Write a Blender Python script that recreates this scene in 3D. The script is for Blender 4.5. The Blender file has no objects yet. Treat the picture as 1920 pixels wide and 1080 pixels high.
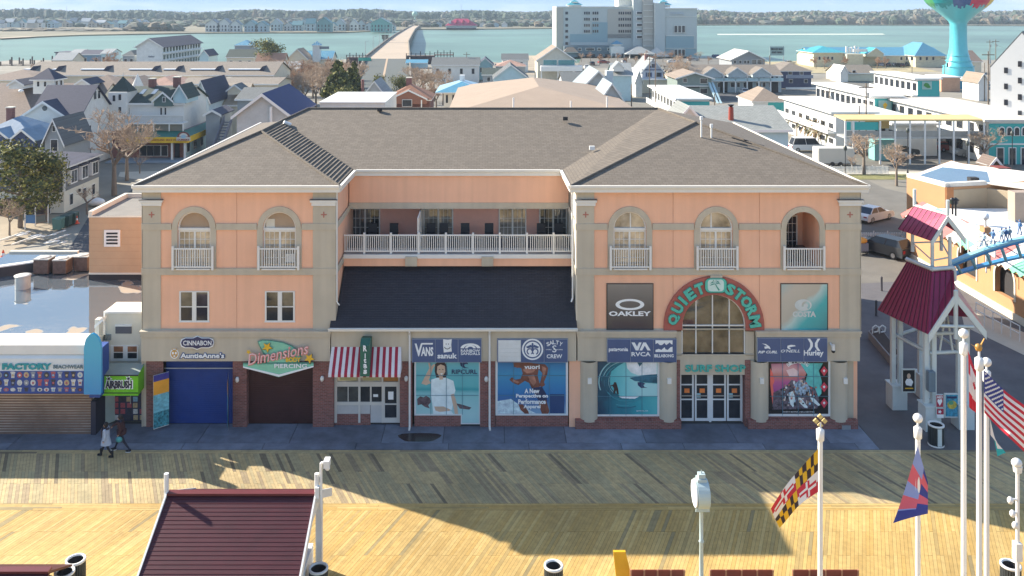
import bpy,bmesh,math,random
from mathutils import Vector,Matrix
R=math.radians
random.seed(7)
scene=bpy.context.scene
COL=scene.collection
# ---------------------------------------------------------------- camera
F,CX,CY,D0,H=1617.0,920.0,18.0,44.9,21.7
cam_d=bpy.data.cameras.new('camera'); cam=bpy.data.objects.new('camera',cam_d); COL.objects.link(cam)
cam.location=(0,-D0,H); cam.rotation_euler=(R(90),0,0)
cam_d.sensor_width=36; cam_d.lens=36*F/1920
cam_d.shift_x=(960 - CX)/1920; cam_d.shift_y=-(540 - CY)/1920
cam_d.clip_start=0.5; cam_d.clip_end=9000
scene.camera=cam
# ---------------------------------------------------------------- light
SUN_DIR=Vector((-1.6,0.82,1.02)).normalized()          # towards the sun
SUN_EL=math.asin(SUN_DIR.z); SUN_AZ=math.atan2(SUN_DIR.x,SUN_DIR.y)
world=bpy.data.worlds.new("World"); scene.world=world; world.use_nodes=True
wn=world.node_tree.nodes; wl=world.node_tree.links
for n in list(wn): wn.remove(n)
w_out=wn.new('ShaderNodeOutputWorld'); w_bg=wn.new('ShaderNodeBackground')
sky=wn.new('ShaderNodeTexSky'); sky.sky_type='NISHITA'; sky.sun_disc=False
sky.sun_elevation=SUN_EL; sky.sun_rotation=SUN_AZ
sky.altitude=1500; sky.air_density=1.0; sky.dust_density=0.0; sky.ozone_density=2.0
w_tc=wn.new('ShaderNodeTexCoord'); w_mp=wn.new('ShaderNodeMapping')
w_mp.inputs['Scale'].default_value=(7,7,40)
w_ns=wn.new('ShaderNodeTexNoise'); w_ns.inputs['Scale'].default_value=1.3; w_ns.inputs['Detail'].default_value=7
w_cr=wn.new('ShaderNodeValToRGB'); w_cr.color_ramp.elements[0].position=.50; w_cr.color_ramp.elements[1].position=.68
w_mx=wn.new('ShaderNodeMixRGB'); w_mx.inputs['Color2'].default_value=(2.6,2.8,3.2,1)
w_ml=wn.new('ShaderNodeMath'); w_ml.operation='MULTIPLY'; w_ml.inputs[1].default_value=.75
wl.new(w_tc.outputs['Generated'],w_mp.inputs[0]); wl.new(w_mp.outputs[0],w_ns.inputs[0]); wl.new(w_ns.outputs[0],w_cr.inputs[0])
wl.new(w_cr.outputs[0],w_ml.inputs[0]); wl.new(w_ml.outputs[0],w_mx.inputs[0]); w_dk=wn.new('ShaderNodeMixRGB'); w_dk.blend_type='DARKEN'; w_dk.inputs[0].default_value=1; w_dk.inputs['Color2'].default_value=(1.25,1.85,2.65,1)
wl.new(sky.outputs[0],w_dk.inputs['Color1']); wl.new(w_dk.outputs[0],w_mx.inputs['Color1'])
wl.new(w_mx.outputs[0],w_bg.inputs[0]); w_bg.inputs[1].default_value=0.15; wl.new(w_bg.outputs[0],w_out.inputs[0])
sun_d=bpy.data.lights.new('sun','SUN'); sun_d.energy=4.7; sun_d.angle=R(0.5); sun_d.color=(1.0,.91,.78)
sun=bpy.data.objects.new('sun',sun_d); COL.objects.link(sun)
sun.rotation_euler=SUN_DIR.to_track_quat('Z','Y').to_euler()
vs=scene.view_settings; vs.view_transform='Standard'; vs.look='None'; vs.gamma=1; vs.use_curve_mapping=False
vs.exposure=1.32
scene.cycles.max_bounces=6; scene.cycles.diffuse_bounces=3; scene.cycles.glossy_bounces=3
scene.cycles.volume_bounces=0; scene.cycles.volume_step_rate=4
# ---------------------------------------------------------------- helpers
def X(px,Y=0.0): return (px - CX)/F*(Y+D0)
def Z(py,Y=0.0): return H - (py - CY)/F*(Y+D0)
def P(px,py,Y=0.0): return (X(px,Y),Y,Z(py,Y))
def G(px,py,z=0.0):
    d=F*(H - z)/(py - CY); return ((px - CX)/F*d,d - D0)
W={}
def org(o): return W.get(o.name,Vector((0,0,0))) if o else Vector((0,0,0))
def tag(o,label=None,cat=None,group=None,kind=None):
    if label: o['label']=label
    if cat: o['category']=cat
    if group: o['group']=group
    if kind: o['kind']=kind
    return o
def thing(name,label,cat,loc=(0,0,0),group=None,kind=None):
    o=bpy.data.objects.new(name,None); COL.objects.link(o); o.location=loc; o.empty_display_size=.2
    W[o.name]=Vector(loc)
    return tag(o,label,cat,group,kind)
def link(name,me,parent=None,wloc=None):
    o=bpy.data.objects.new(name,me); COL.objects.link(o)
    w=Vector(wloc) if wloc is not None else org(parent)
    o.parent=parent; o.location=w - org(parent); W[o.name]=w
    return o
def copy_tree(root,loc=None,label=None,group=None,rotz=None,parent=None):
    c=root.copy(); COL.objects.link(c)
    if parent is not None: c.parent=parent
    if loc is not None: c.location=loc; W[c.name]=Vector(loc)
    if rotz is not None: c.rotation_euler=(0,0,rotz)
    if label: c['label']=label
    if group: c['group']=group
    for ch in root.children: copy_tree(ch,parent=c)
    return c
# materials -------------------------------------------------------
MC={}
def mat(name,col=(.5,.5,.5),rough=.7,metal=0.0,var=.10,scale=1.2,bump=.0,bscale=30,spec=.5,tex=None,coat=0,wear=0,streak=0):
    if name in MC: return MC[name]
    m=bpy.data.materials.new(name); m.use_nodes=True; nt=m.node_tree; n=nt.nodes; l=nt.links
    b=n['Principled BSDF']; b.inputs['Roughness'].default_value=rough; b.inputs['Metallic'].default_value=metal
    b.inputs['Specular IOR Level'].default_value=spec
    if coat: b.inputs['Coat Weight'].default_value=coat
    g=n.new('ShaderNodeNewGeometry'); ns=n.new('ShaderNodeTexNoise'); ns.inputs['Scale'].default_value=scale
    ns.inputs['Detail'].default_value=6; ns.inputs['Roughness'].default_value=.65; l.new(g.outputs['Position'],ns.inputs['Vector'])
    mx=n.new('ShaderNodeMixRGB'); rp=n.new('ShaderNodeMapRange')
    rp.inputs[1].default_value=.3; rp.inputs[2].default_value=.7; l.new(ns.outputs[0],rp.inputs[0]); l.new(rp.outputs[0],mx.inputs[0])
    lo=tuple(c*(1 - var) for c in col); hi=tuple(min(1,c*(1+var)) for c in col)
    mx.inputs[1].default_value=(*lo,1); mx.inputs[2].default_value=(*hi,1)
    out=mx.outputs[0]; hsock=None
    for amt,sc in ((wear,(.22,.22,.22)),(streak,(2.6,2.6,.10))):     # broad wear, rain streaks
        if amt:
            mp=n.new('ShaderNodeMapping'); mp.inputs['Scale'].default_value=sc; n2=n.new('ShaderNodeTexNoise'); n2.inputs['Scale'].default_value=1; n2.inputs['Detail'].default_value=5
            r2=n.new('ShaderNodeMapRange'); r2.inputs[1].default_value=.35; r2.inputs[2].default_value=.65; r2.inputs[3].default_value=1 - amt; r2.inputs[4].default_value=1+amt*.4
            m3=n.new('ShaderNodeMixRGB'); m3.blend_type='MULTIPLY'; m3.inputs[0].default_value=1
            l.new(g.outputs['Position'],mp.inputs[0]); l.new(mp.outputs[0],n2.inputs[0]); l.new(n2.outputs[0],r2.inputs[0]); l.new(out,m3.inputs[1]); l.new(r2.outputs[0],m3.inputs[2]); out=m3.outputs[0]
    if tex:                                   # ('brick'|'shingle'|'siding'|'seam', axis, ...)
        kind,ax=tex[0],tex[1]
        sp=n.new('ShaderNodeSeparateXYZ'); l.new(g.outputs['Position'],sp.inputs[0]); cb=n.new('ShaderNodeCombineXYZ')
        l.new(sp.outputs[0 if ax == 'x' else 1],cb.inputs[0])
        if kind in ('brick','shingle'):
            zm=n.new('ShaderNodeMath'); zm.operation='MULTIPLY'; zm.inputs[1].default_value=1 if kind == 'brick' else 2.7
            l.new(sp.outputs[2],zm.inputs[0]); l.new(zm.outputs[0],cb.inputs[1])
            t=n.new('ShaderNodeTexBrick'); l.new(cb.outputs[0],t.inputs[0]); t.inputs['Scale'].default_value=1
            if kind == 'brick':
                t.inputs['Brick Width'].default_value=.22; t.inputs['Row Height'].default_value=.08; t.inputs['Mortar Size'].default_value=.008
                t.inputs['Mortar'].default_value=(.30,.26,.24,1); c1,c2=.7,1.35
            else:
                t.inputs['Brick Width'].default_value=.32; t.inputs['Row Height'].default_value=.17; t.inputs['Mortar Size'].default_value=.012
                t.inputs['Mortar'].default_value=(*[c*.5 for c in col],1); c1,c2=.84,1.14
            t.inputs['Color1'].default_value=(*[c*c1 for c in col],1); t.inputs['Color2'].default_value=(*[min(1,c*c2) for c in col],1)
            m2=n.new('ShaderNodeMixRGB'); m2.inputs[0].default_value=.72; l.new(out,m2.inputs[1]); l.new(t.outputs[0],m2.inputs[2]); out=m2.outputs[0]
            if kind == 'shingle':             # each course a small wedge
                md=n.new('ShaderNodeMath'); md.operation='FRACT'; dv=n.new('ShaderNodeMath'); dv.operation='DIVIDE'; dv.inputs[1].default_value=.17
                l.new(zm.outputs[0],dv.inputs[0]); l.new(dv.outputs[0],md.inputs[0])
                iv=n.new('ShaderNodeMath'); iv.operation='SUBTRACT'; iv.inputs[0].default_value=1; l.new(md.outputs[0],iv.inputs[1]); hsock=iv.outputs[0]; hd=.03
            else:
                iv=n.new('ShaderNodeMath'); iv.operation='SUBTRACT'; iv.inputs[0].default_value=1; l.new(t.outputs[1],iv.inputs[1]); hsock=iv.outputs[0]; hd=.01
        else:                                 # siding: lapped boards / seam: standing seams
            src=sp.outputs[2] if kind == 'siding' else sp.outputs[0 if ax == 'x' else 1]
            dv=n.new('ShaderNodeMath'); dv.operation='DIVIDE'; dv.inputs[1].default_value=tex[2] if len(tex) >2 else .18
            md=n.new('ShaderNodeMath'); md.operation='FRACT'; l.new(src,dv.inputs[0]); l.new(dv.outputs[0],md.inputs[0]); hsock=md.outputs[0]; hd=.02
            if kind == 'seam':
                gt=n.new('ShaderNodeMath'); gt.operation='GREATER_THAN'; gt.inputs[1].default_value=.85; l.new(md.outputs[0],gt.inputs[0]); hsock=gt.outputs[0]; hd=.03
    if bump or hsock:
        bp=n.new('ShaderNodeBump'); last=None
        if bump:
            nb=n.new('ShaderNodeTexNoise'); nb.inputs['Scale'].default_value=bscale; nb.inputs['Detail'].default_value=4
            l.new(g.outputs['Position'],nb.inputs['Vector']); bp.inputs['Strength'].default_value=1; bp.inputs['Distance'].default_value=bump
            l.new(nb.outputs[0],bp.inputs['Height']); last=bp.outputs[0]
        if hsock:
            b2=n.new('ShaderNodeBump'); b2.inputs['Distance'].default_value=hd; b2.inputs['Strength'].default_value=.9; l.new(hsock,b2.inputs['Height'])
            if last: l.new(last,b2.inputs['Normal'])
            last=b2.outputs[0]
        l.new(last,b.inputs['Normal'])
    l.new(out,b.inputs['Base Color'])
    MC[name]=m
    return m
def grad(name,stops,z0,z1,axis=2,noise=.0,nscale=2.0,rough=.45,diag=0.0):
    """printed picture: colours run from z0 to z1"""
    if name in MC: return MC[name]
    m=bpy.data.materials.new(name); m.use_nodes=True; nt=m.node_tree; n=nt.nodes; l=nt.links
    b=n['Principled BSDF']; b.inputs['Roughness'].default_value=rough; b.inputs['Coat Weight'].default_value=.5; b.inputs['Coat Roughness'].default_value=.05
    g=n.new('ShaderNodeNewGeometry'); sp=n.new('ShaderNodeSeparateXYZ'); l.new(g.outputs['Position'],sp.inputs[0])
    ns=n.new('ShaderNodeTexNoise'); ns.inputs['Scale'].default_value=nscale; ns.inputs['Detail'].default_value=5; l.new(g.outputs['Position'],ns.inputs[0])
    a=n.new('ShaderNodeMath'); a.operation='MULTIPLY_ADD'; a.inputs[1].default_value=noise*2; l.new(ns.outputs[0],a.inputs[0])
    d=n.new('ShaderNodeMath'); d.operation='MULTIPLY_ADD'; d.inputs[1].default_value=diag; l.new(sp.outputs[0],d.inputs[0]); l.new(sp.outputs[axis],d.inputs[2])
    l.new(d.outputs[0],a.inputs[2])
    mr=n.new('ShaderNodeMapRange'); mr.inputs[1].default_value=z0+noise; mr.inputs[2].default_value=z1+noise; l.new(a.outputs[0],mr.inputs[0])
    cr=n.new('ShaderNodeValToRGB'); e=cr.color_ramp.elements
    while len(e) <len(stops): e.new(.5)
    for i,(p,c) in enumerate(stops): e[i].position=p; e[i].color=(*c,1)
    l.new(mr.outputs[0],cr.inputs[0]); l.new(cr.outputs[0],b.inputs['Base Color']); MC[name]=m
    return m
# mesh builder ----------------------------------------------------
class MB:
    def __init__(s): s.v=[]; s.f=[]; s.m=[]; s.mats=[]; s.sm=[]
    def mi(s,m):
        if m not in s.mats: s.mats.append(m)
        return s.mats.index(m)
    def face(s,pts,m,smooth=False):
        b=len(s.v); s.v += [tuple(p) for p in pts]; s.f.append(list(range(b,b+len(pts)))); s.m.append(s.mi(m)); s.sm.append(smooth); return s
    def mesh(s,vs,fs,m,smooth=False):
        b=len(s.v); s.v += [tuple(p) for p in vs]; k=s.mi(m)
        for f in fs: s.f.append([b+i for i in f]); s.m.append(k); s.sm.append(smooth)
        return s
    def box(s,x0,x1,y0,y1,z0,z1,m):
        v=[(x,y,z) for x in (x0,x1) for y in (y0,y1) for z in (z0,z1)]
        return s.mesh(v,[(0,1,3,2),(4,6,7,5),(0,4,5,1),(2,3,7,6),(0,2,6,4),(1,5,7,3)],m)
    def prism(s,pts,vec,m,smooth=False):
        n=len(pts); vec=Vector(vec); a=[Vector(p) for p in pts]; b=[p+vec for p in a]
        fs=[tuple(range(n)),tuple(range(2*n - 1,n - 1,-1))]
        s.mesh(a+b,fs,m)
        return s.mesh(a+b,[(i,(i+1) % n,n+(i+1) % n,n+i) for i in range(n)],m,smooth)
    def tube(s,p0,p1,r0,r1,m,n=8,caps=True):
        p0=Vector(p0); p1=Vector(p1); d=(p1 - p0)
        if d.length <1e-6: return s
        q=d.to_track_quat('Z','Y'); ring=[q @ Vector((math.cos(2*math.pi*i/n),math.sin(2*math.pi*i/n),0)) for i in range(n)]
        v=[p0+r*r0 for r in ring]+[p1+r*r1 for r in ring]
        s.mesh(v,[(i,(i+1) % n,n+(i+1) % n,n+i) for i in range(n)],m,True)
        if caps: s.mesh(v,[tuple(range(n - 1,-1,-1)),tuple(range(n,2*n))],m)
        return s
    def lathe(s,c,prof,m,n=16,a0=0,a1=2*math.pi):
        full=abs(a1 - a0 - 2*math.pi) <1e-6; k=n if full else n+1
        v=[]
        for r,z in prof:
            for i in range(k):
                a=a0+(a1 - a0)*i/n; v.append((c[0]+r*math.cos(a),c[1]+r*math.sin(a),c[2]+z))
        fs=[]
        for j in range(len(prof) - 1):
            for i in range(n): fs.append((j*k+i,j*k+(i+1) % k,(j+1)*k+(i+1) % k,(j+1)*k+i))
        return s.mesh(v,fs,m,True)
    def sphere(s,c,r,m,n=12,sx=1,sy=1,sz=1):
        prof=[(r*math.sin(math.pi*j/(n // 2)),-r*math.cos(math.pi*j/(n // 2))) for j in range(n // 2+1)]
        b=len(s.v); s.lathe((0,0,0),prof,m,n)
        for i in range(b,len(s.v)): x,y,z=s.v[i]; s.v[i]=(c[0]+x*sx,c[1]+y*sy,c[2]+z*sz)
        return s
    def build(s,name,parent=None,bevel=0,data=None):
        o_=org(parent); me=bpy.data.meshes.new(name)
        me.from_pydata([(x - o_.x,y - o_.y,z - o_.z) for x,y,z in s.v],[],s.f)
        for m in s.mats: me.materials.append(m)
        me.polygons.foreach_set('material_index',s.m); me.polygons.foreach_set('use_smooth',s.sm); me.update()
        if bevel:
            bm=bmesh.new(); bm.from_mesh(me); bmesh.ops.remove_doubles(bm,verts=bm.verts,dist=1e-4)
            bmesh.ops.bevel(bm,geom=[e for e in bm.edges if len(e.link_faces) == 2 and e.calc_face_angle(0) >.6],offset=bevel,segments=1,affect='EDGES'); bm.to_mesh(me); bm.free()
        if data: return me
        return link(name,me,parent)
CUBES={}
def cube(name,m,parent,x0,x1,y0,y1,z0,z1):
    """box with mesh data shared between boxes of one size and material; origin at its centre"""
    k=(round(x1 - x0,3),round(y1 - y0,3),round(z1 - z0,3),m.name)
    if k not in CUBES: CUBES[k]=MB().box(-k[0]/2,k[0]/2,-k[1]/2,k[1]/2,-k[2]/2,k[2]/2,m).build(name,data=True)
    return link(name,CUBES[k],parent,((x0+x1)/2,(y0+y1)/2,(z0+z1)/2))
def ell(cx,cy,rx,ry=None,n=24,a0=0,a1=360):
    ry=rx if ry is None else ry
    return [(cx+rx*math.cos(R(a0+(a1 - a0)*i/n)),cy - ry*math.sin(R(a0+(a1 - a0)*i/n))) for i in range(n+(0 if a1 - a0 == 360 else 1))]
def band(cx,cy,r0,r1,a0,a1,n=20,ky=1.0):
    o=[(cx+r1*math.cos(R(a0+(a1 - a0)*i/n)),cy - ky*r1*math.sin(R(a0+(a1 - a0)*i/n))) for i in range(n+1)]
    return o+[(cx+r0*math.cos(R(a0+(a1 - a0)*i/n)),cy - ky*r0*math.sin(R(a0+(a1 - a0)*i/n))) for i in range(n,-1,-1)]
def prints(name,items,Y,parent,step=.002,thick=0):
    """flat print: (material, polygon in picture measure of plane Y) laid one over the other"""
    mb=MB()
    for i,(m,pts) in enumerate(items):
        y=Y - step*(i+1)
        if thick: mb.prism([P(a,b,y)[:1]+(y,)+P(a,b,y)[2:] for a,b in pts],(0,-thick,0),m)
        else: mb.face([(X(a,Y),y,Z(b,Y)) for a,b in pts],m)
    return mb.build(name,parent)
TXT={}
def text_mesh(s,depth,bold,shear):
    c=bpy.data.curves.new('lettering','FONT'); c.body=s; c.size=1; c.extrude=0; c.offset=bold; c.shear=shear; c.resolution_u=2
    o=bpy.data.objects.new('lettering',c); me=o.to_mesh()
    v=[tuple(p.co) for p in me.vertices]; f=[tuple(p.vertices) for p in me.polygons]; o.to_mesh_clear(); bpy.data.objects.remove(o); bpy.data.curves.remove(c)
    return v,f
def text(s,cx,cy,w,h,Y,m,parent,depth=.02,rot=0,shear=0,bold=.015,name='lettering',toggle=None):
    """letters facing the camera side; w, h in picture measure on plane Y (h None keeps shape)"""
    v,f=text_mesh(s,depth,bold,shear)
    xs=[p[0] for p in v]; ys=[p[1] for p in v]; x0,x1,y0,y1=min(xs),max(xs),min(ys),max(ys)
    k=(Y+D0)/F; sx=w*k/(x1 - x0); sy=h*k/(y1 - y0) if h else sx
    mb=MB(); c,sn=math.cos(rot),math.sin(rot); ox,oz=X(cx,Y),Z(cy,Y); vv=[]
    for p in v:
        a=(p[0] - (x0+x1)/2)*sx; b=(p[1] - (y0+y1)/2)*sy
        vv.append((ox+a*c - b*sn,oz+a*sn+b*c))
    n=len(vv); mb.mesh([(a,Y - depth,b) for a,b in vv],f,m)
    if depth >.004:
        ec={}
        for q in f:
            for i in range(len(q)):
                a,b=q[i],q[(i+1) % len(q)]; ec[(a,b)]=1
        mb.mesh([(a,Y - depth,b) for a,b in vv]+[(a,Y,b) for a,b in vv],[(b,a,a+n,b+n) for (a,b) in ec if (b,a) not in ec],m)
    return mb.build(name,parent)
def arcwall(mb,x0,x1,z0,z1,cx,r,zs,zb,y0,y1,m,n=20):
    """wall slab with a round-headed opening"""
    mb.box(x0,cx - r,y0,y1,z0,z1,m); mb.box(cx+r,x1,y0,y1,z0,z1,m)
    if zb >z0+.001: mb.box(cx - r,cx+r,y0,y1,z0,zb,m)
    pr=[(cx - r*math.cos(math.pi*i/n),zs+r*math.sin(math.pi*i/n)) for i in range(n+1)]
    for (a,b),(c,d) in zip(pr,pr[1:]):
        mb.face([(a,y0,b),(c,y0,d),(c,y0,z1),(a,y0,z1)],m); mb.face([(a,y1,z1),(c,y1,z1),(c,y1,d),(a,y1,b)],m)
        mb.face([(a,y0,b),(a,y1,b),(c,y1,d),(c,y0,d)],m); mb.face([(a,y0,z1),(c,y0,z1),(c,y1,z1),(a,y1,z1)],m)
    return mb
def archring(mb,cx,zs,r0,r1,y0,y1,m,leg=0,n=24):
    pr=[(cx - r1,zs - leg)] if leg else []
    pr += [(cx - r1*math.cos(math.pi*i/n),zs+r1*math.sin(math.pi*i/n)) for i in range(n+1)]
    if leg: pr.append((cx+r1,zs - leg))
    pi=[(cx - r0,zs - leg)] if leg else []
    pi += [(cx - r0*math.cos(math.pi*i/n),zs+r0*math.sin(math.pi*i/n)) for i in range(n+1)]
    if leg: pi.append((cx+r0,zs - leg))
    for i in range(len(pr) - 1):
        q=[pi[i],pi[i+1],pr[i+1],pr[i]]
        mb.prism([(a,y0,b) for a,b in q],(0,y1 - y0,0),m)
    return mb
# common materials
WHITE=mat('white_paint',(.78,.77,.73),.5,var=.04)
CREAM=mat('cream_paint',(.70,.66,.55),.6,var=.05)
PINK=mat('salmon_stucco',(.94,.53,.345),.9,var=.05,scale=.35,bump=.003,bscale=60,streak=.05,wear=.05)
GREY=mat('warm_grey_stucco',(.57,.50,.385),.9,var=.06,scale=.5,bump=.003,bscale=60,streak=.07,wear=.06)
GLASS=mat('window_glass',(.13,.14,.15),.04,metal=.55,var=.6,scale=.9)
DGLASS=mat('dark_glass',(.035,.04,.05),.06,metal=.15,var=.2,scale=2)
BLACK=mat('black_paint',(.015,.015,.018),.4)
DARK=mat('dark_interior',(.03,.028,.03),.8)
BRICK=mat('red_brick',(.24,.09,.075),.85,tex=('brick','x'),scale=3,var=.25)
BRICKY=mat('red_brick_side',(.24,.09,.075),.85,tex=('brick','y'),scale=3,var=.25)
SHX=mat('taupe_shingle',(.162,.135,.106),.9,tex=('shingle','x'),scale=2.2,var=.22)
SHY=mat('taupe_shingle_side',(.162,.135,.106),.9,tex=('shingle','y'),scale=2.2,var=.22)
NAVYSIGN=mat('navy_sign_face',(.065,.11,.24),.4,var=.05)
PRINTW=mat('white_print',(.88,.90,.90),.5,var=.02)
METAL=mat('galvanised_metal',(.45,.46,.46),.4,metal=.7)
CONC=mat('concrete',(.36,.35,.33),.9,bump=.004,bscale=20,var=.15)
# ================================================================ HOTEL OVER THE SHOPS
hotel=thing('hotel_building','salmon pink and grey three storey boardwalk building with shops below and a recessed balcony','building',(0,6,0))
zt,zm0,zf=Z(361),Z(618),Z(675)      # wall top, top of the shop fascia, its underside
CAPT,CAPB=Z(374),Z(385)
b1t,b1b,b2t,b2b=Z(419),Z(430.5),Z(502.5),Z(515)
TW=.30
def wallpart(mb,name='wall',label=None):
    o=mb.build(name,hotel)
    if label: o['label']=label
    return o
AR=X(952) - X(921)                     # radius of the balcony arches
AZS=Z(428); ASILL=Z(502)
for x0,x1,arches,joints in ((268,628,(364,524),(444,)),(1082,1612,(1181,1343,1505),(1262,1424))):
    mb=MB(); cuts=[x0]+list(joints)+[x1]
    for i,a in enumerate(arches):
        arcwall(mb,X(cuts[i])+(.008 if i else 0),X(cuts[i+1]) - (.008 if i <len(cuts) - 2 else 0),ASILL,zt,X(a),AR,AZS,ASILL,0,TW,PINK)
        if (x0,a) != (1082,1343) :
            mb.box(X(cuts[i])+(.008 if i else 0),X(cuts[i+1]) - (.008 if i <len(cuts) - 2 else 0),.001,TW,zm0,ASILL,PINK)
        else:                             # wall round the tall entrance window
            arcwall(mb,X(cuts[1])+.008,X(cuts[2]) - .008,zm0,ASILL,X(1338),X(980) - X(920.5),Z(611),zm0,.001,TW,PINK)
    wallpart(mb)
# side walls, inner walls, back
YB=24.0
mb=MB()
mb.box(X(268),X(268)+.3,TW,YB,0,zt,PINK); wallpart(mb)
mb=MB(); mb.box(X(1612) - .3,X(1612),TW,YB,0,zt,PINK); wallpart(mb)
mb=MB(); mb.box(X(268),X(1612),YB,YB+.3,0,zt,PINK); wallpart(mb)
XI0,XI1=X(628),X(1082)
mb=MB(); mb.box(XI0 - .3,XI0,TW,6.0,zm0,zt,PINK); wallpart(mb,label='inner side wall of the left wing')
mb=MB(); mb.box(XI1,XI1+.3,TW,6.0,zm0,zt,mat('sunlit_cream_stucco',(.74,.66,.52),.9,var=.05)); wallpart(mb,label='inner side wall of the right wing, sunlight put into its cream')  # left-facing wall; its sunlit paleness is put into the stucco colour
# grey pilasters with white capitals and a small cross
for x0,x1 in ((268,302),(587,628),(1082,1114),(1574,1612)):
    mb=MB(); mb.box(X(x0) - (.02 if x0 in (268,) else 0),X(x1)+(.02 if x1 == 1612 else 0),-.05,0 if x0 != 268 else .0,zm0,zt,GREY)
    if x0 == 268: mb.box(X(x0) - .05,X(x0) - .001,-.05,1.2,0,zt,GREY)
    if x1 == 1612: mb.box(X(x1)+.001,X(x1)+.05,-.05,1.2,zm0,zt,GREY)
    if x1 == 628: mb.box(X(x1)+.001,X(x1)+.05,-.05,.55,zm0,zt,GREY)
    if x0 == 1082: mb.box(X(x0) - .05,X(x0) - .001,-.05,.55,zm0,zt,mat('sunlit_cream_stucco'))
    p=mb.build('pilaster',hotel)
    mb=MB(); a,b=X(x0) - .12,X(x1)+.12
    mb.box(a,b,-.20,.06 if x0 not in (268,) else .3,CAPT - .12,CAPT,WHITE); mb.box(a+.06,b - .06,-.13,-.051,CAPB,CAPT - .121,WHITE)
    mb.box(a - .03,b+.03,-.23,-.03,CAPT+.001,CAPT+.03,mat('lead_flashing',(.10,.10,.12),.5))
    mb.build('capital',p)
    cxm=(X(x0)+X(x1))/2; zc=Z(402)
    mb=MB(); rd=mat('cross_red',(.45,.17,.13),.8); mb.box(cxm - .15,cxm+.15,-.062,-.052,zc - .03,zc+.03,rd).box(cxm - .03,cxm+.03,-.066,-.0525,zc - .15,zc+.15,rd); mb.build('cross_ornament',p)
# string courses (grey bands)
def course(x0,x1,zt_,zb_,arches=()):
    xs=[x0]+[v for a in arches for v in (a - 42,a+42)]+[x1]
    for i in range(0,len(xs),2): MB().box(X(xs[i]),X(xs[i+1]),-.085,-.002,zb_,zt_,GREY).build('string_course',hotel)
for x0,x1,ar in ((266,630,(364,524)),(1080,1614,(1181,1343,1505))):
    course(x0,x1,b1t,b1b,ar); course(x0,x1,b2t,b2b)
    mb=MB(); mb.box(X(x0+36) - .1,X(x1 - 38),-.03,-.003,zm0+.001,zm0+.06,GREY); mb.build('string_course',hotel)
for s,xw in ((1,XI0),(-1,XI1)):
    for a,b in ((b1t,b1b),(b2t,b2b)):
        mb=MB(); mb.box(min(xw+s*.052,xw+s*.09),max(xw+s*.052,xw+s*.09),-.08,4.2 if a == b1t else 2.3,b,a,GREY if s >0 else mat('sunlit_cream_stucco')); mb.build('string_course',hotel)
# arches: surround, french door, small balcony
BLIND=mat('tan_blind',(.42,.30,.20),.7,var=.08)
BEIGEGL=mat('beige_glass',(.42,.39,.34),.08,metal=.35,var=.6,scale=1.1)
def railing(parent,xa,xb,Y,za,zb,posts,nb,name='balcony_railing'):
    r=MB(); r.box(xa,xb,Y - .03,Y+.03,zb - .07,zb,WHITE); r.box(xa,xb,Y - .025,Y+.025,za,za+.07,WHITE)
    rl=r.build(name,parent)
    for p in posts: cube('post',WHITE,rl,p - .055,p+.055,Y - .06,Y+.06,za - .12,zb+.1)
    for i in range(nb):
        x=xa+(xb - xa)*(i+.5)/nb
        if all(abs(x - p) >.08 for p in posts): cube('baluster',WHITE,rl,x - .021,x+.021,Y - .018,Y+.018,za+.07,zb - .07)
    return rl
def french_door(parent,xc,w,z0,z1,Y,arch=None,glass=BEIGEGL,cols=3,rows=4,slide=0):
    d=MB(); x0,x1=xc - w/2,xc+w/2
    d.box(x0,x0+.07,Y - .04,Y+.04,z0,z1,WHITE); d.box(x1 - .07,x1,Y - .04,Y+.04,z0,z1,WHITE)
    d.box(x0+.07,x1 - .07,Y - .04,Y+.04,z1 - .09,z1,WHITE); d.box(xc - .05,xc+.05,Y - .035,Y+.035,z0,z1 - .09,WHITE)
    door=d.build('french_door',parent)
    for a,b in ((x0+.07,xc - .05),(xc+.05,x1 - .07)):
        cube('pane',glass,door,a,b,Y,Y+.01,z0+.02,z1 - .09)
        for i in range(1,cols): cube('muntin',WHITE,door,a+(b - a)*i/cols - .012,a+(b - a)*i/cols+.012,Y - .02,Y - .002,z0+.02,z1 - .091)
        for i in range(1,rows): cube('muntin',WHITE,door,a,b,Y - .024,Y - .003,z0+(z1 - z0)*i/rows - .012,z0+(z1 - z0)*i/rows+.012)
    return door
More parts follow.
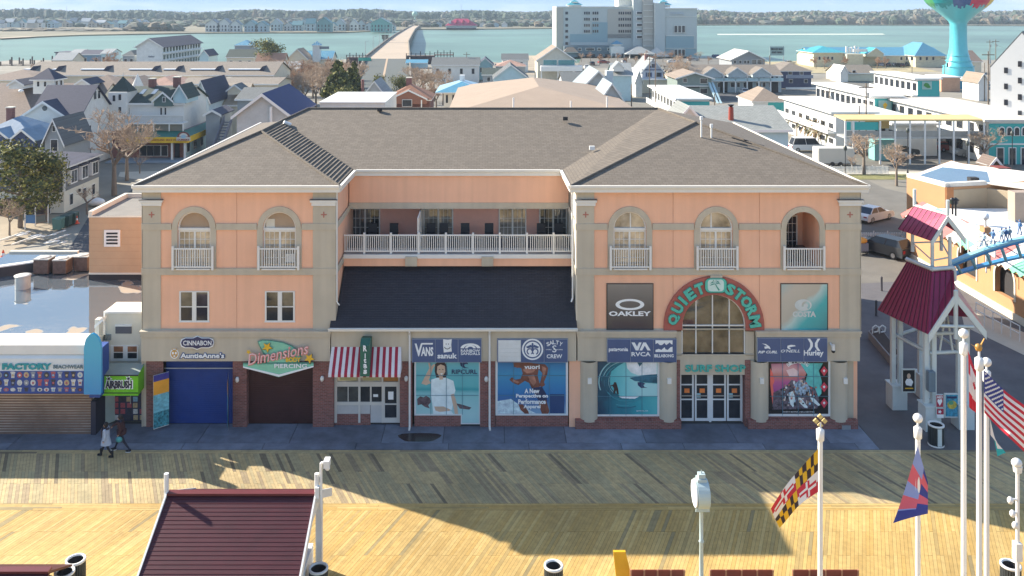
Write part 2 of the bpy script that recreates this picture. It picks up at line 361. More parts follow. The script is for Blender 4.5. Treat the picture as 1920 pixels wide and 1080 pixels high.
for k,a in enumerate((364,524,1181,1343,1505)):
    xc=X(a)
    archring(MB(),xc,AZS,AR,X(a+41) - xc,-.07,-.002,GREY).build('arch_surround',hotel)
    for s in (-1,1): MB().box(min(xc+s*AR,xc+s*(AR+.3)),max(xc+s*AR,xc+s*(AR+.3)),-.05,-.002,b2t+.001,AZS - .001,GREY).build('door_jamb',hotel)
    if k <4:
        af=archring(MB(),xc,AZS,AR - .07,AR - .001,.08,.2,WHITE)
        af.box(xc - AR+.001,xc+AR - .001,.06,.2,AZS - .12,AZS - .001,WHITE); fr=af.build('arched_frame',hotel)
        gl=[(xc+(AR - .05)*math.cos(math.pi*i/20),.17,AZS+(AR - .05)*math.sin(math.pi*i/20)) for i in range(21)]
        m_=BLIND if k <2 else BEIGEGL
        MB().prism(gl,(0,.02,0),m_).build('fanlight_pane',fr)
        if k == 1: cube('curtain',CREAM,fr,xc - AR*.85,xc - AR*.33,.15,.165,AZS,AZS+.45)
        if k >= 2: cube('glazing_bar',WHITE,fr,xc+(.02 if k == 2 else -.27),xc+(.08 if k == 2 else -.2),.13,.165,AZS,AZS+AR*.9)
        french_door(hotel,xc,AR*2 - .02,ASILL+.01,AZS - .12,.14)
    else:                                      # open loggia behind the last arch
        lg=MB(); pk=PINK; lg.box(xc - AR - .3,xc - AR - .001,TW,2.4,ASILL,zt - .5,pk); lg.box(xc+AR+.001,xc+AR+.3,TW,2.4,ASILL,zt - .5,pk)
        lg.box(xc - AR - .3,xc+AR+.3,2.4,2.6,ASILL,zt - .5,pk); lg.box(xc - AR,xc+AR,TW,2.4,ASILL - .1,ASILL - .001,CONC); lg.box(xc - AR,xc+AR,TW,2.4,AZS+AR+.25,AZS+AR+.35,pk)
        lg.build('loggia',hotel)
        french_door(hotel,xc - .2,1.5,ASILL+.3,ASILL+2.2,2.34,glass=DGLASS)
        cube('balcony_chair',BLACK,hotel,xc - .7,xc - .2,1.0,1.5,ASILL,ASILL+.8); cube('balcony_chair',BLACK,hotel,xc+.1,xc+.6,1.1,1.6,ASILL,ASILL+.75)
    mb=MB(); mb.box(xc - AR - .02,xc+AR+.02,-.22,-.03,ASILL - .06,ASILL - .001,WHITE); mb.build('door_sill',hotel)
    railing(hotel,X(a - 37),X(a+37),-.22,Z(499.5),Z(463),(X(a - 37),X(a+37)),17)
cube('notice_board',WHITE,hotel,X(535),X(553),.02,.04,Z(492),Z(476))
# pairs of sash windows, second floor
for a in (364.5,525):
    xc=X(a); z0,z1=Z(602.5),Z(547.5)
    w=MB(); w.box(X(a - 29),X(a+29),-.05,-.003,z0 - .04,z0,WHITE); w.box(X(a - 28),X(a+28),-.04,-.003,z1,z1+.05,WHITE)
    for q in ((-28,-25),(-4,4),(25,28)): w.box(X(a+q[0]),X(a+q[1]),-.04,-.003,z0,z1,WHITE)
    fr=w.build('window',hotel)
    for q in ((-25,-4),(4,25)):
        xa,xb=X(a+q[0]),X(a+q[1]); zm=(z0+z1)/2
        cube('sash',WHITE,fr,xa,xb,-.025,-.004,zm - .025,zm+.025)
        cube('sash',WHITE,fr,xa,xb,-.028,-.004,z0,z0+.05)
        cube('pane',GLASS,fr,xa,xb,-.012,-.004,zm+.025,z1); cube('pane',DGLASS,fr,xa,xb,-.016,-.004,z0+.05,zm - .025)
# tall entrance window, red brick ring
xc,rw,zs,z0=X(1338),X(980) - X(920.5),Z(611),Z(664)
archring(MB(),xc,zs,rw+.001,X(1338+94) - xc,-.12,-.002,mat('terracotta_ring',(.42,.12,.09),.85,var=.12),leg=zs - zm0 - .002).build('arch_surround',hotel)['label']='terracotta red ring round the tall arched window'
w=archring(MB(),xc,zs,rw - .05,rw - .001,.05,.16,WHITE,leg=zs - z0)
w.box(xc - rw,xc+rw,.0,.16,z0 - .06,z0,WHITE); fr=w.build('arched_window',hotel)
xs=[X(1278),X(1305.5),X(1336.5),X(1368),X(1398)]
for i in range(4):
    a,b=xs[i]+(.03 if i else .05),xs[i+1] - (.03 if i <3 else .05)
    cube('pane',GLASS,fr,a,b,.11,.12,z0,Z(611) - .03)
    pts=[(a+(b - a)*t/6) for t in range(7)]
    MB().prism([(a,.11,Z(611)+.03)]+[(x,.11,zs+math.sqrt(max(0,(rw - .04) ** 2 - (x - xc) ** 2))) for x in pts]+[(b,.11,Z(611)+.03)],(0,.01,0),GLASS).build('pane',fr)
    if i: cube('mullion',WHITE,fr,xs[i] - .03,xs[i]+.03,.06,.13,z0,zs+math.sqrt(max(0,rw ** 2 - (xs[i] - xc) ** 2)) - .02)
cube('transom',WHITE,fr,xc - rw,xc+rw,.055,.135,Z(611) - .03,Z(611)+.03)
cube('keystone',GREY,hotel,X(1331),X(1353),-.15,-.001,Z(521),b2b)
# shop fascia (grey), with the entrance bay set back
def fascia(x0,x1,y0=-.16):
    mb=MB(); mb.box(X(x0),X(x1),y0,.3,zf,Z(629),GREY); mb.box(X(x0) - .03,X(x1)+.03,y0 - .07,.3,Z(628.9),Z(622),GREY); mb.box(X(x0) - .06,X(x1)+.06,y0 - .12,.3,Z(621.9),zm0,GREY)
    return mb.build('shop_fascia',hotel)
fascia(267,620); fascia(1082.3,1265); fascia(1417,1610)
mb=MB(); mb.box(X(622),X(1080),-.16,.3,zf,Z(618.2),GREY); mb.build('shop_fascia',hotel)
mb=MB(); mb.box(X(1265)+.07,X(1417) - .07,.02,.3,Z(703),Z(664) - .07,GREY); mb.box(X(1265)+.07,X(1417) - .07,-.04,.3,Z(664.9),Z(664),GREY); mb.build('shop_fascia',hotel)
for a,b in ((1265,1278),(1398,1417)):
    mb=MB(); mb.box(X(a)+(.07 if a == 1265 else 0),X(b) - (.07 if b == 1417 else 0),.03,.3,Z(664)+.001,Z(622),GREY); mb.build('window_jamb',hotel)
# eaves, gutters
RE=12.57
roof_v={'L0': (-18.45,-.35,RE),'L1': (-7.82,-.35,RE),'L2': (-7.75,4.1,RE),'R2': (4.06,4.1,RE),'R1': (4.13,-.35,RE),'R0': (19.5,-.35,RE),
          'AL': (-13.35,5.3,14.6),'AL2': (-13.26,9.8,14.63),'TL': (-11.9,11.44,15.22),'TR': (10.95,11.44,15.22),'AR': (12.2,6.33,14.98),
          'BL': (-18.45,24.6,RE),'BR': (19.5,24.6,RE),'TLB': (-11.9,13,14.2),'TRB': (10.95,13,14.2)}
rf=MB(); V=roof_v
def rface(keys,m): rf.face([V[k] for k in keys],m)
rface(('L0','L1','AL'),SHX); rface(('L1','L2','AL2','AL'),SHY); rface(('L2','R2','TR','TL','AL2'),SHX)
STRIP=mat('pale_shingle_side',(.50,.42,.33),.9,tex=('shingle','y'),scale=2.2,var=.12)
rface(('R1','AR','TR'),SHY); rface(('R1','TR','R2'),SHY); rface(('R1','R0','AR'),SHX)
rface(('L0','AL','AL2','TL','TLB','BL'),SHY); rface(('R0','BR','TRB','TR','AR'),SHY); rface(('TL','TR','TRB','TLB'),CONC); rface(('BL','TLB','TRB','BR'),SHX)
rf.box(-18.4,-7.9,-.3,24.5,RE - .32,RE - .30,WHITE); rf.box(-7.899,4.1,4.15,24.5,RE - .32,RE - .30,WHITE); rf.box(4.101,19.45,-.3,24.5,RE - .32,RE - .30,WHITE)
roof=rf.build('roof',hotel)
def ridge(a,b,r=.07,name='ridge_cap'):
    a,b=Vector(V[a]),Vector(V[b]); up=Vector((0,0,.03)); MB().tube(a+up,b+up,r,r,SHX if True else 0,6).build(name,roof)
for i in range(27):
    t=(i+.5)/27; a,b=Vector(V['L1']).lerp(Vector(V['AL']),t),Vector(V['L2']).lerp(Vector(V['AL2']),t); MB().prism([a,a+Vector((.02,0,.05)),a+Vector((-.10,0,.05))],b - a,SHY).build('shingle_course',roof)
for a,b in (('L0','AL'),('AL','AL2'),('AL2','TL'),('TL','TR'),('R0','AR'),('AR','TR'),('R1','AR'),('L1','AL')): ridge(a,b)
GUT=mat('white_gutter',(.80,.76,.68),.5,var=.05)
def gutter(p,q,parent=None):
    p,q=Vector(p),Vector(q); d=(q - p).normalized(); nrm=Vector((d.y,-d.x,0))
    prof=[(0,.05),(.13,.05),(.13,-.05),(.10,-.12),(.0,-.12)]
    mb=MB(); mb.prism([p+nrm*a+Vector((0,0,b)) for a,b in prof],q - p,GUT)
    mb.prism([p+nrm*a+Vector((0,0,b)) for a,b in ((-.04,-.121),(.05,-.121),(.05,-.31),(-.04,-.31))],q - p,GUT)
    mb.build('gutter',hotel)
gutter(V['L0'],V['L1']); gutter(V['L1'],V['L2']); gutter(V['L2'],V['R2']); gutter(V['R2'],V['R1']); gutter(V['R1'],V['R0'])
gutter(V['BL'],V['L0']); gutter(V['R0'],V['BR'])
for x,y,z,hh in ((1315,254,0,.9),(1334,262,0,.7)):
    Y_=4.6; mb=MB(); p=Vector(P(x,y,Y_)); mb.tube(p - Vector((0,0,.1)),p+Vector((0,0,hh)),.05,.05,WHITE,8); mb.tube(p+Vector((0,0,hh)),p+Vector((0,0,hh+.2)),.09,.09,WHITE,8); mb.build('vent_pipe',roof)
for x,y,Y_ in ((1060,222,9.6),(712,205,11),(1110,277,5.8)): p=P(x,y,Y_); cube('roof_vent',DARK if x != 1110 else WHITE,roof,p[0] - .15,p[0]+.15,Y_ - .1,Y_+.1,p[2] - .12,p[2]+.1)
MB().tube(P(532,229,9.0),P(545,234,9.2),.12,.12,WHITE,8).build('vent_pipe',roof)
for x,y in ((1372,258),(1395,262)): MB().tube(P(x,y,4.2),P(x+38,y+12,3.6),.035,.035,BLACK,6).build('roof_cable',roof)
# recess: frieze, loggia wall, balcony
FY=4.2
mb=MB(); xa,xb=XI0+.06,XI1 - .06
mb.box(xa,xb,FY,FY+.3,Z(380,FY),RE - .32,PINK); mb.build('frieze',hotel)
mb=MB(); mb.box(xa,xb,FY - .06,FY+.3,Z(391,FY),Z(380,FY) - .001,GREY); mb.build('string_course',hotel)
BF=Z(475,2.4); BY=6.0
LOGP=mat('shaded_loggia_pink',(.88,.48,.38),.9,var=.05)  # salmon stucco with the recess shade put into its colour
mb=MB(); mb.box(xa,xb,BY,BY+.3,BF,RE - .4,LOGP); mb.build('loggia_wall',hotel)
mb=MB(); mb.box(xa,xb,2.3,BY,BF - .18,BF - .02,CONC); mb.box(xa,xb,FY+.3,BY,RE - .6,RE - .4,CREAM); mb.build('balcony_floor',hotel)
mb=MB(); mb.box(xa,xb,2.24,2.299,BF - .24,BF - .03,WHITE); mb.build('balcony_edge',hotel)
mb=MB(); mb.box(xa,xb,2.3,2.6,Z(498,2.4),BF - .241,PINK); mb.build('balcony_beam',hotel)
for a in (771,914): cube('bracket',GREY,hotel,X(a - 11,2.2),X(a+11,2.2),2.12,2.295,Z(498.5,2.2),Z(481,2.2))
rz0,rz1=BF+.08,Z(440,2.4)
rl=railing(hotel,xa,xb,2.42,rz0,rz1,[X(p,2.4) for p in (683,733,785,836,887,937,988,1038)],108)
for a,w in ((685,56),(822,56),(961,52),(1037,52)):
    french_door(hotel,X(a,BY),w*(BY+D0)/F,BF,BF+2.15,BY - .05,glass=BEIGEGL if a in (822,961) else GLASS,cols=3,rows=4)
mb=MB(); mb.box(X(787,FY),X(787,FY)+.06,2.6,BY - .1,BF,BF+1.9,WHITE); mb.build('balcony_divider',hotel)
def chair(x,y):
    c=thing('patio_chair',None,None,(x,y,BF)); return c
cm=mat('charcoal_plastic',(.035,.037,.045),.6)
for i,(a,lab) in enumerate(((698,'dark patio chair at the left end of the long balcony'),(738,'dark patio chair right of the first balcony door'),(808,'dark patio chair beside the white balcony divider'),(832,'dark patio chair before the second balcony door'),(872,'dark patio chair on the balcony between second and third door'),(917,'dark patio chair just left of the third balcony door'),(1015,'dark patio chair near the right end of the balcony'),(1048,'dark patio chair in the right corner of the balcony'))):
    x,y=X(a,4.9),4.9
    c=thing('patio_chair',lab,'chair',(x,y,BF),group='patio chairs on the long balcony')
    cube('seat',cm,c,x - .25,x+.25,y - .25,y+.25,BF+.42,BF+.47); cube('backrest',cm,c,x - .25,x+.25,y+.2,y+.25,BF+.47,BF+.98)
    for sx in (-1,1):
        for sy in (-1,1): cube('leg',cm,c,x+sx*.22 - .02,x+sx*.22+.02,y+sy*.22 - .02,y+sy*.22+.02,BF - .02,BF+.42)
# low roof over the middle shops, its shade put into a dark colour
ROOFD=mat('shade_dark_shingle',(.035,.035,.045),.85,tex=('shingle','x'),scale=2,var=.25)
mb=MB(); q=[(X(620.5),-.38,5.27),(X(1081),-.38,5.27),(XI1 - .002,0,5.27+.3),(XI1 - .002,4.2,8.78 - .1),(XI0+.002,4.2,8.78 - .1),(XI0+.002,0,5.57)]
q=[(X(620.5),-.38,5.27),(X(1081),-.38,5.27),(X(1081),-.01,5.556),(XI1 - .06,0,5.56),(XI1 - .06,4.1,8.72),(XI0+.06,4.1,8.72),(XI0+.06,0,5.56),(X(620.5),-.01,5.556)]
mb.face(q,ROOFD); mb.box(X(620.5),X(1081),-.38,-.17,5.17,5.26,WHITE); lr=mb.build('lower_roof',hotel)
mb=MB(); mb.prism([(X(618),-.38,5.24),(X(618),-.50,5.24),(X(618),-.48,5.12),(X(618),-.38,5.10)],(X(1082) - X(618),0,0),GUT); mb.build('gutter',hotel)
# downspouts
def spout(pts,r=.055):
    mb=MB()
    for a,b in zip(pts,pts[1:]): mb.tube(a,b,r,r,WHITE,8)
    mb.build('downspout',hotel)
spout([(X(769),-.44,5.1),(X(769),-.26,4.9),(X(769),-.26,.12),(X(769),-.5,.05)]); spout([(X(918),-.44,5.1),(X(918),-.26,4.9),(X(918),-.26,.12),(X(919),-.5,.05)])
spout([(X(632.5),-.1,RE - .2),(X(632.5),-.1,Z(565)),(X(637),-.1,Z(571))],.035)
spout([(X(1074),.1,RE - .2),(X(1074),.1,Z(560)),(X(1071),-.0,Z(566))],.045)
# ---------------- ground floor
def box_px(name,m,x0,x1,ya,yb,Y0,Y1,parent=None):
    return cube(name,m,parent or hotel,X(x0),X(x1),Y0,Y1,Z(yb),Z(ya))
for x0,x1 in ((275,307),(437,463),(587,626),(750,773),(900,928)):
    mb=MB(); mb.box(X(x0),X(x1),-.06,.5,0,zf - .001,BRICK); p=mb.build('brick_pier',hotel)
    if x0 != 900 and x0 != 275: pass
mb=MB(); mb.box(X(268)+.001,X(275),0,.4,0,zf,GREY); mb.build('corner_wall',hotel)
cube('side_wall',BRICKY,hotel,X(307) - .001,X(307),-.05,.5,0,zf)
# blue roller door
mb=MB(); bl=mat('blue_roller_door',(.02,.055,.25),.45,var=.12,tex=('siding','x',.11))
mb.box(X(307),X(437),.34,.38,0,zf - .02,bl); rd=mb.build('roller_door',hotel); rd['label']='closed blue roller door'
MB().tube((X(307),.1,Z(692)),(X(437),.1,Z(692)),.03,.03,METAL,8).build('rail',rd)
# brown roller door
br=mat('oxblood_roller_door',(.055,.018,.018),.55,var=.15,tex=('siding','x',.11))
mb=MB(); mb.box(X(463),X(587),.34,.38,0,zf - .02,br); mb.build('roller_door',hotel)['label']='closed oxblood brown roller door'
# ice counter shopfront
IF=mat('offwhite_aluminium',(.62,.60,.55),.45,var=.04)
Yf=.18
def px_mb(mb,m,x0,x1,ya,yb,Y0=Yf - .05,Y1=Yf+.05): mb.box(X(x0),X(x1),Y0,Y1,Z(yb),Z(ya),m)
mb=MB()
for a in ((626,631),(671,675),(715,718),(746,750)): px_mb(mb,IF,a[0],a[1],700,795)
for a in ((706,708),(718,727),(756,762)): px_mb(mb,IF,631,715 if a[0] >718 else 746,a[0],a[1],Yf - .045,Yf+.045)
px_mb(mb,IF,693,696,727,757); px_mb(mb,IF,718,746,718,725,Yf - .04,Yf+.04); px_mb(mb,IF,718,721,725,795,Yf - .04,Yf+.04); px_mb(mb,IF,743,746,725,795,Yf - .04,Yf+.04); px_mb(mb,IF,721,743,786,795,Yf - .04,Yf+.04); px_mb(mb,IF,721,743,759,761.5,Yf - .04,Yf+.04)
sf=mb.build('counter_front',hotel)
px=lambda n,m,a,b,c,d,Y0=Yf+.0,Y1=Yf+.02,par=None: cube(n,m,par or sf,X(a),X(b),Y0,Y1,Z(d),Z(c))
px('pane',BEIGEGL,631,671,708,718); px('pane',BEIGEGL,675,715,708,718); px('pane',mat('amber_glass',(.4,.2,.07),.2,metal=.3),718,746,706,718)
px('pane',GLASS,631,651,727,757); px('pane',GLASS,652.5,671,727,757); px('glazing_bar',IF,651,652.5,727,757,Yf - .02)
px('pane',DGLASS,675,693,727,757); px('pane',DGLASS,696,713,727,757); px('pane',DGLASS,721,743,725,759); px('pane',DGLASS,721,743,761.5,786)
px('panel',mat('pale_grey_panel',(.50,.50,.49),.6),631,693,762,779); px('panel',mat('pale_grey_panel'),694,715,762,795,Yf - .03)
px('notice',PRINTW,727,737,737,752,Yf - .012,Yf - .002); px('notice',PRINTW,699,708,742,747,Yf - .012,Yf - .002)
px('notice',mat('menu_print',(.45,.42,.2),.6),636,667,710,716,Yf - .012,Yf - .002); px('notice',mat('menu_print'),680,711,710,716,Yf - .012,Yf - .002)
mb=MB(); mb.box(X(626),X(694),Yf - .04,Yf+.3,0,Z(779),BRICK); mb.build('brick_base',hotel)
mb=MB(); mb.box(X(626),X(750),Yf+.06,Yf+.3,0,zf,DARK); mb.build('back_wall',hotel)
# middle shopfront frames + brick bases
WF=mat('white_aluminium',(.75,.77,.77),.4,var=.03)
def shopframe(x0,x1,yt,yb,door=None,base=True,Y=.02):
    mb=MB(); mb.box(X(x0),X(x0+3),Y - .05,Y+.05,Z(yb),Z(yt),WF); mb.box(X(x1 - 3),X(x1),Y - .05,Y+.05,Z(yb) if not door else Z(795),Z(yt),WF)
    mb.box(X(x0+3),X((door or x1) - (0 if door else 3)),Y - .05,Y+.05,Z(yb),Z(yb - 2.6),WF)
    if door: mb.box(X(door),X(door+2),Y - .045,Y+.05,Z(795),Z(yb - 2.6),WF); mb.box(X(door+2),X(x1 - 3),Y - .045,Y+.05,Z(795),Z(793),WF)
    if base: mb2=MB(); mb2.box(X(x0),X(door or x1),Y - .03,Y+.3,0,Z(yb) - .001,BRICK); mb2.build('brick_base',hotel)
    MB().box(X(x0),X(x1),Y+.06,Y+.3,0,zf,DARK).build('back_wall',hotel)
    return mb.build('shop_window_frame',hotel)
fr_a=shopframe(777,901,676,778.5,864); fr_b=shopframe(929,1065,676,778.5)
fr_c=shopframe(1116,1236,676,779.5,Y=-.02); fr_d=shopframe(1439,1556,676,779.5,Y=-.02)
mb=MB(); mb.box(X(1067),X(1088),-.06,.3,0,zf - .001,PINK); mb.build('pink_pier',hotel)
for a,b in ((1078,1275),(1400,1604)):
    mb=MB(); mb.box(X(a),X(b),-.30,-.06,0,Z(783),BRICK); mb.build('brick_plinth',hotel)
for a in (1104,1252,1424,1572):
    mb=MB(); r=.48; prof=[(r,Z(786)),(r,zf - .002)]
    mb.lathe((X(a),.1,0),prof,GREY,32); mb.lathe((X(a),.1,0),[(.001,Z(786)),(r,Z(786))],GREY,32); p=mb.build('round_column',hotel)
    cube('column_light',WHITE,p,X(a) - .1+(.2 if a >1500 else 0),X(a)+.1+(.2 if a >1500 else 0),-.46,-.30,Z(713),Z(703))
for a,b in ((1234,1270),(1407,1440),(1590,1604),(1088,1116)): MB().box(X(a),X(b),.25,.4,0,zf,GREY).build('shop_wall',hotel)
# entrance doors
Yd=.5
for a,b in ((1270,1275),(1397,1407)): MB().box(X(a) - (.1 if a == 1270 else 0),X(b),-.02,.6,0,zf,BRICK).build('door_reveal',hotel)
de=MB(); de.box(X(1273),X(1399),Yd - .05,Yd+.1,Z(703.5),Z(700),WF)
for a in (1274,1334,1396): de.box(X(a),X(a+4),Yd - .04,Yd+.1,0,Z(703.5),WF)
ef=de.build('door_frame',hotel)
for i,(a,b) in enumerate(((1278,1305),(1307,1334),(1338,1366),(1368,1396))):
    d=MB(); x0,x1=X(a),X(b)
    d.box(x0,x0+.09,Yd - .02,Yd+.03,.05,Z(703.5),WF); d.box(x1 - .09,x1,Yd - .02,Yd+.03,.05,Z(703.5),WF)
    for z0_,z1_ in ((.05,.2),(Z(758),Z(755.5)),(Z(730),Z(727.5))): d.box(x0+.09,x1 - .09,Yd - .02,Yd+.03,z0_,z1_,WF)
    dd=d.build('glass_door',ef)
    dgl=MB().box(x0+.09,x1 - .09,Yd+.0,Yd+.01,.2,Z(703.5),DGLASS).build('pane',dd)
    cube('push_bar',METAL,dd,x0+.1,x1 - .1,Yd - .08,Yd - .05,Z(750),Z(748))
    cube('orange_notice',mat('orange_paper',(.85,.25,.06),.7),dd,x0+.25,x0+.52,Yd - .03,Yd - .02,Z(744),Z(736))
    if i in (1,3): cube('pale_notice',mat('pale_paper',(.35,.55,.6),.7),dd,x0+.1,x0+.3,Yd - .03,Yd - .02,Z(753),Z(745))
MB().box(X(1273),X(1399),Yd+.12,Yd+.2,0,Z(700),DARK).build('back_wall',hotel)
text('SURF SHOP',1341,690,113,13,.02,mat('teal_letter',(.05,.42,.36),.4),hotel,.08,bold=.03,name='surf_shop_letters')
MB().box(X(1590),X(1604),.4,.45,0,zf,GREY).build('shop_wall',hotel)
cube('utility_box',METAL,hotel,X(1574),X(1590),-.36,-.305,Z(803)+.1,Z(792))
# wall lights and camera
for a,b in ((446,710),(605,708),(762,708),(912,709)):
    MB().sphere((X(a),-.13,Z(b)),.11,WHITE,10,sz=1.4).build('wall_light',hotel)
c=MB(); c.tube((X(1554),-.17,Z(641)),(X(1554),-.45,Z(643)),.05,.05,WHITE,8).tube((X(1556),-.45,Z(640)),(X(1556),-.45,Z(650)),.08,.09,WHITE,10).sphere((X(1556),-.45,Z(652)),.1,BLACK,10); c.build('security_camera',hotel)
# ================================================================ SIGNS ON THE HOTEL
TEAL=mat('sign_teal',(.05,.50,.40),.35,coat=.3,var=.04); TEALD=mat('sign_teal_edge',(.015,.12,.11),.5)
sg=thing('arch_sign','teal letters QUIET STORM round a red arch with a palm tree badge','sign',(X(1338),-.15,Z(540)))
cxa,cza,rr=1338.5,613,77
for s,angs in (('QUIET',(169,152,139.5,126,110.5)),('STORM',(67,53,38.5,24,8.5))):
    for ch,a in zip(s,angs):
        x,y=cxa+rr*math.cos(R(a)),cza - rr*math.sin(R(a))
        w={'I': 5.5,'M': 22,'Q': 20,'O': 21}.get(ch,17)
        text(ch,x,y,w,21,-.12,TEAL,sg,.10,rot=R(a - 90),bold=.05,name='letter')
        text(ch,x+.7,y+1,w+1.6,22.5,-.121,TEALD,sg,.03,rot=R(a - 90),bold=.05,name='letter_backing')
def rrect(cx,cy,w,h,r,n=6):
    p=[]
    for sx,sy,a0 in ((1,-1,0),(-1,-1,90),(-1,1,180),(1,1,270)):
        p += [(cx+sx*(w/2 - r)+r*math.cos(R(a0+90*i/n)),cy+sy*(h/2 - r) - r*math.sin(R(a0+90*i/n))) for i in range(n+1)]
    return p
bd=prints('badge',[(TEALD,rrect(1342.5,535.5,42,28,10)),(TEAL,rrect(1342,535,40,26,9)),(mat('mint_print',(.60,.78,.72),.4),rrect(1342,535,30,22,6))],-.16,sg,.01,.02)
PALM=mat('palm_print',(.03,.30,.24),.4)
fr=[]
for a in (155,120,75,40,10,190):
    c,s=math.cos(R(a)),math.sin(R(a)); bx,by=1341,533
    tip=(bx+11*c,by - 7*s+2); mid=(bx+6*c,by - 7*s - 1.5)
    fr.append((PALM,[(bx,by),(mid[0],mid[1] - .8),tip,(mid[0],mid[1]+1.6)]))
fr.append((PALM,[(1340.5,533),(1342,533),(1350,544),(1347,545)]))
prints('palm_tree_emblem',fr,-.215,bd,.0008)
def board(name,label,x0,x1,y0,y1,face=NAVYSIGN,Y=-.16,cells=3,edge=mat('sign_trim',(.28,.33,.42),.4)):
    t=thing(name,label,'sign',(X((x0+x1)/2),Y,Z(y1)))
    MB().box(X(x0),X(x1),Y - .09,Y - .001,Z(y1),Z(y0),edge).build('sign_box',t)
    w=(x1 - x0 - 2)/cells
    for i in range(cells):
        a=x0+1+w*i+(.5 if i else 0); b=x0+1+w*(i+1) - (.5 if i <cells - 1 else 0)
        cube('panel',face,t,X(a),X(b),Y - .105,Y - .0901,Z(y1 - 1),Z(y0+1))
    return t
SY=-.266
s1=board('brand_sign','navy sign board reading VANS, sanuk and RAINBOW SANDALS over the beach girl poster',773,903,632,676)
text('V',785,656,15,24,SY,PRINTW,s1,.02,bold=.03,name='vans_letters'); text('ANS',801,659,23,17,SY,PRINTW,s1,.02,bold=.04,name='vans_letters')
prints('vans_bar',[(PRINTW,[(790,643),(812,643),(811,646),(791,646)])],SY,s1,.004)
fc=prints('smiling_face',[(PRINTW,[(831,636),(839,637),(847,636),(846,647),(847,659),(839,660),(832,661),(831,648)]),(BLACK,ell(836.5,645,.9)),(BLACK,ell(841,645,.9)),(BLACK,band(838.8,649.5,4.6,6,190,350,ky=.9))],SY,s1)
text('sanuk',838.5,667,37,10,SY,PRINTW,s1,.02,bold=.03)
rb=[(PRINTW,band(882,653,12,18.5,0,180,ky=.5)),(PRINTW,band(882,653,5,10,0,180,ky=.6))]
prints('rainbow_emblem',rb,SY,s1); text('RAINBOW',882,657.5,36,5,SY,PRINTW,s1,.01,bold=.02); text('SANDALS',882,663,36,5,SY,PRINTW,s1,.01,bold=.02)
s2=board('brand_sign','navy sign board with a blank white panel, a round emblem and SALTY CREW',932,1064,632,676)
MB().box(X(934),X(976),SY - .02,SY - .001,Z(674),Z(634),mat('white_slat_panel',(.75,.78,.78),.5,tex=('siding','x',.22))).build('blank_panel',s2)
em=[(PRINTW,ell(998.5,655,20,20,32)),(NAVYSIGN,ell(998.5,655,17,17,32)),(PRINTW,ell(998.5,655,14.5,14.5,32)),(NAVYSIGN,band(993.5,659,4,6.3,-60,250)),(NAVYSIGN,band(1003.5,659,4,6.3,-70,240)),(NAVYSIGN,[(997,643),(1000,643),(1001,658),(996,658)]),(NAVYSIGN,[(986,650),(996,646),(997,651),(989,653)]),(NAVYSIGN,[(1011,650),(1001,646),(1000,651),(1008,653)])]
prints('round_emblem',em,SY,s2)
for ch,x,y,r in (('S',1027.5,645,20),('A',1033,642.5,10),('L',1039,641.5,0),('T',1045,642.3,-8),('Y',1051.5,645,-20)): text(ch,x,y,6,7.5,SY,PRINTW,s2,.01,rot=R(r),bold=.02)
text('S',1039.5,654,8,13,SY,PRINTW,s2,.01,bold=.0); text('CREW',1039.5,668,29,7.5,SY,PRINTW,s2,.01,bold=.02)
text('1982  SHORE',1039.5,655.5,31,1.8,SY+.003,PRINTW,s2,.005)
s3=board('brand_sign','navy sign board reading patagonia, VA RVCA and BILLABONG',1137,1267,632,676)
text('patagonia',1159.5,656,36,9,SY,PRINTW,s3,.01,bold=.03); text('RVCA',1202,664,36,8,SY,PRINTW,s3,.01,bold=.02)
prints('chevron_emblem',[(PRINTW,[(1184,642),(1190,642),(1194.5,650),(1198,642),(1203,642),(1197,657),(1192,657)]),(PRINTW,[(1206,642),(1211,642),(1220,657),(1214,657),(1209,648),(1204,657),(1199,657)])],SY,s3)
text('BILLABONG',1245,667,36,6,SY,PRINTW,s3,.01,bold=.03)
prints('wave_emblem',[(PRINTW,[(1229,638),(1261,638),(1261,646),(1258,645),(1256,642),(1252,645),(1249,647),(1246,643),(1241,647),(1237,647),(1233,643),(1229,645)]),(PRINTW,[(1229,660),(1261,660),(1261,650),(1257,651),(1252,656),(1248,655),(1246,651),(1240,656),(1235,654),(1229,656)])],SY,s3)
s4=board('brand_sign','navy sign board reading RIP CURL, ONEILL and Hurley right of the entrance',1417,1548,630,675)
text('RIP CURL',1439.5,660,36,5,SY,PRINTW,s4,.01,shear=.3,bold=.03); text("O'NEILL",1482,658,36,5.5,SY,PRINTW,s4,.01,shear=.25,bold=.01); text('Hurley',1525.5,663,37,13,SY,PRINTW,s4,.015,bold=.03)
prints('wave_emblem',[(PRINTW,[(1428,644),(1436,645),(1443,650),(1445,655),(1440,653),(1434,654),(1433,650),(1438,649),(1433,646)])],SY,s4)
prints('swirl_emblem',[(PRINTW,band(1484,651,4,8,60,250,ky=.55)),(PRINTW,[(1476,648),(1490,647),(1492,649),(1480,651)])],SY,s4)
prints('crescent_emblem',[(PRINTW,[(1514,635),(1519,635),(1524,643),(1524,650),(1519,658),(1514,658),(1519,650),(1519,643)]),(PRINTW,[(1538,635),(1533,635),(1528,643),(1528,650),(1533,658),(1538,658),(1533,650),(1533,643)])],SY,s4)
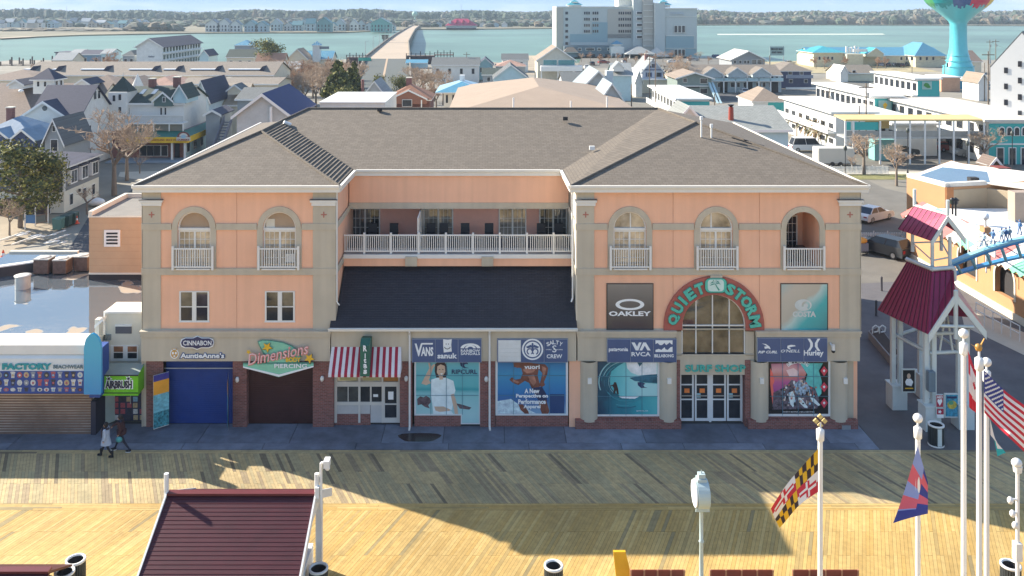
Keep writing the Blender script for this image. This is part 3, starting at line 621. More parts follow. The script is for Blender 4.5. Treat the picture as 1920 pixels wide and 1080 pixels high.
# posters on the upper wall
def poster(name,label,x0,x1,y0,y1,items,Y=0,fr=BLACK,fw=1.0,proud=.05,mull=(),hm=()):
    t=thing(name,label,'poster',(X((x0+x1)/2),Y - proud,Z(y1)))
    MB().box(X(x0),X(x1),Y - proud,Y - .002,Z(y1),Z(y0),fr).build('frame',t)
    prints('print',items,Y - proud,t,.0012)
    for x in mull: cube('glazing_joint',mat('joint_line',(.08,.22,.30),.5),t,X(x) - .012,X(x)+.012,Y - proud - .045,Y - proud - .04,Z(y1 - 1),Z(y0+1))
    for y in hm: cube('glazing_joint',mat('joint_line'),t,X(x0+1),X(x1 - 1),Y - proud - .047,Y - proud - .042,Z(y) - .012,Z(y)+.012)
    return t
def rect(a,b,c,d): return [(a,c),(b,c),(b,d),(a,d)]
GG=grad('charcoal_print',[(0,(.035,.035,.05)),(.4,(.07,.07,.08)),(1,(.22,.21,.20))],Z(618),Z(532),noise=.1)
t=poster('brand_poster','charcoal OAKLEY poster with a white oval ring left of the arch',1137,1225,531,619,[(GG,rect(1139,1224,533,618)),(PRINTW,ell(1181,571,27,10.5,36)),(GG,ell(1181,571,19.5,6.6,36))])
text('OAKLEY',1181,588,79,9,-.055,PRINTW,t,.01,bold=.035)
SEAG=grad('beach_aerial_print',[(0,(.02,.22,.25)),(.35,(.03,.42,.44)),(.5,(.45,.62,.60)),(.56,(.50,.46,.38)),(.8,(.55,.50,.42)),(1,(.35,.50,.50))],-1.0,1.6,noise=.5,nscale=.9,axis=2,diag=-1.1)
# diagonal shore: measured along z - 1.1 x
mr=[n for n in SEAG.node_tree.nodes if n.type == 'MAP_RANGE'][0]; zz=Z(618) - 1.1*X(1551); mr.inputs[1].default_value=zz+.4; mr.inputs[2].default_value=Z(533) - 1.1*X(1465)+.6
t=poster('brand_poster','aerial beach COSTA poster right of the arch',1463,1552,531,620,[(SEAG,rect(1465,1551,533,619))])
pw=mat('soft_white_print',(.62,.66,.64),.5)
text('COSTA',1508,589,44,11,-.055,pw,t,.004,bold=.05); prints('swirl_emblem',[(pw,ell(1506,572,16,11)),(SEAG,band(1511,573,4,8,-60,200)),],-.06,t)
# window posters
SKIN=mat('print_skin',(0.65,0.468,0.338),.5); SKIND=mat('print_dark_skin',(0.208,0.078,0.052),.5,scale=3,var=.4); HAIR=mat('print_hair',(0.0455,0.026,0.026),.5)
TEE=mat('print_pale_shirt',(0.78,0.9,0.9),.5,scale=2.5,var=.12); NAVYP=mat('print_navy',(0.026,0.039,0.117),.5); ROCK=mat('print_rock',(0.13,0.091,0.104),.6,scale=5,var=.6)
sea=grad('print_pale_sea',[(0,(.42,.68,.68)),(.4,(.25,.58,.60)),(.47,(.04,.36,.40)),(.53,(.12,.48,.50)),(1,(.16,.50,.56))],Z(776),Z(677),noise=.05)
girl=[(sea,rect(780,898,677,776)),(sea,rect(866,898,776,793)),(ROCK,[(782,748),(788,743),(794,745),(799,742),(806,746),(808,754),(803,760),(806,766),(797,763),(790,758),(783,760)]),(ROCK,[(855,756),(868,759),(884,764),(880,768),(862,766)]),
        (HAIR,[(816,682),(822,678),(833,678),(838,686),(839,702),(834,711),(818,708),(815,696)]),
        (TEE,[(808,712),(820,708),(836,708),(850,714),(854,732),(850,745),(848,768),(835,771),(812,770),(808,740)]),
        (SKIN,[(820,687),(826,683),(834,686),(835,697),(830,705),(831,711),(824,712),(823,705),(819,698)]),
        (SKIN,[(790,719),(800,700),(805,690),(803,680),(806,681),(808,687),(814,682),(816,684),(811,693),(808,703),(804,712),(808,718),(799,722)]),
        (SKIN,[(845,740),(851,738),(857,758),(859,776),(853,776),(850,762)]),(SKIN,[(814,762),(832,762),(845,768),(840,774),(818,774)]),
        (TEE,[(812,768),(824,772),(846,770),(850,776),(812,776)]),(HAIR,rect(823,825.5,692,693.2)),(HAIR,rect(829,831.5,692,693.2)),(PRINTW,[(825,700),(831,699.5),(828,702.5)]),
        (NAVYP,[(862,679),(876,679),(878,683),(874,682),(870,684),(872,688),(880,690),(870,690),(864,686)])]
t=poster('window_poster','window poster of a woman in a pale shirt at the sea under RIPCURL',779.5,898.5,676.5,777,girl,Y=-.03,fr=WF,proud=.012,mull=(808,837,867),hm=(703,740))
text('RIPCURL',871,697,48,8.5,-.065,NAVYP,t,.004,bold=.02)
deep=grad('print_blue_sea',[(0,(.25,.42,.58)),(.1,(.20,.35,.55)),(.25,(.05,.15,.38)),(.4,(.03,.20,.48)),(.75,(.05,.30,.52)),(1,(.03,.18,.42))],Z(776),Z(677),noise=.12)
man=[(deep,rect(933,1061,677,775.5)),(mat('print_foam',(0.585,0.754,0.9),.6,scale=4,var=.4),[(933,752),(958,748),(975,760),(995,770),(1005,775),(933,775)]),(mat('print_deep_blue',(0.026,0.065,0.182),.5),rect(1031,1058,739,775)),
       (SKIND,[(974,679),(984,678),(1000,681),(1022,683),(1028,690),(1026,702),(1020,716),(1022,722),(1016,726),(1011,722),(1014,712),(1017,700),(1010,692),(1008,704),(1013,724),(1008,728),(997,728),(992,718),(984,714),(972,722),(962,718),(955,712),(960,707),(966,712),(976,710),(980,700),(977,690),(962,688)]),
       (mat('print_skin_light',(.42,.19,.13),.5,scale=3,var=.4),[(986,686),(998,684),(1006,690),(1000,698),(988,700),(980,694)]),(mat('print_skin_light'),[(1016,686),(1024,690),(1022,702),(1018,708),(1017,696)]),(mat('print_skin_light'),[(990,704),(1001,702),(1006,716),(1000,724),(993,714)]),(mat('print_skin_light'),[(962,711),(974,716),(970,719),(961,715)]),
       (SKIND,[(961,678),(966,677),(976,678),(979,684),(970,690),(963,686)]),
       (mat('print_shorts',(0.026,0.039,0.104),.6),[(997,727),(1016,725),(1024,738),(1026,752),(1012,754),(1004,742)]),
       (SKIND,[(1008,752),(1024,750),(1030,770),(1028,775.5),(1016,775.5)]),(SKIND,[(972,758),(980,758),(990,770),(992,775.5),(984,775.5),(976,768)])]
t=poster('window_poster','window poster of a bare chested runner reading vuori on blue',932,1062,676.5,776.5,man,Y=-.03,fr=WF,proud=.012,mull=(963,1030),hm=(703,740))
text('vuori',997.5,688,29,8,-.09,PRINTW,t,.003,bold=.03)
for s,y,w in (('A New',733,28),('Perspective on',743,60),('Performance',753,52),('Apparel',763,32)): text(s,997.5,y,w,9,-.09,PRINTW,t,.003,bold=.045)
wav=grad('print_wave_barrel',[(0,(.015,.05,.10)),(.35,(.02,.18,.24)),(.7,(.04,.36,.42)),(1,(.10,.50,.52))],X(1118),X(1232),axis=0,noise=.7,nscale=1.3)
brl=grad('print_wave_light',[(0,(.06,.44,.48)),(.5,(.20,.62,.64)),(1,(.42,.74,.74))],X(1140),X(1200),axis=0,noise=.3)
dkw=mat('print_dark_water',(0.026,0.13,0.195),.5,scale=2,var=.5)
surf=[(wav,rect(1119,1232.5,677,777)),(brl,[(1146,696),(1158,686),(1172,678),(1232,678),(1232,700),(1200,704),(1196,742),(1162,742),(1148,730),(1142,714)]),(mat('print_cloud',(0.806,0.9,0.9),.6,scale=2,var=.3),[(1174,679),(1231,679),(1231,701),(1196,703),(1183,698),(1176,690)]),
        (dkw,[(1180,708),(1200,704),(1232,701),(1232,718),(1210,716),(1190,714)]),(brl,[(1196,716),(1232,719),(1232,742),(1196,742)]),
        (dkw,[(1194,678),(1206,678),(1199,687)]),(PRINTW,[(1158,742),(1200,742),(1190,747),(1166,746)]),
        (HAIR,[(1141,724),(1150,720),(1151,716),(1155,716),(1157,722),(1159,729),(1160,739),(1157,738),(1155,731),(1152,738),(1150,738),(1151,728),(1148,723)]),
        (NAVYP,[(1195,716),(1204,716),(1210,719),(1206,721),(1208,725),(1214,726),(1202,727),(1196,722)])]
rw=random.Random(6)
for k in range(26):
    a0_=rw.uniform(60,300); r_=rw.uniform(24,54); surf.insert(1+k,(rw.choice((dkw,mat('print_teal_streak',(.05,.30,.36),.5),mat('print_pale_streak',(.30,.55,.58),.5))),[(max(1119.5,min(1232,x)),max(677.5,min(776.5,y))) for x,y in band(1172,716,r_,r_+rw.uniform(.6,2.4),a0_,a0_+rw.uniform(25,80),n=8,ky=.9)]))
t=poster('window_poster','window poster of a surfer inside a teal wave under RIPCURL',1118.5,1233.5,676.5,778,surf,Y=-.07,fr=WF,proud=.012,mull=(1143,1173,1203),hm=(704,741))
text('RIPCURL',1204,733,46,8.5,-.105,NAVYP,t,.004,bold=.02); text('@RIPCURL_USA',1204,770.5,22,2.4,-.105,PRINTW,t,.003)
sun_p=grad('print_sunset',[(0,(.30,.06,.28)),(.4,(.55,.12,.30)),(.62,(.62,.22,.18)),(.8,(.70,.36,.38)),(1,(.42,.14,.26))],Z(740),Z(680),noise=.35,nscale=1.2)
crowd=mat('print_crowd',(0.13,0.104,0.13),.6,scale=7,var=1.0)
bb=[(BLACK,rect(1441,1553,677,776)),(sun_p,[(1446,682),(1500,681),(1512,700),(1506,715),(1495,726),(1450,736)]),(mat('print_teal_sky',(0.13,0.585,0.546),.5,scale=1.5,var=.3),[(1500,681),(1543,681),(1535,695),(1541,715),(1540,738),(1534,745),(1508,722),(1514,702)]),
      (mat('print_pale_sky',(0.9,0.65,0.624),.5),[(1474,694),(1488,690),(1498,697),(1496,706),(1480,706)]),(mat('print_red_edge',(0.9,0.169,0.13),.5),[(1444,690),(1449,700),(1452,715),(1449,722),(1452,745),(1449,762),(1444,720)]),
      (crowd,[(1450,736),(1462,730),(1474,724),(1484,712),(1496,716),(1506,708),(1516,722),(1528,728),(1536,748),(1532,766),(1448,768)]),
      (mat('print_figure_blue',(0.325,0.429,0.65),.6,scale=9,var=.9),[(1488,722),(1500,712),(1512,716),(1520,730),(1506,742),(1492,738)]),
      (TEE,[(1481,736),(1486,733),(1490,742),(1491,755),(1487,764),(1482,758),(1479,746)]),(TEE,[(1496,745),(1502,746),(1514,762),(1514,765),(1508,764),(1498,754)]),(TEE,[(1519,745),(1526,746),(1538,759),(1534,761),(1522,752)])]
rw=random.Random(9); cc_=[mat('print_' +n,c,.5) for n,c in (('figure_pale',(.75,.62,.55)),('figure_red',(.6,.15,.12)),('figure_sky',(.35,.6,.75)),('figure_black',(.02,.02,.03)),('figure_tan',(.5,.34,.22)),('figure_white',(.8,.8,.8)))]
for k in range(60): x_,y_=rw.uniform(1466,1532),0; y_=712+abs(x_ - 1498)*.35+rw.uniform(0,42); bb.append((rw.choice(cc_),ell(x_,y_,rw.uniform(.8,2.2),rw.uniform(1.2,4.2),7)))
for yy in (694,724,754): bb += [(mat('print_crimson',(0.65,0.052,0.091),.5),[(1544,yy - 9),(1551,yy),(1544,yy+10),(1537,yy)]),(PRINTW,[(1544,yy - 3),(1546.5,yy),(1544,yy+3),(1541.5,yy)])]
t=poster('window_poster','window poster of surfers with boards before a pink sunset on black',1441.5,1553.5,676.5,778,bb,Y=-.07,fr=WF,proud=.012,mull=(1466,1495,1524),hm=(704,741))
for i,ch in enumerate('BILLABONG'): a=150 - i*15; text(ch,1496+21*math.cos(R(a)),690 - 12*math.sin(R(a)),4.2,7,-.105,PRINTW,t,.003,rot=R((a - 90)*.6),bold=.02)
text('ANDY IRONS | BILLABONG',1497,772.5,60,2.6,-.105,PRINTW,t,.003)
# shop name signs on the left
t=thing('bakery_sign','navy scalloped sign reading CINNABON over the blue roller door','sign',(X(370),-.2,Z(655)))
def plaque(cx,cy,g): return [(cx - 31 - g,cy),(cx - 29 - g,cy - 6 - g),(cx - 22,cy - 9 - g),(cx - 8,cy - 9 - g),(cx,cy - 12.5 - g),(cx+8,cy - 9 - g),(cx+22,cy - 9 - g),(cx+29+g,cy - 6 - g),(cx+31+g,cy),(cx+29+g,cy+6+g),(cx+22,cy+9+g),(cx+8,cy+9+g),(cx,cy+12+g),(cx - 8,cy+9+g),(cx - 22,cy+9+g),(cx - 29 - g,cy+6+g)]
prints('sign_box',[(PRINTW,plaque(370,642.5,.8)),(mat('bakery_navy',(.02,.03,.11),.35),plaque(370,642.5,-1))],-.17,t,.05,.05)
text('CINNABON',370,643,53,9,-.32,PRINTW,t,.02,bold=.01)
t=thing('pretzel_sign',"sign with a golden haloed pretzel and blue edged white letters AuntieAnne's",'sign',(X(370),-.2,Z(675)))
text("AuntieAnne's",379.5,666.5,86,12,-.16,mat('pretzel_blue',(.03,.08,.25),.4),t,.05,bold=.10,name='letter_backing'); text("AuntieAnne's",379.5,666.5,82,9.5,-.215,PRINTW,t,.03,bold=.03)
gold=mat('pretzel_gold',(.62,.36,.10),.4)
prints('pretzel',[(PRINTW,ell(327,663,8.2,9.5)),(gold,ell(327,663.5,6.4,7.3)),(PRINTW,ell(324.3,662,1.8,2.4)),(PRINTW,ell(329.7,662,1.8,2.4)),(PRINTW,ell(327,667.5,2,1.5)),(gold,band(327,655,3.5,5,0,360,ky=.4))],-.17,t,.012,.012)
t=thing('piercing_sign','mint boomerang shaped sign with pink neon script Dimensions, stars and PIERCING','sign',(X(522),-.3,Z(707)))
MINT=mat('mint_sign',(.24,.60,.42),.4,var=.08); MINTD=mat('mint_sign_edge',(.10,.30,.22),.4); YEL=mat('sign_yellow',(.85,.50,.03),.4)
prints('sign_box',[(MINTD,[(483,640),(492,637),(510,638),(530,641),(548,648),(562,658),(566,668),(560,680),(520,690),(500,684),(494,664),(486,648)]),(MINT,[(485,641),(493,638.6),(510,639.6),(530,643),(546,649),(560,659),(563,668),(556,680),(520,688),(502,682),(498,664),(488,648)]),(MINTD,[(456,680),(588,679),(588,687),(523,707),(456,688)]),(MINT,[(456,683),(588,682),(588,686),(523,701),(456,687)]),(PRINTW,[(456,686.5),(523,702),(588,685.5),(588,688),(523,706),(456,689)])],-.2,t,.03,.03)
text('Dimensions',521,664,118,22,-.38,mat('neon_pink',(.80,.22,.22),.4),t,.02,rot=R(11),shear=.35,bold=.025)
text('Dimensions',520.5,663.7,116,20,-.405,mat('neon_pale',(.85,.62,.60),.4),t,.01,rot=R(11),shear=.35,bold=-.012,name='neon_tube')
text('PIERCING',545,686,61,8,-.38,PRINTW,t,.02,bold=.02); text('BODY',550,674,28,9,-.38,YEL,t,.02,bold=.04)
def star(cx,cy,r,k=.45,a0=0,n=5): return [(cx+(r if i % 2 == 0 else r*k)*math.cos(R(a0+i*180/n)),cy - (r if i % 2 == 0 else r*k)*math.sin(R(a0+i*180/n))) for i in range(2*n)]
prints('star',[(HAIR,star(501.5,651.5,11,a0=60)),(YEL,star(501,651,10,a0=60))],-.36,t,.01,.01); prints('star',[(HAIR,star(580.5,672.5,11,a0=60)),(YEL,star(580,672,10,a0=60))],-.36,t,.01,.01); prints('star',[(YEL,star(466,660,5,a0=60))],-.36,t,.01,.01)
# striped awning and vertical sign
aw=thing('striped_awning','red and white striped awning over the ice counter','awning',(X(686),-.3,Z(700)))
RED=mat('awning_red',(.36,.012,.04),.7); AWW=mat('awning_white',(.74,.70,.70),.7)
ya,yb=-.17,-1.0; n=23; xt0,xt1,xb0,xb1=X(623),X(753),X(615.5,yb),X(751,yb); zt_,zb_=Z(648),Z(702,yb)
for i in range(n):
    a,b=i/n,(i+1)/n; m=RED if i % 2 else AWW
    p=[(xt0+(xt1 - xt0)*a,ya,zt_),(xt0+(xt1 - xt0)*b,ya,zt_),(xb0+(xb1 - xb0)*b,yb,zb_),(xb0+(xb1 - xb0)*a,yb,zb_)]
    mb=MB(); mb.face(p,m); mb.face([p[3],p[2],(p[2][0],yb - .01,zb_ - .14),(p[3][0],yb - .01,zb_ - .14)],m); mb.build('stripe',aw)
MB().face([(xt0,ya,zt_),(xb0,yb,zb_),(xb0,ya,zb_)],AWW).build('side_cloth',aw); MB().face([(xt1,ya,zt_),(xb1,yb,zb_),(xb1,ya,zb_)],AWW).build('side_cloth',aw)
vs_=thing('vertical_sign',"green upright banner with white letters Rita's down the striped awning",'sign',(X(683),-.9,Z(705)))
GRN=mat('banner_green',(.02,.13,.09),.5)
sec=[(-.17,Z(628)),(-.75,Z(634,-.75)),(-1.2,Z(648,-1.2)),(-1.25,Z(706,-1.25)),(-1.0,Z(706,-1.0)),(-.17,Z(660))]
MB().prism([(X(675,y if y <-1 else -1.1),y,z) for y,z in sec],(X(693,-1.1) - X(675,-1.1),0,0),GRN).build('sign_box',vs_)
for i,ch in enumerate("Rita's"): text(ch,684.5+.3*(i % 2),(653,667,676,686,680.5,697)[i] if ch != "'" else 690,{'i': 2,"'": 2,'t': 5}.get(ch,7),{'R': 11,'i': 9,"'": 3,'t': 9}.get(ch,8),-1.27,PRINTW,vs_,.02,bold=.04,name='letter')
# folding boards on the brick piers by the blue door
for x0,x1,lab in ((296,318,'tall narrow menu banner left of the blue roller door'),(430,438,'tall narrow menu banner seen edge-on right of the blue roller door')):
    t=thing('menu_banner',lab,'banner',(X(x0),-.3,0)); o1,o2=-.12,-.75; sgn=1 if x0 <400 else -1
    pa=(X(x0),o1 if sgn >0 else o2); pb=(X(x1),o2 if sgn >0 else o1)
    if sgn >0: pa,pb=(X(296),-.62),(X(318),-.12)
    else: pa,pb=(X(429),-.12),(X(438),-.85)
    def strip(z0,z1,m,off):
        dx,dy=pb[0] - pa[0],pb[1] - pa[1]; L=math.hypot(dx,dy); nx,ny=dy/L*off,-dx/L*off
        return [(pa[0]+nx,pa[1]+ny,z0),(pb[0]+nx,pb[1]+ny,z0),(pb[0]+nx,pb[1]+ny,z1),(pa[0]+nx,pa[1]+ny,z1)]
    zz=lambda y: Z(y,-.35)
    mb=MB()
    for o in (0,.04): mb.face(strip(zz(800),zz(700),WHITE,o),WHITE)
    mb.build('board',t)
    mb=MB()
    for i,(ya_,yb_,m) in enumerate(((700,712,mat('banner_indigo',(.04,.04,.25),.5)),(712,737,mat('banner_orange',(.8,.36,.03),.5)),(737,770,mat('banner_aqua',(.18,.48,.55),.5,scale=6,var=.4)),(770,799,mat('banner_teal',(.05,.25,.30),.5,scale=9,var=.9)))): mb.face(strip(zz(yb_),zz(ya_),m,-.012 if False else .045),m); mb.face(strip(zz(yb_),zz(ya_),m,-.005),m)
    mb.build('print',t)
# ================================================================ GROUND, BOARDWALK, STREETS
def sheet(name,pts,z,m,kind='structure',thick=0,parent=None):
    mb=MB()
    if thick: mb.prism([(x,y,z - thick) for x,y in pts],(0,0,thick),m)
    else: mb.face([(x,y,z) for x,y in pts],m)
    o=mb.build(name,parent)
    if not parent: o['kind']=kind
    return o
SAND=mat('sandy_ground',(.34,.28,.20),.95,var=.22,scale=.12,bump=.03,bscale=2)
LAND=mat('town_ground',(.24,.22,.18),.95,var=.30,scale=.05,bump=.03,bscale=1)
ASPH=mat('pale_asphalt',(.15,.14,.12),.9,var=.18,scale=.3,bump=.004,bscale=12)
ASPHD=mat('dark_asphalt',(.07,.07,.075),.9,var=.2,scale=.3,bump=.004,bscale=12)
SLAB=mat('shade_blue_pavement',(.155,.175,.225),.7,var=.28,scale=1.3,bump=.003,bscale=18,wear=.35)  # grey concrete with the blue of the shade put into its colour
GRASS=mat('dry_grass',(.20,.19,.07),.95,var=.3,scale=.8,bump=.03,bscale=6)
def shore(px): return 318+14*math.sin(px*.011)+6*math.sin(px*.05)
land=[(-900,-2.45)]+[(900,-2.45),(900,330)]+[((p - CX)/F*(shore(p)+D0),shore(p)) for p in range(2900,-1000,-45)]+[(-900,300)]
g=sheet('ground',land,-.06,LAND,thick=1.6)
b=sheet('beach',[(-900,-400),(900,-400),(900,-46),(-900,-46)],-.5,SAND)
# water
wm=mat('bay_water',(.12,.205,.16),.4,var=.4,scale=.006,bump=.06,bscale=.9,spec=.35)
WPTS=[(-5000,250),(5000,250),(5000,7000),(-5000,7000)]
sheet('water',WPTS,-.7,wm)
# far land
def edge(ppx,py): return G(ppx,py,0)
fl=[(-400,66),(0,72),(150,66),(370,62),(640,61),(780,55),(850,55),(1040,53),(1300,47),(1500,46.5),(1700,47),(1920,48),(2400,50)]
pts=[edge(a,b_) for a,b_ in fl]
sheet('far_shore',pts+[(6500,6500),(-6500,6500)],.3,mat('marsh_ground',(.17,.15,.095),.95,var=.4,scale=.012),thick=1.4)
mb=MB();
for q in ([(0,71.3),(50,68.5),(70,69),(60,70),(0,73)],): mb.face([(*edge(a,b_),.34) for a,b_ in q][::-1],SAND)
mb.build('sand_bar')['kind']='structure'
# pavement in front of the shops: slabs with joints
pv=sheet('pavement',[(-60,-2.40),(X(1620),-2.40),(X(1620),.6),(-60,.6)],-.03,ASPHD,thick=.3)
ys=[-2.37,-1.72,.3]; SLABS=[SLAB,mat('shade_blue_pavement_worn',(.13,.15,.195),.7,var=.28,scale=1.1,bump=.003,bscale=18,wear=.35),mat('shade_blue_pavement_pale',(.18,.205,.26),.7,var=.25,scale=1.4,bump=.003,bscale=18,wear=.3)]
rnd=random.Random(3)
for r in range(2):
    x=-27.0
    while x <X(1612):
        w=rnd.choice((3.1,4.0,4.6)); x2=min(x+w,X(1612)); cube('slab',rnd.choice(SLABS),pv,x+.015,x2 - .015,ys[r]+.015,ys[r+1] - .015,-.03,.0); x=x2
# damp stain and plaza at the street end
sheet('street',[(X(1612),-2.40),(60,-2.40),(60,26),(46,26),(X(1612)+.3,22)],-.012,mat('plaza_asphalt',(.115,.11,.115),.85,var=.2,scale=.5,bump=.004,bscale=14),thick=.2)
st=MB(); st.face([(X(787,-.9)+1.05*math.cos(a)*(1+.15*math.sin(3*a)),-1.15+.55*math.sin(a)*(1+.2*math.cos(2*a)),.003) for a in [i*.35 for i in range(18)]],mat('wet_stain',(.03,.028,.03),.25)); st.build('wet_patch',pv)
# boardwalk -------------------------------------------------------
bw=sheet('boardwalk',[(-60,-46),(60,-46),(60,-2.42),(-60,-2.42)],-.05,mat('shadow_gap',(.05,.04,.03),.9),thick=.25)
TONES=[mat('pine_board_' +n,c,.75,var=.14,scale=3.5,bump=.002,bscale=25,wear=.22) for n,c in
         (('honey',(0.52,0.343,0.111)),('straw',(0.56,0.387,0.139)),('tan',(0.485,0.319,0.102)),('sand',(0.54,0.363,0.123)),('amber',(0.5,0.319,0.0943)),('weathered',(0.42,0.294,0.107)),('grey',(0.32,0.245,0.111)))]
TW_=[5,5,5,5,4,1.6,.7]
TONESG=[mat('old_board_' +n,c,.8,var=.18,scale=3.5,bump=.002,bscale=25,wear=.25) for n,c in
         (('straw',(0.508,0.379,0.185)),('olive',(0.404,0.327,0.176)),('tan',(0.47,0.354,0.176)),('brown',(0.329,0.25,0.145)),('dark',(0.207,0.159,0.0964)))]
TWG=[3,4,4,2,.5]
rnd=random.Random(11)
PM={}
def plank_mesh(w,L,slope,m):
    k=(round(w,3),round(L,3),slope,m.name)
    if k not in PM:
        h=L; dx=slope*h/2; a=w/2
        v=[(-a - dx,-h/2,0),(a - dx,-h/2,0),(a+dx,h/2,0),(-a+dx,h/2,0)]
        PM[k]=MB().prism([(x,y,-.035) for x,y,_ in v],(0,0,.035),m).build('plank',data=True)
    return PM[k]
stuffp=MB(); single=0
def add_plank(cx_,cy_,w,L,slope,m,one=False):
    global single
    dz=rnd.uniform(-.004,.002)
    if one and single <300:
        link('plank',plank_mesh(w,L,slope,m),bw,(cx_,cy_,dz)); single += 1; return
    h=L/2; dx=slope*h; a=w/2; z=dz
    v=[(cx_ - a - dx,cy_ - h,z),(cx_+a - dx,cy_ - h,z),(cx_+a+dx,cy_+h,z),(cx_ - a+dx,cy_+h,z)]
    stuffp.face(v,m); stuffp.face([v[0],(v[0][0],v[0][1],-.04),(v[1][0],v[1][1],-.04),v[1]],m); stuffp.face([v[0],v[3],(v[3][0],v[3][1],-.04),(v[0][0],v[0][1],-.04)],m)
def zone(y0,y1,slope,pitch,rows,tones,tw,one=None):
    y_edges=[y1 - r for r in rows]; x=-50.0; i=0
    while x <50:
        cut=sorted(set([0.0]+rnd.sample(rows,min(len(rows),rnd.choice((1,1,2))))+[y1 - y0])) if rows else [0,y1 - y0]
        for a,b_ in zip(cut,cut[1:]):
            ya,yb_=y1 - a,y1 - b_; ym=(ya+yb_)/2; xm=x+slope*(ym - y1)
            px_=CX+F*xm/(ym+D0)
            add_plank(xm,ym,pitch - .009,ya - yb_ - .008,slope,rnd.choices(tones,tw)[0],one and -10 <px_ <1930 and a == 0)
        x += pitch; i += 1
def strip(y0,y1,n,tones,tw):
    w=(y1 - y0)/n
    for i in range(n):
        x=-50+rnd.random()*3
        while x <50:
            L=rnd.choice((3.0,3.6,4.2)); ym=y0+w*(i+.5); add_plank(x+L/2,ym,L - .008,w - .009,0,rnd.choices(tones,tw)[0]); x += L
strip(-2.73,-2.40,2,TONESG,TWG)
zone(-7.0,-2.735,-.47,.155,[1.65,2.68],TONESG,TWG)
strip(-7.50,-7.005,4,TONES,TW_)
zone(-12.1,-7.505,.43,.155,[1.55,3.1],TONES,TW_,one=True)
strip(-12.6,-12.105,4,TONES,TW_)
zone(-20,-12.605,-.47,.155,[2.0,4.5],TONES,TW_)
zone(-46,-20.005,.43,.31,[6,12,18],TONES,TW_)
so=stuffp.build('boardwalk_planks',bw); so['kind']='stuff'
# --- town streets (sheets 4 mm above each other)
def gq(*pts): return [G(a,b_,0) for a,b_ in pts]
def flat(name,pts,m,z=-.055): return sheet(name,pts,z,m)
XR=X(1612)+.3
flat('side_street',[(XR,18),(60,18),(60,33),(48,60),(48,118),(XR+1.0,118),(XR,60)],ASPH,-.052)
flat('cross_street',[(XR+1.0,72),(160,72),(160,86),(XR+1,86)],ASPH,-.048)
flat('footpath',[(XR,6),(XR+2.3,6),(XR+2.3,56),(XR,56)],mat('pale_concrete',(.50,.45,.36),.9,var=.1,scale=.4),-.04)
flat('footpath',[(XR+2,86.5),(160,86.5),(160,89.5),(XR+2,89.5)],mat('pale_concrete'),-.044)
flat('footpath',[(XR+2,68),(160,68),(160,71),(XR+2,71)],mat('pale_concrete'),-.044)
flat('grass_verge',gq((1575,326),(1700,326),(1700,336),(1580,336)),GRASS,-.04)
flat('back_street',[(-140,88),(-41,88),(-41,100),(-140,100)],ASPHD,-.05)
flat('alley',[(X(268) - 14.0,14),(X(268) - 1,14),(-28,60),(-36,100),(-47,100),(-42,45)],ASPHD,-.046)
flat('sand_lot',gq((0,398),(110,402),(96,436),(48,462),(0,480)),SAND,-.042)
flat('bright_path',gq((225,322),(300,320),(290,342),(222,330)),mat('pale_concrete'),-.042)
flat('car_park',gq((1080,128),(1350,124),(1352,108),(1090,109)),ASPH,-.046)
flat('car_park',gq((1455,180),(1680,172),(1640,150),(1440,160)),ASPH,-.046)
flat('grass_verge',gq((1430,116),(1560,112),(1700,122),(1760,134),(1500,138)),mat('tan_grass',(.36,.30,.17),.95,var=.25,scale=.3),-.046)
flat('car_park',gq((1650,300),(1900,300),(1860,262),(1650,262)),ASPHD,-.044)
for a,b_ in ((1650,305),(1700,318)): pass
# bridge approach and bridge over the bay
def bp(px_,py_,z): return (*G(px_,py_,z),z)
L=[(655,190,-.03),(668,150,.3),(685,110,1.8),(722,80,4.0),(742,66,4.4),(760,55.5,3.0),(772,49,.7),(784,43,.5)]
Rr=[(790,190,-.03),(768,150,.3),(767,110,1.8),(765,80,4.0),(772,66,4.4),(778,55.5,3.0),(786,49,.7),(792,43,.5)]
PL=[bp(*a) for a in L]; PR=[Vector(bp(*b_)) for b_ in Rr]; PL=[Vector(p) for p in PL]
brg=thing('road_bridge','long concrete road bridge curving over the bay','bridge',tuple(PL[2]))
DECKM=mat('bridge_concrete',(.40,.32,.24),.9,var=.08,scale=.05)
mb=MB()
for i in range(len(PL) - 1):
    m_=mat('approach_asphalt',(.085,.095,.088),.9) if i <2 else DECKM
    mb.face([PL[i],PR[i],PR[i+1],PL[i+1]],m_)
    if i >= 1:
        dn=Vector((0,0,-1.1)); mb.face([PL[i]+dn,PL[i+1]+dn,PR[i+1]+dn,PR[i]+dn],DECKM)
mb.build('deck',brg)
for Q,s in ((PL,1),(PR,-1)):
    mb=MB()
    for i in range(1,len(PL) - 1):
        a,b_=Q[i],Q[i+1]; o_=Vector((s*-.5,0,0)); u=Vector((0,0,1.0)); dn=Vector((0,0,-1.1))
        v=[a+dn,b_+dn,b_+u,a+u,a+dn+o_,b_+dn+o_,b_+u+o_,a+u+o_]
        mb.mesh(v,[(0,1,2,3),(7,6,5,4),(3,2,6,7),(0,4,5,1)],mat('bridge_side',(.20,.18,.15),.9))
    mb.build('parapet',brg)
for i in range(2,6):
    for k in range(6):
        t=k/6; c=PL[i].lerp(PL[i+1],t); d=PR[i].lerp(PR[i+1],t); z=c.z - 1.1
        MB().box(c.x,d.x,c.y,c.y+1.2,-1.0,z,CONC).build('pier',brg)
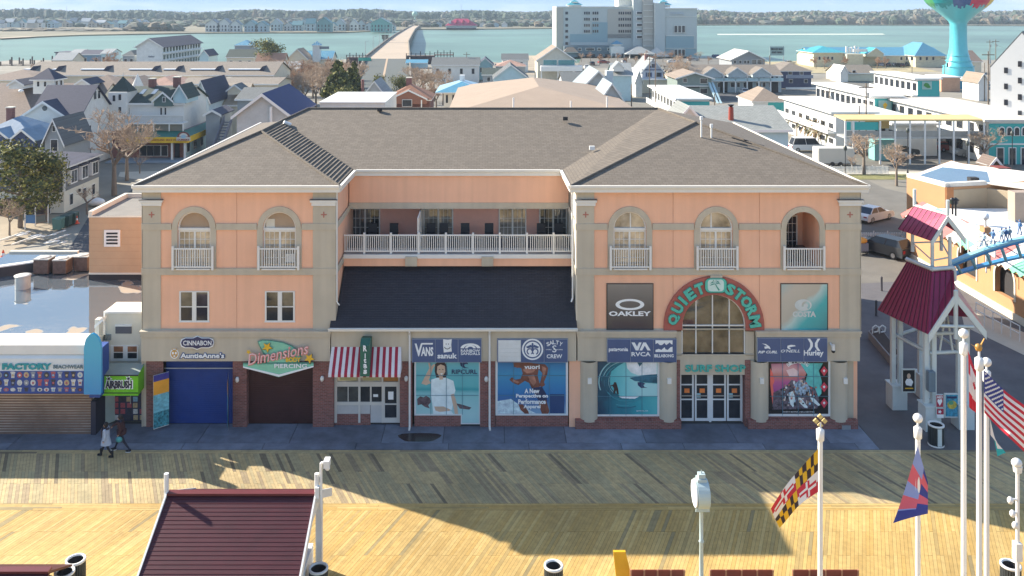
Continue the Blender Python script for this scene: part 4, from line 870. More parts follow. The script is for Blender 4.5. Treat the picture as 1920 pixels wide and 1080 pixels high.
for i in range(2,6):
    for k in range(3):
        c=PL[i].lerp(PL[i+1],k/3); mb=MB(); mb.tube((c.x,c.y,c.z),(c.x,c.y,c.z+7),.13,.09,METAL,6).tube((c.x,c.y,c.z+7),(c.x+1.6,c.y,c.z+7.2),.07,.07,METAL,6); mb.build('lamp_post',brg)
c=PL[3].lerp(PL[4],.3); tw=MB(); tw.box(c.x - 3.5,c.x - 1,c.y,c.y+3,-.6,c.z+.5,CONC).box(c.x - 4,c.x - .6,c.y - .4,c.y+3.4,c.z+.5,c.z+2.6,mat('brown_cabin',(.20,.17,.14),.8)).box(c.x - 4.3,c.x - .3,c.y - .7,c.y+3.7,c.z+2.6,c.z+2.9,DARK); tw.build('control_cabin',brg)
MB().face([Vector((PL[3].x,PL[3].y - 1,PL[3].z+.02)),Vector((PR[3].x,PR[3].y - 1,PR[3].z+.02)),Vector((PR[3].x,PR[3].y+2,PR[3].z+.02)),Vector((PL[3].x,PL[3].y+2,PL[3].z+.02))],mat('expansion_joint',(.12,.11,.10),.9)).build('joint',brg)
for a in (0,1):
    q=[PL[a].lerp(PR[a],.5),PL[a+1].lerp(PR[a+1],.5)]; w=Vector((.35,0,0)); u=Vector((0,0,.03)); MB().face([q[0] - w+u,q[0]+w+u,q[1]+w+u,q[1] - w+u],mat('faded_line',(.42,.30,.20),.9)).build('centre_line',brg)
# ================================================================ LEFT NEIGHBOURS
lw=thing('beachwear_shop','low flat roofed shop with roller shutter and rain pools on its roof','building',(-25,4,0))
XL=X(172,-.8); XF=-34.0; Zr=Z(642,-.6)
shut=mat('brown_steel_shutter',(.30,.19,.14),.45,metal=.3,var=.18,tex=('siding','x',.10),scale=.6)
MB().box(XF,XL,-.8,-.7,0,Z(738,-.8),shut).build('roller_shutter',lw)
rs_=mat('shutter_rib',(.50,.42,.36),.35,metal=.5,var=.4,scale=.7)
for i in range(15): cube('shutter_slat',rs_,lw,XF,XL,-.83,-.801,.12+i*.135,.16+i*.135)
MB().box(XF,XL,-.7,.4,Z(738),Zr,CREAM).build('wall',lw)
MB().box(XL - .001,XL+.25,-.9,.5,0,Z(738),mat('dark_jamb',(.03,.03,.05),.6)).build('door_jamb',lw)
# sloping cream canopy front carrying the lettering
MB().prism([(XF,-1.35,Z(696,-1.35)),(XF,-.6,Z(696,-1.35)),(XF,-.6,Zr+.12),(XF,-1.3,Zr - .55)],(X(158,-1.3) - XF,0,0),mat('white_fascia',(.72,.74,.72),.5,var=.03)).build('fascia',lw)
MB().box(XF,X(160,-1.2),-1.22,-.45,Zr - .36,Zr+.1,WHITE).build('cornice',lw)
MB().box(XF,X(158),-.449,.7,Zr - .3,Zr - .02,CREAM).build('parapet',lw)
bs=thing('shop_name_sign','teal letters T FACTORY BEACHWEAR above a blue picture band','sign',(-22,-.6,Z(696)))
tl=mat('lettering_teal',(.02,.30,.34),.5)
text('T-SHIRT FACTORY',X(-35) and 11,687,172,12,-1.36,tl,bs,.03,bold=.06); text('BEACHWEAR',128,687.5,56,7,-1.36,mat('lettering_grey',(.10,.18,.22),.5),bs,.02,bold=.01)
pb=thing('picture_band','blue band printed with three rows of small shirt pictures','sign',(-23,-.6,Z(738)))
MB().box(XF,X(170,-1.4),-1.4,-.801,Z(738,-1.4),Z(696.5,-1.4),mat('band_blue',(.03,.07,.28),.5)).build('sign_box',pb)
rnd=random.Random(5); cols=[mat('shirt_print_' +n,c,.6,var=.3,scale=14) for n,c in (('white',(.6,.6,.58)),('tan',(.5,.38,.22)),('grey',(.28,.30,.36)),('red',(.42,.10,.12)),('sky',(.25,.45,.6)),('black',(.05,.05,.07)))]
for r,(yy,hh) in enumerate(((703,8),(717.5,8),(730.5,5))):
    for i in range(14):
        cx_=5+i*12.6 - 6; w=5
        it=[(rnd.choices(cols,(6,3,2,2,2,2))[0],[(cx_ - w,yy - hh*.7),(cx_ - 2,yy - hh*.8),(cx_+2,yy - hh*.8),(cx_+w,yy - hh*.7),(cx_+w*.6,yy - .5),(cx_+w*.6,yy+hh*.7),(cx_ - w*.6,yy+hh*.7),(cx_ - w*.6,yy - .5)] if rnd.random() <.6 else ell(cx_,yy,w,hh*.7,12)),
              (rnd.choice(cols),ell(cx_,yy+.5,2.2,2.2,8))]
        prints('shirt_picture',it,-1.403,pb,.003)
sb=thing('surfboard_sign','tall blue upright surfboard on the end of the beachwear shop','surfboard',(X(172),-.6,0))
sbm=grad('surfboard_blue',[(0,(.02,.06,.30)),(.25,(.02,.10,.42)),(.5,(.01,.28,.60)),(1,(.04,.42,.65))],Z(790),Z(630),noise=.1,rough=.2)
pts=[(X(160),0)] ; oy=-1.6
prof=[(159,792),(187.5,792)]+[(187.5 - .0,780),(187.5,655),(186,644),(183,636),(178,630),(173,627.5),(168,630),(163,636),(160.5,644),(159,655)]
prof=[(159,738),(187.5,738)]+prof[3:]
o_=MB().prism([(X(a,oy),oy,Z(b_,oy)) for a,b_ in prof],(0,.16,0),sbm).build('board',sb,bevel=.05)
MB().box(X(168,-1.4),X(188,-1.4),-1.43,-.4,Z(745,-1.4),Z(655,-1.4),mat('bracket_blue',(.03,.08,.3),.5)).build('bracket',sb)
MB().box(X(170),X(174),-.3,.0,0,Z(745),mat('dark_jamb')).build('post',sb)
# roof deck with standing water
def roofmat():
    m=bpy.data.materials.new('wet_membrane_roof'); m.use_nodes=True; nt=m.node_tree; n=nt.nodes; l=nt.links; b=n['Principled BSDF']
    g=n.new('ShaderNodeNewGeometry'); ns=n.new('ShaderNodeTexNoise'); ns.inputs['Scale'].default_value=.33; ns.inputs['Detail'].default_value=2.5; l.new(g.outputs['Position'],ns.inputs[0])
    cr=n.new('ShaderNodeValToRGB'); cr.color_ramp.elements[0].position=.64; cr.color_ramp.elements[1].position=.66; l.new(ns.outputs[0],cr.inputs[0])
    mx=n.new('ShaderNodeMixRGB'); l.new(cr.outputs[0],mx.inputs[0]); mx.inputs[1].default_value=(.30,.36,.41,1); mx.inputs[2].default_value=(.26,.21,.15,1); l.new(mx.outputs[0],b.inputs['Base Color'])
    mr=n.new('ShaderNodeMapRange'); mr.inputs[3].default_value=.02; mr.inputs[4].default_value=.8; l.new(cr.outputs[0],mr.inputs[0]); l.new(mr.outputs[0],b.inputs['Roughness']); mm=n.new('ShaderNodeMapRange'); mm.inputs[3].default_value=.72; mm.inputs[4].default_value=0; l.new(cr.outputs[0],mm.inputs[0]); l.new(mm.outputs[0],b.inputs['Metallic'])
    b.inputs['IOR'].default_value=1.9; nb=n.new('ShaderNodeTexNoise'); nb.inputs['Scale'].default_value=2.5; l.new(g.outputs['Position'],nb.inputs[0]); bp=n.new('ShaderNodeBump'); bp.inputs['Distance'].default_value=.0035; l.new(nb.outputs[0],bp.inputs['Height']); l.new(bp.outputs[0],b.inputs['Normal'])
    return m
WR=roofmat()
zr=Zr - .1; X167=-18.4 - 2.0
yb_=16.8
MB().box(XF,X(196),.7,16.0,zr - .3,zr,WR).box(X(196)+.001,-18.5,2.25,16.0,zr - .3,zr,WR).build('roof_deck',lw)
MB().box(XF,-29.2,16.0,16.3,0,zr+.12,CREAM).build('parapet',lw)
# back parapet runs diagonal in the photograph
pa,pb2=Vector((XF,9.0,0)),Vector((-22.6,16.2,0))
d=(pb2 - pa).normalized(); nn=Vector((-d.y,d.x,0))*.3
MB().prism([pa,pb2,pb2+nn,pa+nn],(0,0,zr+.6),mat('parapet_dark',(.05,.045,.05),.8)).build('parapet',lw)
MB().prism([pa+Vector((0,0,zr+.6)),pb2+Vector((0,0,zr+.6)),pb2+nn*1.3+Vector((0,0,zr+.6)),pa+nn*1.3+Vector((0,0,zr+.6))],(0,0,.08),WHITE).build('coping',lw)
# tan stair house on the roof
YT=10.0; tx0,tx1=X(167,YT),X(270,YT)
th=thing('stair_house','tan block stair house with a white louvre beside the salmon hotel','building',(tx0,YT,0))
TAN=mat('tan_block',(.52,.34,.20),.85,var=.06,bump=.003)
zt0,zt1=zr,Z(405,YT)
MB().box(tx0,min(tx1,-18.5),YT,YT+5.5,0,zt1,TAN).build('wall',th); cube('roof_sheet',mat('grey_felt',(.20,.19,.17),.9),th,tx0+.2,-18.55,YT+.02,YT+5.3,zt1+.002,zt1+.01)
MB().box(tx0 - .05,-18.52,YT - .05,YT,zt1 - .08,zt1,CREAM).box(tx0 - .05,-18.52,YT+5.3,YT+5.5,zt1+.001,zt1+.3,CREAM).box(tx0 - .05,tx0+.2,YT,YT+5.3,zt1+.001,zt1+.3,CREAM).build('coping',th)
for y in range(1,8): cube('block_joint',mat('joint_tan',(.45,.27,.15),.9),th,tx0+.01,-18.52,YT - .004,YT+.001,zt1 - y*.45 - .008,zt1 - y*.45+.008)
MB().box(tx0,-18.52,YT - .06,YT,zr+.35,zr+.45,CREAM).build('skirting',th)
MB().box(tx0,-18.52,YT - .05,YT,zr,zr+.35,DARK).build('skirting',th)
a,b_,c,d_=X(196,YT),X(226,YT),Z(462,YT),Z(431,YT)
lv=MB().box(a,b_,YT - .08,YT - .005,c,d_,WHITE).build('louvre',th)
for i in range(4): z_=c+(d_ - c)*(.2+i*.2); cube('louvre_slot',DARK,lv,a+.15,b_ - .15,YT - .1,YT - .081,z_ - .05,z_+.06)
# orange raking parapet beside hotel
MB().prism([(-18.6,2.0,zr - .05),(-18.6,2.0,zr+.25),(-19.6,2.0,zr+.05),(-19.9,2.0,zr - .05)],(0,5,0),mat('orange_coping',(.65,.36,.10),.8)).build('parapet',lw)
# roof units
AC=mat('rusty_unit',(.16,.10,.08),.6,metal=.4,var=.35,scale=4); ACT=mat('unit_top',(.50,.48,.44),.5,metal=.3)
def hvac(px0,px1,py,Y,h,lab,rnd_=False):
    x0,x1=X(px0,Y),X(px1,Y); t=thing('air_conditioner',lab,'air conditioner',((x0+x1)/2,Y,zr),group='roof air conditioners'); w=x1 - x0
    if rnd_: MB().lathe(((x0+x1)/2,Y+w/2,zr),[(w/2,0.002),(w/2,h)],ACT,16).build('casing',t); MB().lathe(((x0+x1)/2,Y+w/2,zr),[(w/2,h),(w/2+.05,h),(w/2+.05,h+.06),(w/3,h+.07),(.01,h+.02)],ACT,16).build('fan_cover',t)
    else: MB().box(x0,x1,Y,Y+w,zr+.05,zr+h,AC).build('casing',t,bevel=.03); MB().box(x0 - .02,x1+.02,Y - .02,Y+w+.02,zr+h,zr+h+.06,ACT).lathe(((x0+x1)/2,Y+w/2,zr+h),[(w*.42,.06),(w*.42,.1),(w*.3,.11),(.01,.07)],ACT,14).build('fan_cover',t)
hvac(22,49,500,7.9,.75,'round low roof unit standing alone in the rain pool',True)
hvac(62,90,470,11.0,.95,'leftmost square rusty unit of the row on the shop roof'); hvac(98,124,470,11.0,.9,'middle square rusty unit of the row on the shop roof'); hvac(138,164,463,11.6,.95,'square unit nearest the tan stair house')
# ---------------- cream annex with green airbrush awning
an=thing('cream_annex','narrow cream annex with small sash windows wedged beside the hotel','building',(X(230),1,0))
ax0,ax1=X(197,.8),X(266.5,.8); az=Z(583,.8)
MB().box(ax0,ax1,.8,2.2,0,az,CREAM).build('wall',an)
MB().box(ax0 - .04,ax1,.7,.8,az - .1,az,WHITE).box(ax0 - .04,ax0+.04,.7,.799,Z(676,.8),az - .1,WHITE).build('trim',an)
cube('vent_window',mat('mesh_grey',(.12,.12,.14),.6),an,X(217,.8),X(247,.8),.76,.799,Z(625,.8),Z(612,.8)); cube('vent_frame',WHITE,an,X(216,.8),X(248,.8),.74,.799,Z(611.5,.8),Z(608,.8))
wf=MB().box(X(208,.8),X(260,.8),.74,.799,Z(676,.8),Z(647,.8),WHITE).build('window',an)
for a in (213,239):
    cube('pane',mat('reflecting_pane',(.45,.22,.12),.1,metal=.4,var=.5),wf,X(a,.7),X(a+17,.7),.715,.739,Z(660,.7),Z(650,.7)); cube('pane',DGLASS,wf,X(a,.7),X(a+17,.7),.715,.739,Z(672,.7),Z(662,.7))
MB().box(X(181,.4),X(189,.4),.2,.6,Z(700),Z(602),CREAM).prism([(X(181,.4),.15,Z(612)),(X(197,.4),.15,Z(598)),(X(197,.4),.15,Z(604)),(X(181,.4),.15,Z(618))],(0,.5,0),WHITE).build('side_wall',an)
ga=thing('green_awning','lime green box awning reading AIRBRUSH with a grey top','awning',(X(228),-.5,Z(742)))
LIME=mat('lime_cloth',(.16,.52,.015),.55); zA,zB,zC=Z(682),Z(703.5,-.95),Z(742,-.95)
gx0,gx1=X(186,-.95),X(259,-.95); hx0,hx1=X(199,.1),X(271.5,.1)
MB().face([(hx0,.1,zA),(gx0,-.95,zB),(gx1,-.95,zB),(hx1,.1,zA)],mat('awning_grey',(.25,.30,.27),.6)).build('top_cloth',ga)
MB().face([(gx0,-.95,zB),(gx0,-.95,zC),(gx1,-.95,zC),(gx1,-.95,zB)],LIME).build('front_cloth',ga)
MB().face([(gx1,-.95,zB),(gx1,-.95,zC),(hx1,.1,zC),(hx1,.1,zA)],LIME).build('side_cloth',ga); MB().face([(gx0,-.95,zB),(hx0,.1,zA),(hx0,.1,zC),(gx0,-.95,zC)],LIME).build('side_cloth',ga)
MB().box(gx0,gx1,-.97,-.951,zB - .04,zB+.02,DARK).box(gx0,gx1,-.97,-.951,Z(737.5,-.95),Z(736,-.95),DARK).build('piping',ga)
for dw,m_,yy in ((4,PRINTW,-.955),(0,mat('airbrush_ink',(.02,.025,.05),.5),-.965)): text('AIRBRUSH',222.5,721,50+dw,15+dw*.7,yy,m_,ga,.004,bold=.05 if dw == 0 else .12)
for a in (204,241): prints('splash',[(PRINTW,star(a,710,7,.4)),(DARK,star(a,710,4,.5))],-.965,ga,.003)
fb=MB(); fb.box(X(176),X(186),-.15,.05,.0,Z(736),mat('cream_post',(.60,.55,.45),.7)).build('post',an)
MB().prism([(X(180),-.3,0),(X(206),.6,0),(X(206),.66,0),(X(180),-.2,0)],(0,0,Z(740)),mat('pale_green_door',(.40,.48,.44),.6,var=.1)).build('open_door',an)
MB().box(X(206),X(274),.62,.7,0,Z(735),mat('display_dark',(.05,.05,.09),.5)).build('shop_window',an)
rnd=random.Random(8)
for r in range(4):
    for c in range(5):
        a=214+c*12+rnd.uniform(-1,1); b0=744+r*11.5
        cube('shirt_display',rnd.choice(cols),an,X(a,.6),X(a+8.5,.6),.60,.615,Z(b0+9,.6),Z(b0,.6))
for a in (213,244): cube('frame_bar',METAL,an,X(a,.6),X(a+1.5,.6),.58,.60,0.9,Z(740,.6))
MB().sphere((X(177),-.3,Z(737)),.12,WHITE,10).build('wall_light',an)
# ================================================================ people (skin figures)
def skin(name,pts,edges,rad,m,parent,sub=1,root=0):
    me=bpy.data.meshes.new(name); me.from_pydata(pts,edges,[]); me.materials.append(m)
    o=link(name,me,parent,org(parent)); s=o.modifiers.new('skin','SKIN'); s.use_smooth_shade=True
    for v,r in zip(me.skin_vertices[0].data,rad): v.radius=(r,r) if not isinstance(r,tuple) else r
    me.skin_vertices[0].data[root].use_root=True
    b=o.modifiers.new('smooth','SUBSURF'); b.levels=sub; b.render_levels=sub
    return o
SKN=mat('skin',(.55,.33,.24),.6);
def figure(loc,h,label,body,stride,armL,armR,lean=0,name='person',cat='person',group=None):
    """walker facing -x; armL/armR: hand positions (fraction of height); body = dict of materials"""
    t=thing(name,label,cat,(0,0,0),group=group)
    s=h/1.75; f=-1
    J=[(0,0,.96),(0,0,1.12),(lean*.5,0,1.30),(lean,0,1.44),(lean - .01,0,1.52),(lean - .03,0,1.60),(lean - .035,0,1.68),
         (0,.09,.92),(-stride*.38,.10,.52),(-stride*.72,.10,.10),(-stride*.72 - .17,.10,.04),
         (0,-.09,.92),(stride*.30,-.10,.50),(stride*.85,-.10,.13),(stride*.85 - .12,-.10,.04),
         (lean,.19,1.40),armL[0],armL[1],(armL[1][0] - .06,armL[1][1],armL[1][2] - .05),
         (lean,-.19,1.40),armR[0],armR[1],(armR[1][0] - .06,armR[1][1],armR[1][2] - .05)]
    E=[(0,1),(1,2),(2,3),(3,4),(4,5),(5,6),(0,7),(7,8),(8,9),(9,10),(0,11),(11,12),(12,13),(13,14),(3,15),(15,16),(16,17),(17,18),(3,19),(19,20),(20,21),(21,22)]
    rad=[.13,.12,.14,.10,.05,.085,.075,.09,.06,.04,.035,.09,.06,.04,.035,.065,.05,.035,.028,.065,.05,.035,.028]
    o=skin('body',[(x*s,y*s,z*s) for x,y,z in J],E,[r*s for r in rad],body['trousers'],t,1)
    # head, hair
    hx,hz=(lean - .03)*s,1.61*s
    MB().sphere((hx,0,hz),.105*s,SKN,12,sx=.95,sy=.8,sz=1.15).sphere((hx - .10*s,0,hz - .01*s),.018*s,SKN,6,sz=1.4).build('head',t)
    MB().sphere((hx - .095*s,.035*s,hz+.015*s),.012*s,BLACK,6).sphere((hx - .095*s,-.035*s,hz+.015*s),.012*s,BLACK,6).build('eyes',t)
    MB().sphere((hx+.03*s,0,hz+.03*s),.12*s,body['hair'],12,sx=1,sy=.92,sz=1.12).build('hair',t)
    # coat: stacked rings
    cb=body['hem']; rings=[(cb,.27 if cb <.8 else .21,.22),(cb+.2,.23,.20),(1.0,.17,.19),(1.2,.165,.205),(1.36,.15,.215),(1.45,.09,.13),(1.50,.065,.075)]
    rings=[r for r in rings if r[0] >= cb]; n=16; v=[]
    for z,rx,ry in rings:
        sway=lean*max(0,(z - 1)/.45)
        for i in range(n): a=2*math.pi*i/n; v.append(((sway+rx*math.cos(a))*s,ry*math.sin(a)*s,z*s))
    mb=MB(); mb.mesh(v,[(j*n+i,j*n+(i+1) % n,(j+1)*n+(i+1) % n,(j+1)*n+i) for j in range(len(rings) - 1) for i in range(n)],body['coat'],True)
    mb.build('coat',t)
    for nm,sh,el,hd in (('sleeve',J[15],J[16],J[17]),('sleeve',J[19],J[20],J[21])):
        MB().tube([c*s for c in sh],[c*s for c in el],.085*s,.065*s,body['coat'],10).tube([c*s for c in el],[c*s for c in hd],.065*s,.055*s,body['coat'],10).sphere([c*s for c in el],.066*s,body['coat'],10).sphere([c*s for c in sh],.087*s,body['coat'],10).build(nm,t)
    for hd in (J[17],J[21]):
        hp=[c*s for c in hd]; mb=MB(); mb.sphere((hp[0] - .03*s,hp[1],hp[2] - .04*s),.04*s,SKN,8,sy=.6,sz=1.2)
        for k in range(4): mb.tube((hp[0] - .05*s+k*.014*s,hp[1],hp[2] - .07*s),(hp[0] - .07*s+k*.014*s,hp[1]+.005,hp[2] - (.125 - .008*abs(k - 1))*s),.010*s,.007*s,SKN,6)
        mb.tube((hp[0] - .06*s,hp[1],hp[2] - .03*s),(hp[0] - .095*s,hp[1],hp[2] - .065*s),.011*s,.008*s,SKN,6); mb.build('hand',t)
    for a,q in ((J[9],J[10]),(J[13],J[14])):
        MB().sphere(((a[0] - .07)*s,a[1]*s,.065*s if a is J[9] else .065*s),.13*s,body['shoe'],12,sx=1.05,sy=.42,sz=.42).sphere(((a[0] - .07)*s,a[1]*s,.018*s),.135*s,body['sole'],12,sx=1.08,sy=.46,sz=.14).build('shoe',t)
        MB().tube((a[0]*s,a[1]*s,.06*s),(a[0]*s,a[1]*s,(.35 if body['boots'] else .14)*s),.055*s,.065*s,body['shoe'] if body['boots'] else body['trousers'],10).build('boot_leg' if body['boots'] else 'trouser_hem',t)
    t.location=loc; return t,s
cl=lambda n,c: mat(n,c,.85,var=.12,scale=8)
gx,gy=G(199,856); wmn,s=figure((gx,gy,.0),1.66,'person in a pale blue grey knee length coat and black boots walking left',dict(trousers=cl('black_cloth',(.02,.02,.025)),coat=cl('pale_blue_coat',(.36,.42,.52)),hair=cl('black_hair',(.015,.012,.014)),shoe=cl('black_leather',(.015,.015,.018)),sole=BLACK,boots=True,hem=.62),
    .42,((-.10,.24,1.15),(-.22,.20,1.02)),((.06,-.24,1.15),(.0,-.26,.92)))
MB().lathe((0,0,1.36*s),[(.13,0),(.15,.05),(.10,.12)],cl('dark_scarf',(.05,.04,.06)),12).box(-.22,-.17,-.06,.05,.95,1.38,cl('dark_scarf',0)).build('scarf',wmn)
gx,gy=G(228,846); mn,s=figure((gx,gy,.0),1.80,'person in a dark hooded maroon black coat and dark trousers carrying a teal bag',dict(trousers=cl('navy_cloth',(.02,.022,.04)),coat=cl('maroon_black_coat',(.05,.018,.02)),hair=cl('dark_hood',(.02,.016,.018)),shoe=cl('black_leather',0),sole=WHITE,boots=False,hem=.84),
    .50,((-.28,.22,1.25),(-.52,.2,1.12)),((.06,-.26,1.15),(-.02,-.28,.94)),lean=-.05)
bg=thing('teal_bag','small teal bag held by the person in the dark coat','bag',(gx,gy - .3,.55)); MB().sphere((gx+.0,gy - .30,.72),.17,mat('teal_plastic',(.06,.30,.32),.5,var=.3,scale=12),10,sx=1,sy=.5,sz=.85).tube((gx - .05,gy - .29,.84),(gx - .03,gy - .29,.93),.012,.012,TEALD,6).build('bag_body',bg)
# ================================================================ RIGHT: GATEWAY PAVILION
gp=thing('gateway_pavilion','white timber gateway tower with maroon roofs and a small belfry','pavilion',(24,1.5,0))
WT=mat('white_timber',(.62,.68,.66),.55,var=.06); MAR=mat('maroon_metal',(.27,.016,.075),.38,var=.12,scale=1.5,metal=.1)
def gpt(px_,py_,Y): return Vector(P(px_,py_,Y))
posts=[(X(1681,2.2),2.2,'a'),(X(1743,-.2),-.2,'b'),(X(1805,0.0),0.0,'c'),(X(1732,3.6),3.6,'d')]
pz=5.1
for x,y,k in posts:
    mb=MB(); w=.24
    for dx in (-.2,.2): mb.box(x+dx - .11,x+dx+.11,y - .11,y+.11,.9,pz,WT)
    p=mb.build('post',gp); MB().box(x - .40,x+.40,y - .40,y+.40,0,1.25,WT).box(x - .44,x+.44,y - .44,y+.44,1.25,1.32,WT).build('post_base',gp)
def beam(a,b_,w=.11,name='beam',m=None):
    a,b_=Vector(a),Vector(b_); MB().tube(a,b_,w,w,m or WT,4).build(name,gp)
A,B_,C_,D_=[Vector((x,y,0)) for x,y,_ in posts]
for z in (3.9,4.9):
    for a,b_ in ((A,B_),(B_,C_),(A,D_),(D_,C_)): beam(a+Vector((0,0,z)),b_+Vector((0,0,z)))
for t in (.3,.7): m_=B_.lerp(C_,.5); beam(B_.lerp(C_,t)+Vector((0,0,3.9)),m_+Vector((0,0,6.2)),.06,'brace')
# lower roof: ridge runs away from the camera side; traced corner points given true depth
e1,e2,e3=gpt(1645,581,3.4),gpt(1740,627,-1.2),gpt(1848,620,-1.2)
apex=gpt(1791,553,-1.2); r1,r2,r3=gpt(1700,490,3.2),gpt(1748,509,.9),gpt(1788,506,.6)
back=gpt(1789,530,.8); be=gpt(1834,596,.8)
lr=MB(); lr.face([e1,e2,r2,r1],MAR).face([e2,apex,r3,r2],MAR).face([apex,e3,be,back],MAR).face([r1,r2,r3,back],DARK)
lr.face([e1,r1,back,be],MAR); lro=lr.build('lower_roof',gp)
for i in range(12):
    t=(i+.5)/12; a=e1.lerp(e2,t); b_=r1.lerp(r2,t); MB().tube(a+Vector((0,0,.02)),b_+Vector((0,0,.02)),.025,.025,mat('maroon_seam',(.10,.008,.03),.4),4).build('seam',lro)
for i in range(4):
    t=(i+.5)/4; MB().tube(r2.lerp(r3,t),e2.lerp(apex,t),.02,.02,mat('maroon_seam'),4).build('seam',lro)
def board2(a,b_,h,th=.10,name='barge_board',m=None,parent=None):
    a,b_=Vector(a),Vector(b_); u=Vector((0,0,-h)); y=Vector((0,-th,0)); MB().prism([a,b_,b_+u,a+u],y,m or WT).build(name,parent or gp)
board2(e2,apex+Vector((.0,0,.1)),.42); board2(apex+Vector((0,0,.1)),e3,.42)
MB().tube(apex+Vector((0,-.06,.25)),apex+Vector((0,-.06,-2.2)),.12,.12,WT,4).build('king_post',gp)
beam(apex+Vector((-.8,-.05,-1.55)),apex+Vector((.9,-.05,-1.6)),.09)
for a,b_ in ((r1,r2),(r2,r3),(r3,back),(back,r1)): beam(a+Vector((0,0,.12)),b_+Vector((0,0,.12)),.13,'kerb_beam')
# belfry
bx=[gpt(1711,472,3.0),gpt(1748,506,1.2),gpt(1781,500,.9),gpt(1765,470,3.2)]
tops=[418,452,452,425]
bt=[gpt(1709,425,3.0),gpt(1747,452,1.2),gpt(1782,448,.9),gpt(1765,418,3.2)]
for a,b_ in zip(bx,bt): beam(a,(a.x,a.y,b_.z+.1),.10,'belfry_post')
for i in range(4): a,b_=bx[i],bx[(i+1) % 4]; beam(a+Vector((0,0,.5)),b_+Vector((0,0,.5)),.045,'rail'); a,b_=bt[i],bt[(i+1) % 4]
f1,f2,ra,rb2=gpt(1684,430,3.4),gpt(1745,452,.7),gpt(1714,386,3.4),gpt(1776,403,.7)
f3=gpt(1809,446,.7); f4=gpt(1790,425,3.4)
PKS=mat('maroon_metal_sunlit',(.27,.016,.075),.38) if False else MAR
ur=MB(); ur.face([f1,f2,rb2,ra],MAR).face([ra,rb2,f3,f4],MAR); uo=ur.build('belfry_roof',gp)
for i in range(8): t=i/7; MB().tube(f1.lerp(f2,t)+Vector((0,0,.02)),ra.lerp(rb2,t)+Vector((0,0,.02)),.02,.02,mat('maroon_seam'),4).build('seam',uo)
board2(f2,rb2,.32); board2(rb2,f3,.32); beam(ra+Vector((0,0,.03)),rb2+Vector((0,0,.03)),.07,'ridge_cap')
for a,h in ((ra,.95),(rb2,.8)): MB().tube(a+Vector((0,-.05,0)),a+Vector((0,-.05,h)),.09,.09,WT,8).build('finial',gp)
# things at the gateway
def panel_sign(name,label,cat,x0,x1,y0,y1,Y,items,fr=WT):
    t=thing(name,label,cat,(X(x0,Y),Y,Z(y1,Y))); MB().box(X(x0,Y),X(x1,Y),Y,Y+.08,Z(y1,Y),Z(y0,Y),fr).build('frame',t); prints('print',items,Y,t,.003); return t
t=panel_sign('framed_poster','framed black portrait poster hung between the left gateway posts','poster',1691,1717,692,736,1.2,[(BLACK,rect(1693,1715,694,734)),(SKIN,ell(1704,705,3.5,5,12)),(PRINTW,[(1697,716),(1700,710),(1708,710),(1712,716),(1709,724),(1699,722)]),(mat('sign_yellow'),rect(1697,1712,727,729))])
t=panel_sign('heart_sign','small crimson sign with a white heart on the middle gateway post','sign',1755,1769,740,764,-.72,[(mat('aed_crimson',(.40,.02,.06),.5),rect(1755.6,1768.4,741,763)),(PRINTW,[(1762,761),(1757.5,753),(1758,749),(1760.5,748),(1762,750),(1763.5,748),(1766,749),(1766.5,753)])]); text('AED',1762,744.5,11,5,-.735,PRINTW,t,.003,bold=.03)
t=panel_sign('notice_sign','small crimson and white notice under the heart sign','sign',1756,1770,766,784,-.72,[(mat('aed_crimson'),rect(1756.6,1769.4,766.5,777)),(PRINTW,rect(1757,1769,777,783.5)),(PRINTW,star(1762,772,4,.5))])
t=panel_sign('framed_map','framed bright map poster with blue and yellow between the right gateway posts','poster',1771,1798,738,783,-.3,[(mat('map_blue',(.05,.30,.45),.5,scale=6,var=.6),rect(1773,1796,740,781)),(mat('map_yellow',(.55,.45,.08),.5,scale=6,var=.5),ell(1785,759,9,8)),(mat('map_green',(.10,.35,.2),.5),ell(1783,755,5,4)),(NAVYP,rect(1775,1794,743,747))])
t=thing('grey_cabinet','slate grey metal cabinet fixed to the middle gateway post','box',(X(1745),-.6,Z(736))); MB().box(X(1739,-.6),X(1752,-.6),-.75,-.45,Z(735,-.7),Z(697,-.7),mat('slate_metal',(.14,.20,.25),.5)).build('cabinet',t,bevel=.02)
# trash cans
def trash(label,x,y,z=0,h=1.0,r=.34,stripe=False):
    t=thing('trash_can',label,'trash can',(x,y,z),group='ribbed round trash cans')
    dk=mat('can_dark',(.02,.025,.03),.5); mb=MB(); mb.lathe((x,y,z),[(r*.9,.02),(r,.1),(r,h - .06)],dk,24); mb.lathe((x,y,z),[(r*.8,h - .1),(r*.8,.3),(.01,.3)],DARK,24); mb.build('can',t)
    MB().lathe((x,y,z),[(r*.82,h - .06),(r*.84,h),(r*1.06,h),(r*1.07,h - .07),(r,h - .08)],WHITE,28).build('rim',t); MB().lathe((x,y,z),[(r*.9,0),(r*1.05,0),(r*1.05,.06),(r,.07)],WHITE,24).build('base_ring',t)
    for i in range(26):
        a=2*math.pi*i/26; MB().tube((x+r*math.cos(a),y+r*math.sin(a),z+.08),(x+r*math.cos(a),y+r*math.sin(a),z+h - .07),.014,.014,mat('can_rib',(.10,.12,.13),.4,metal=.5),4,False).build('slat',t)
    if stripe: cube('panel',WT,t,x - .1,x+.1,y - r - .02,y - r+.02,z+.1,z+h - .1)
x,y=X(1755,-1.9),-1.9; trash('dark trash can with a pale panel in front of the gateway pavilion',x,y,0,1.05,.36,True)
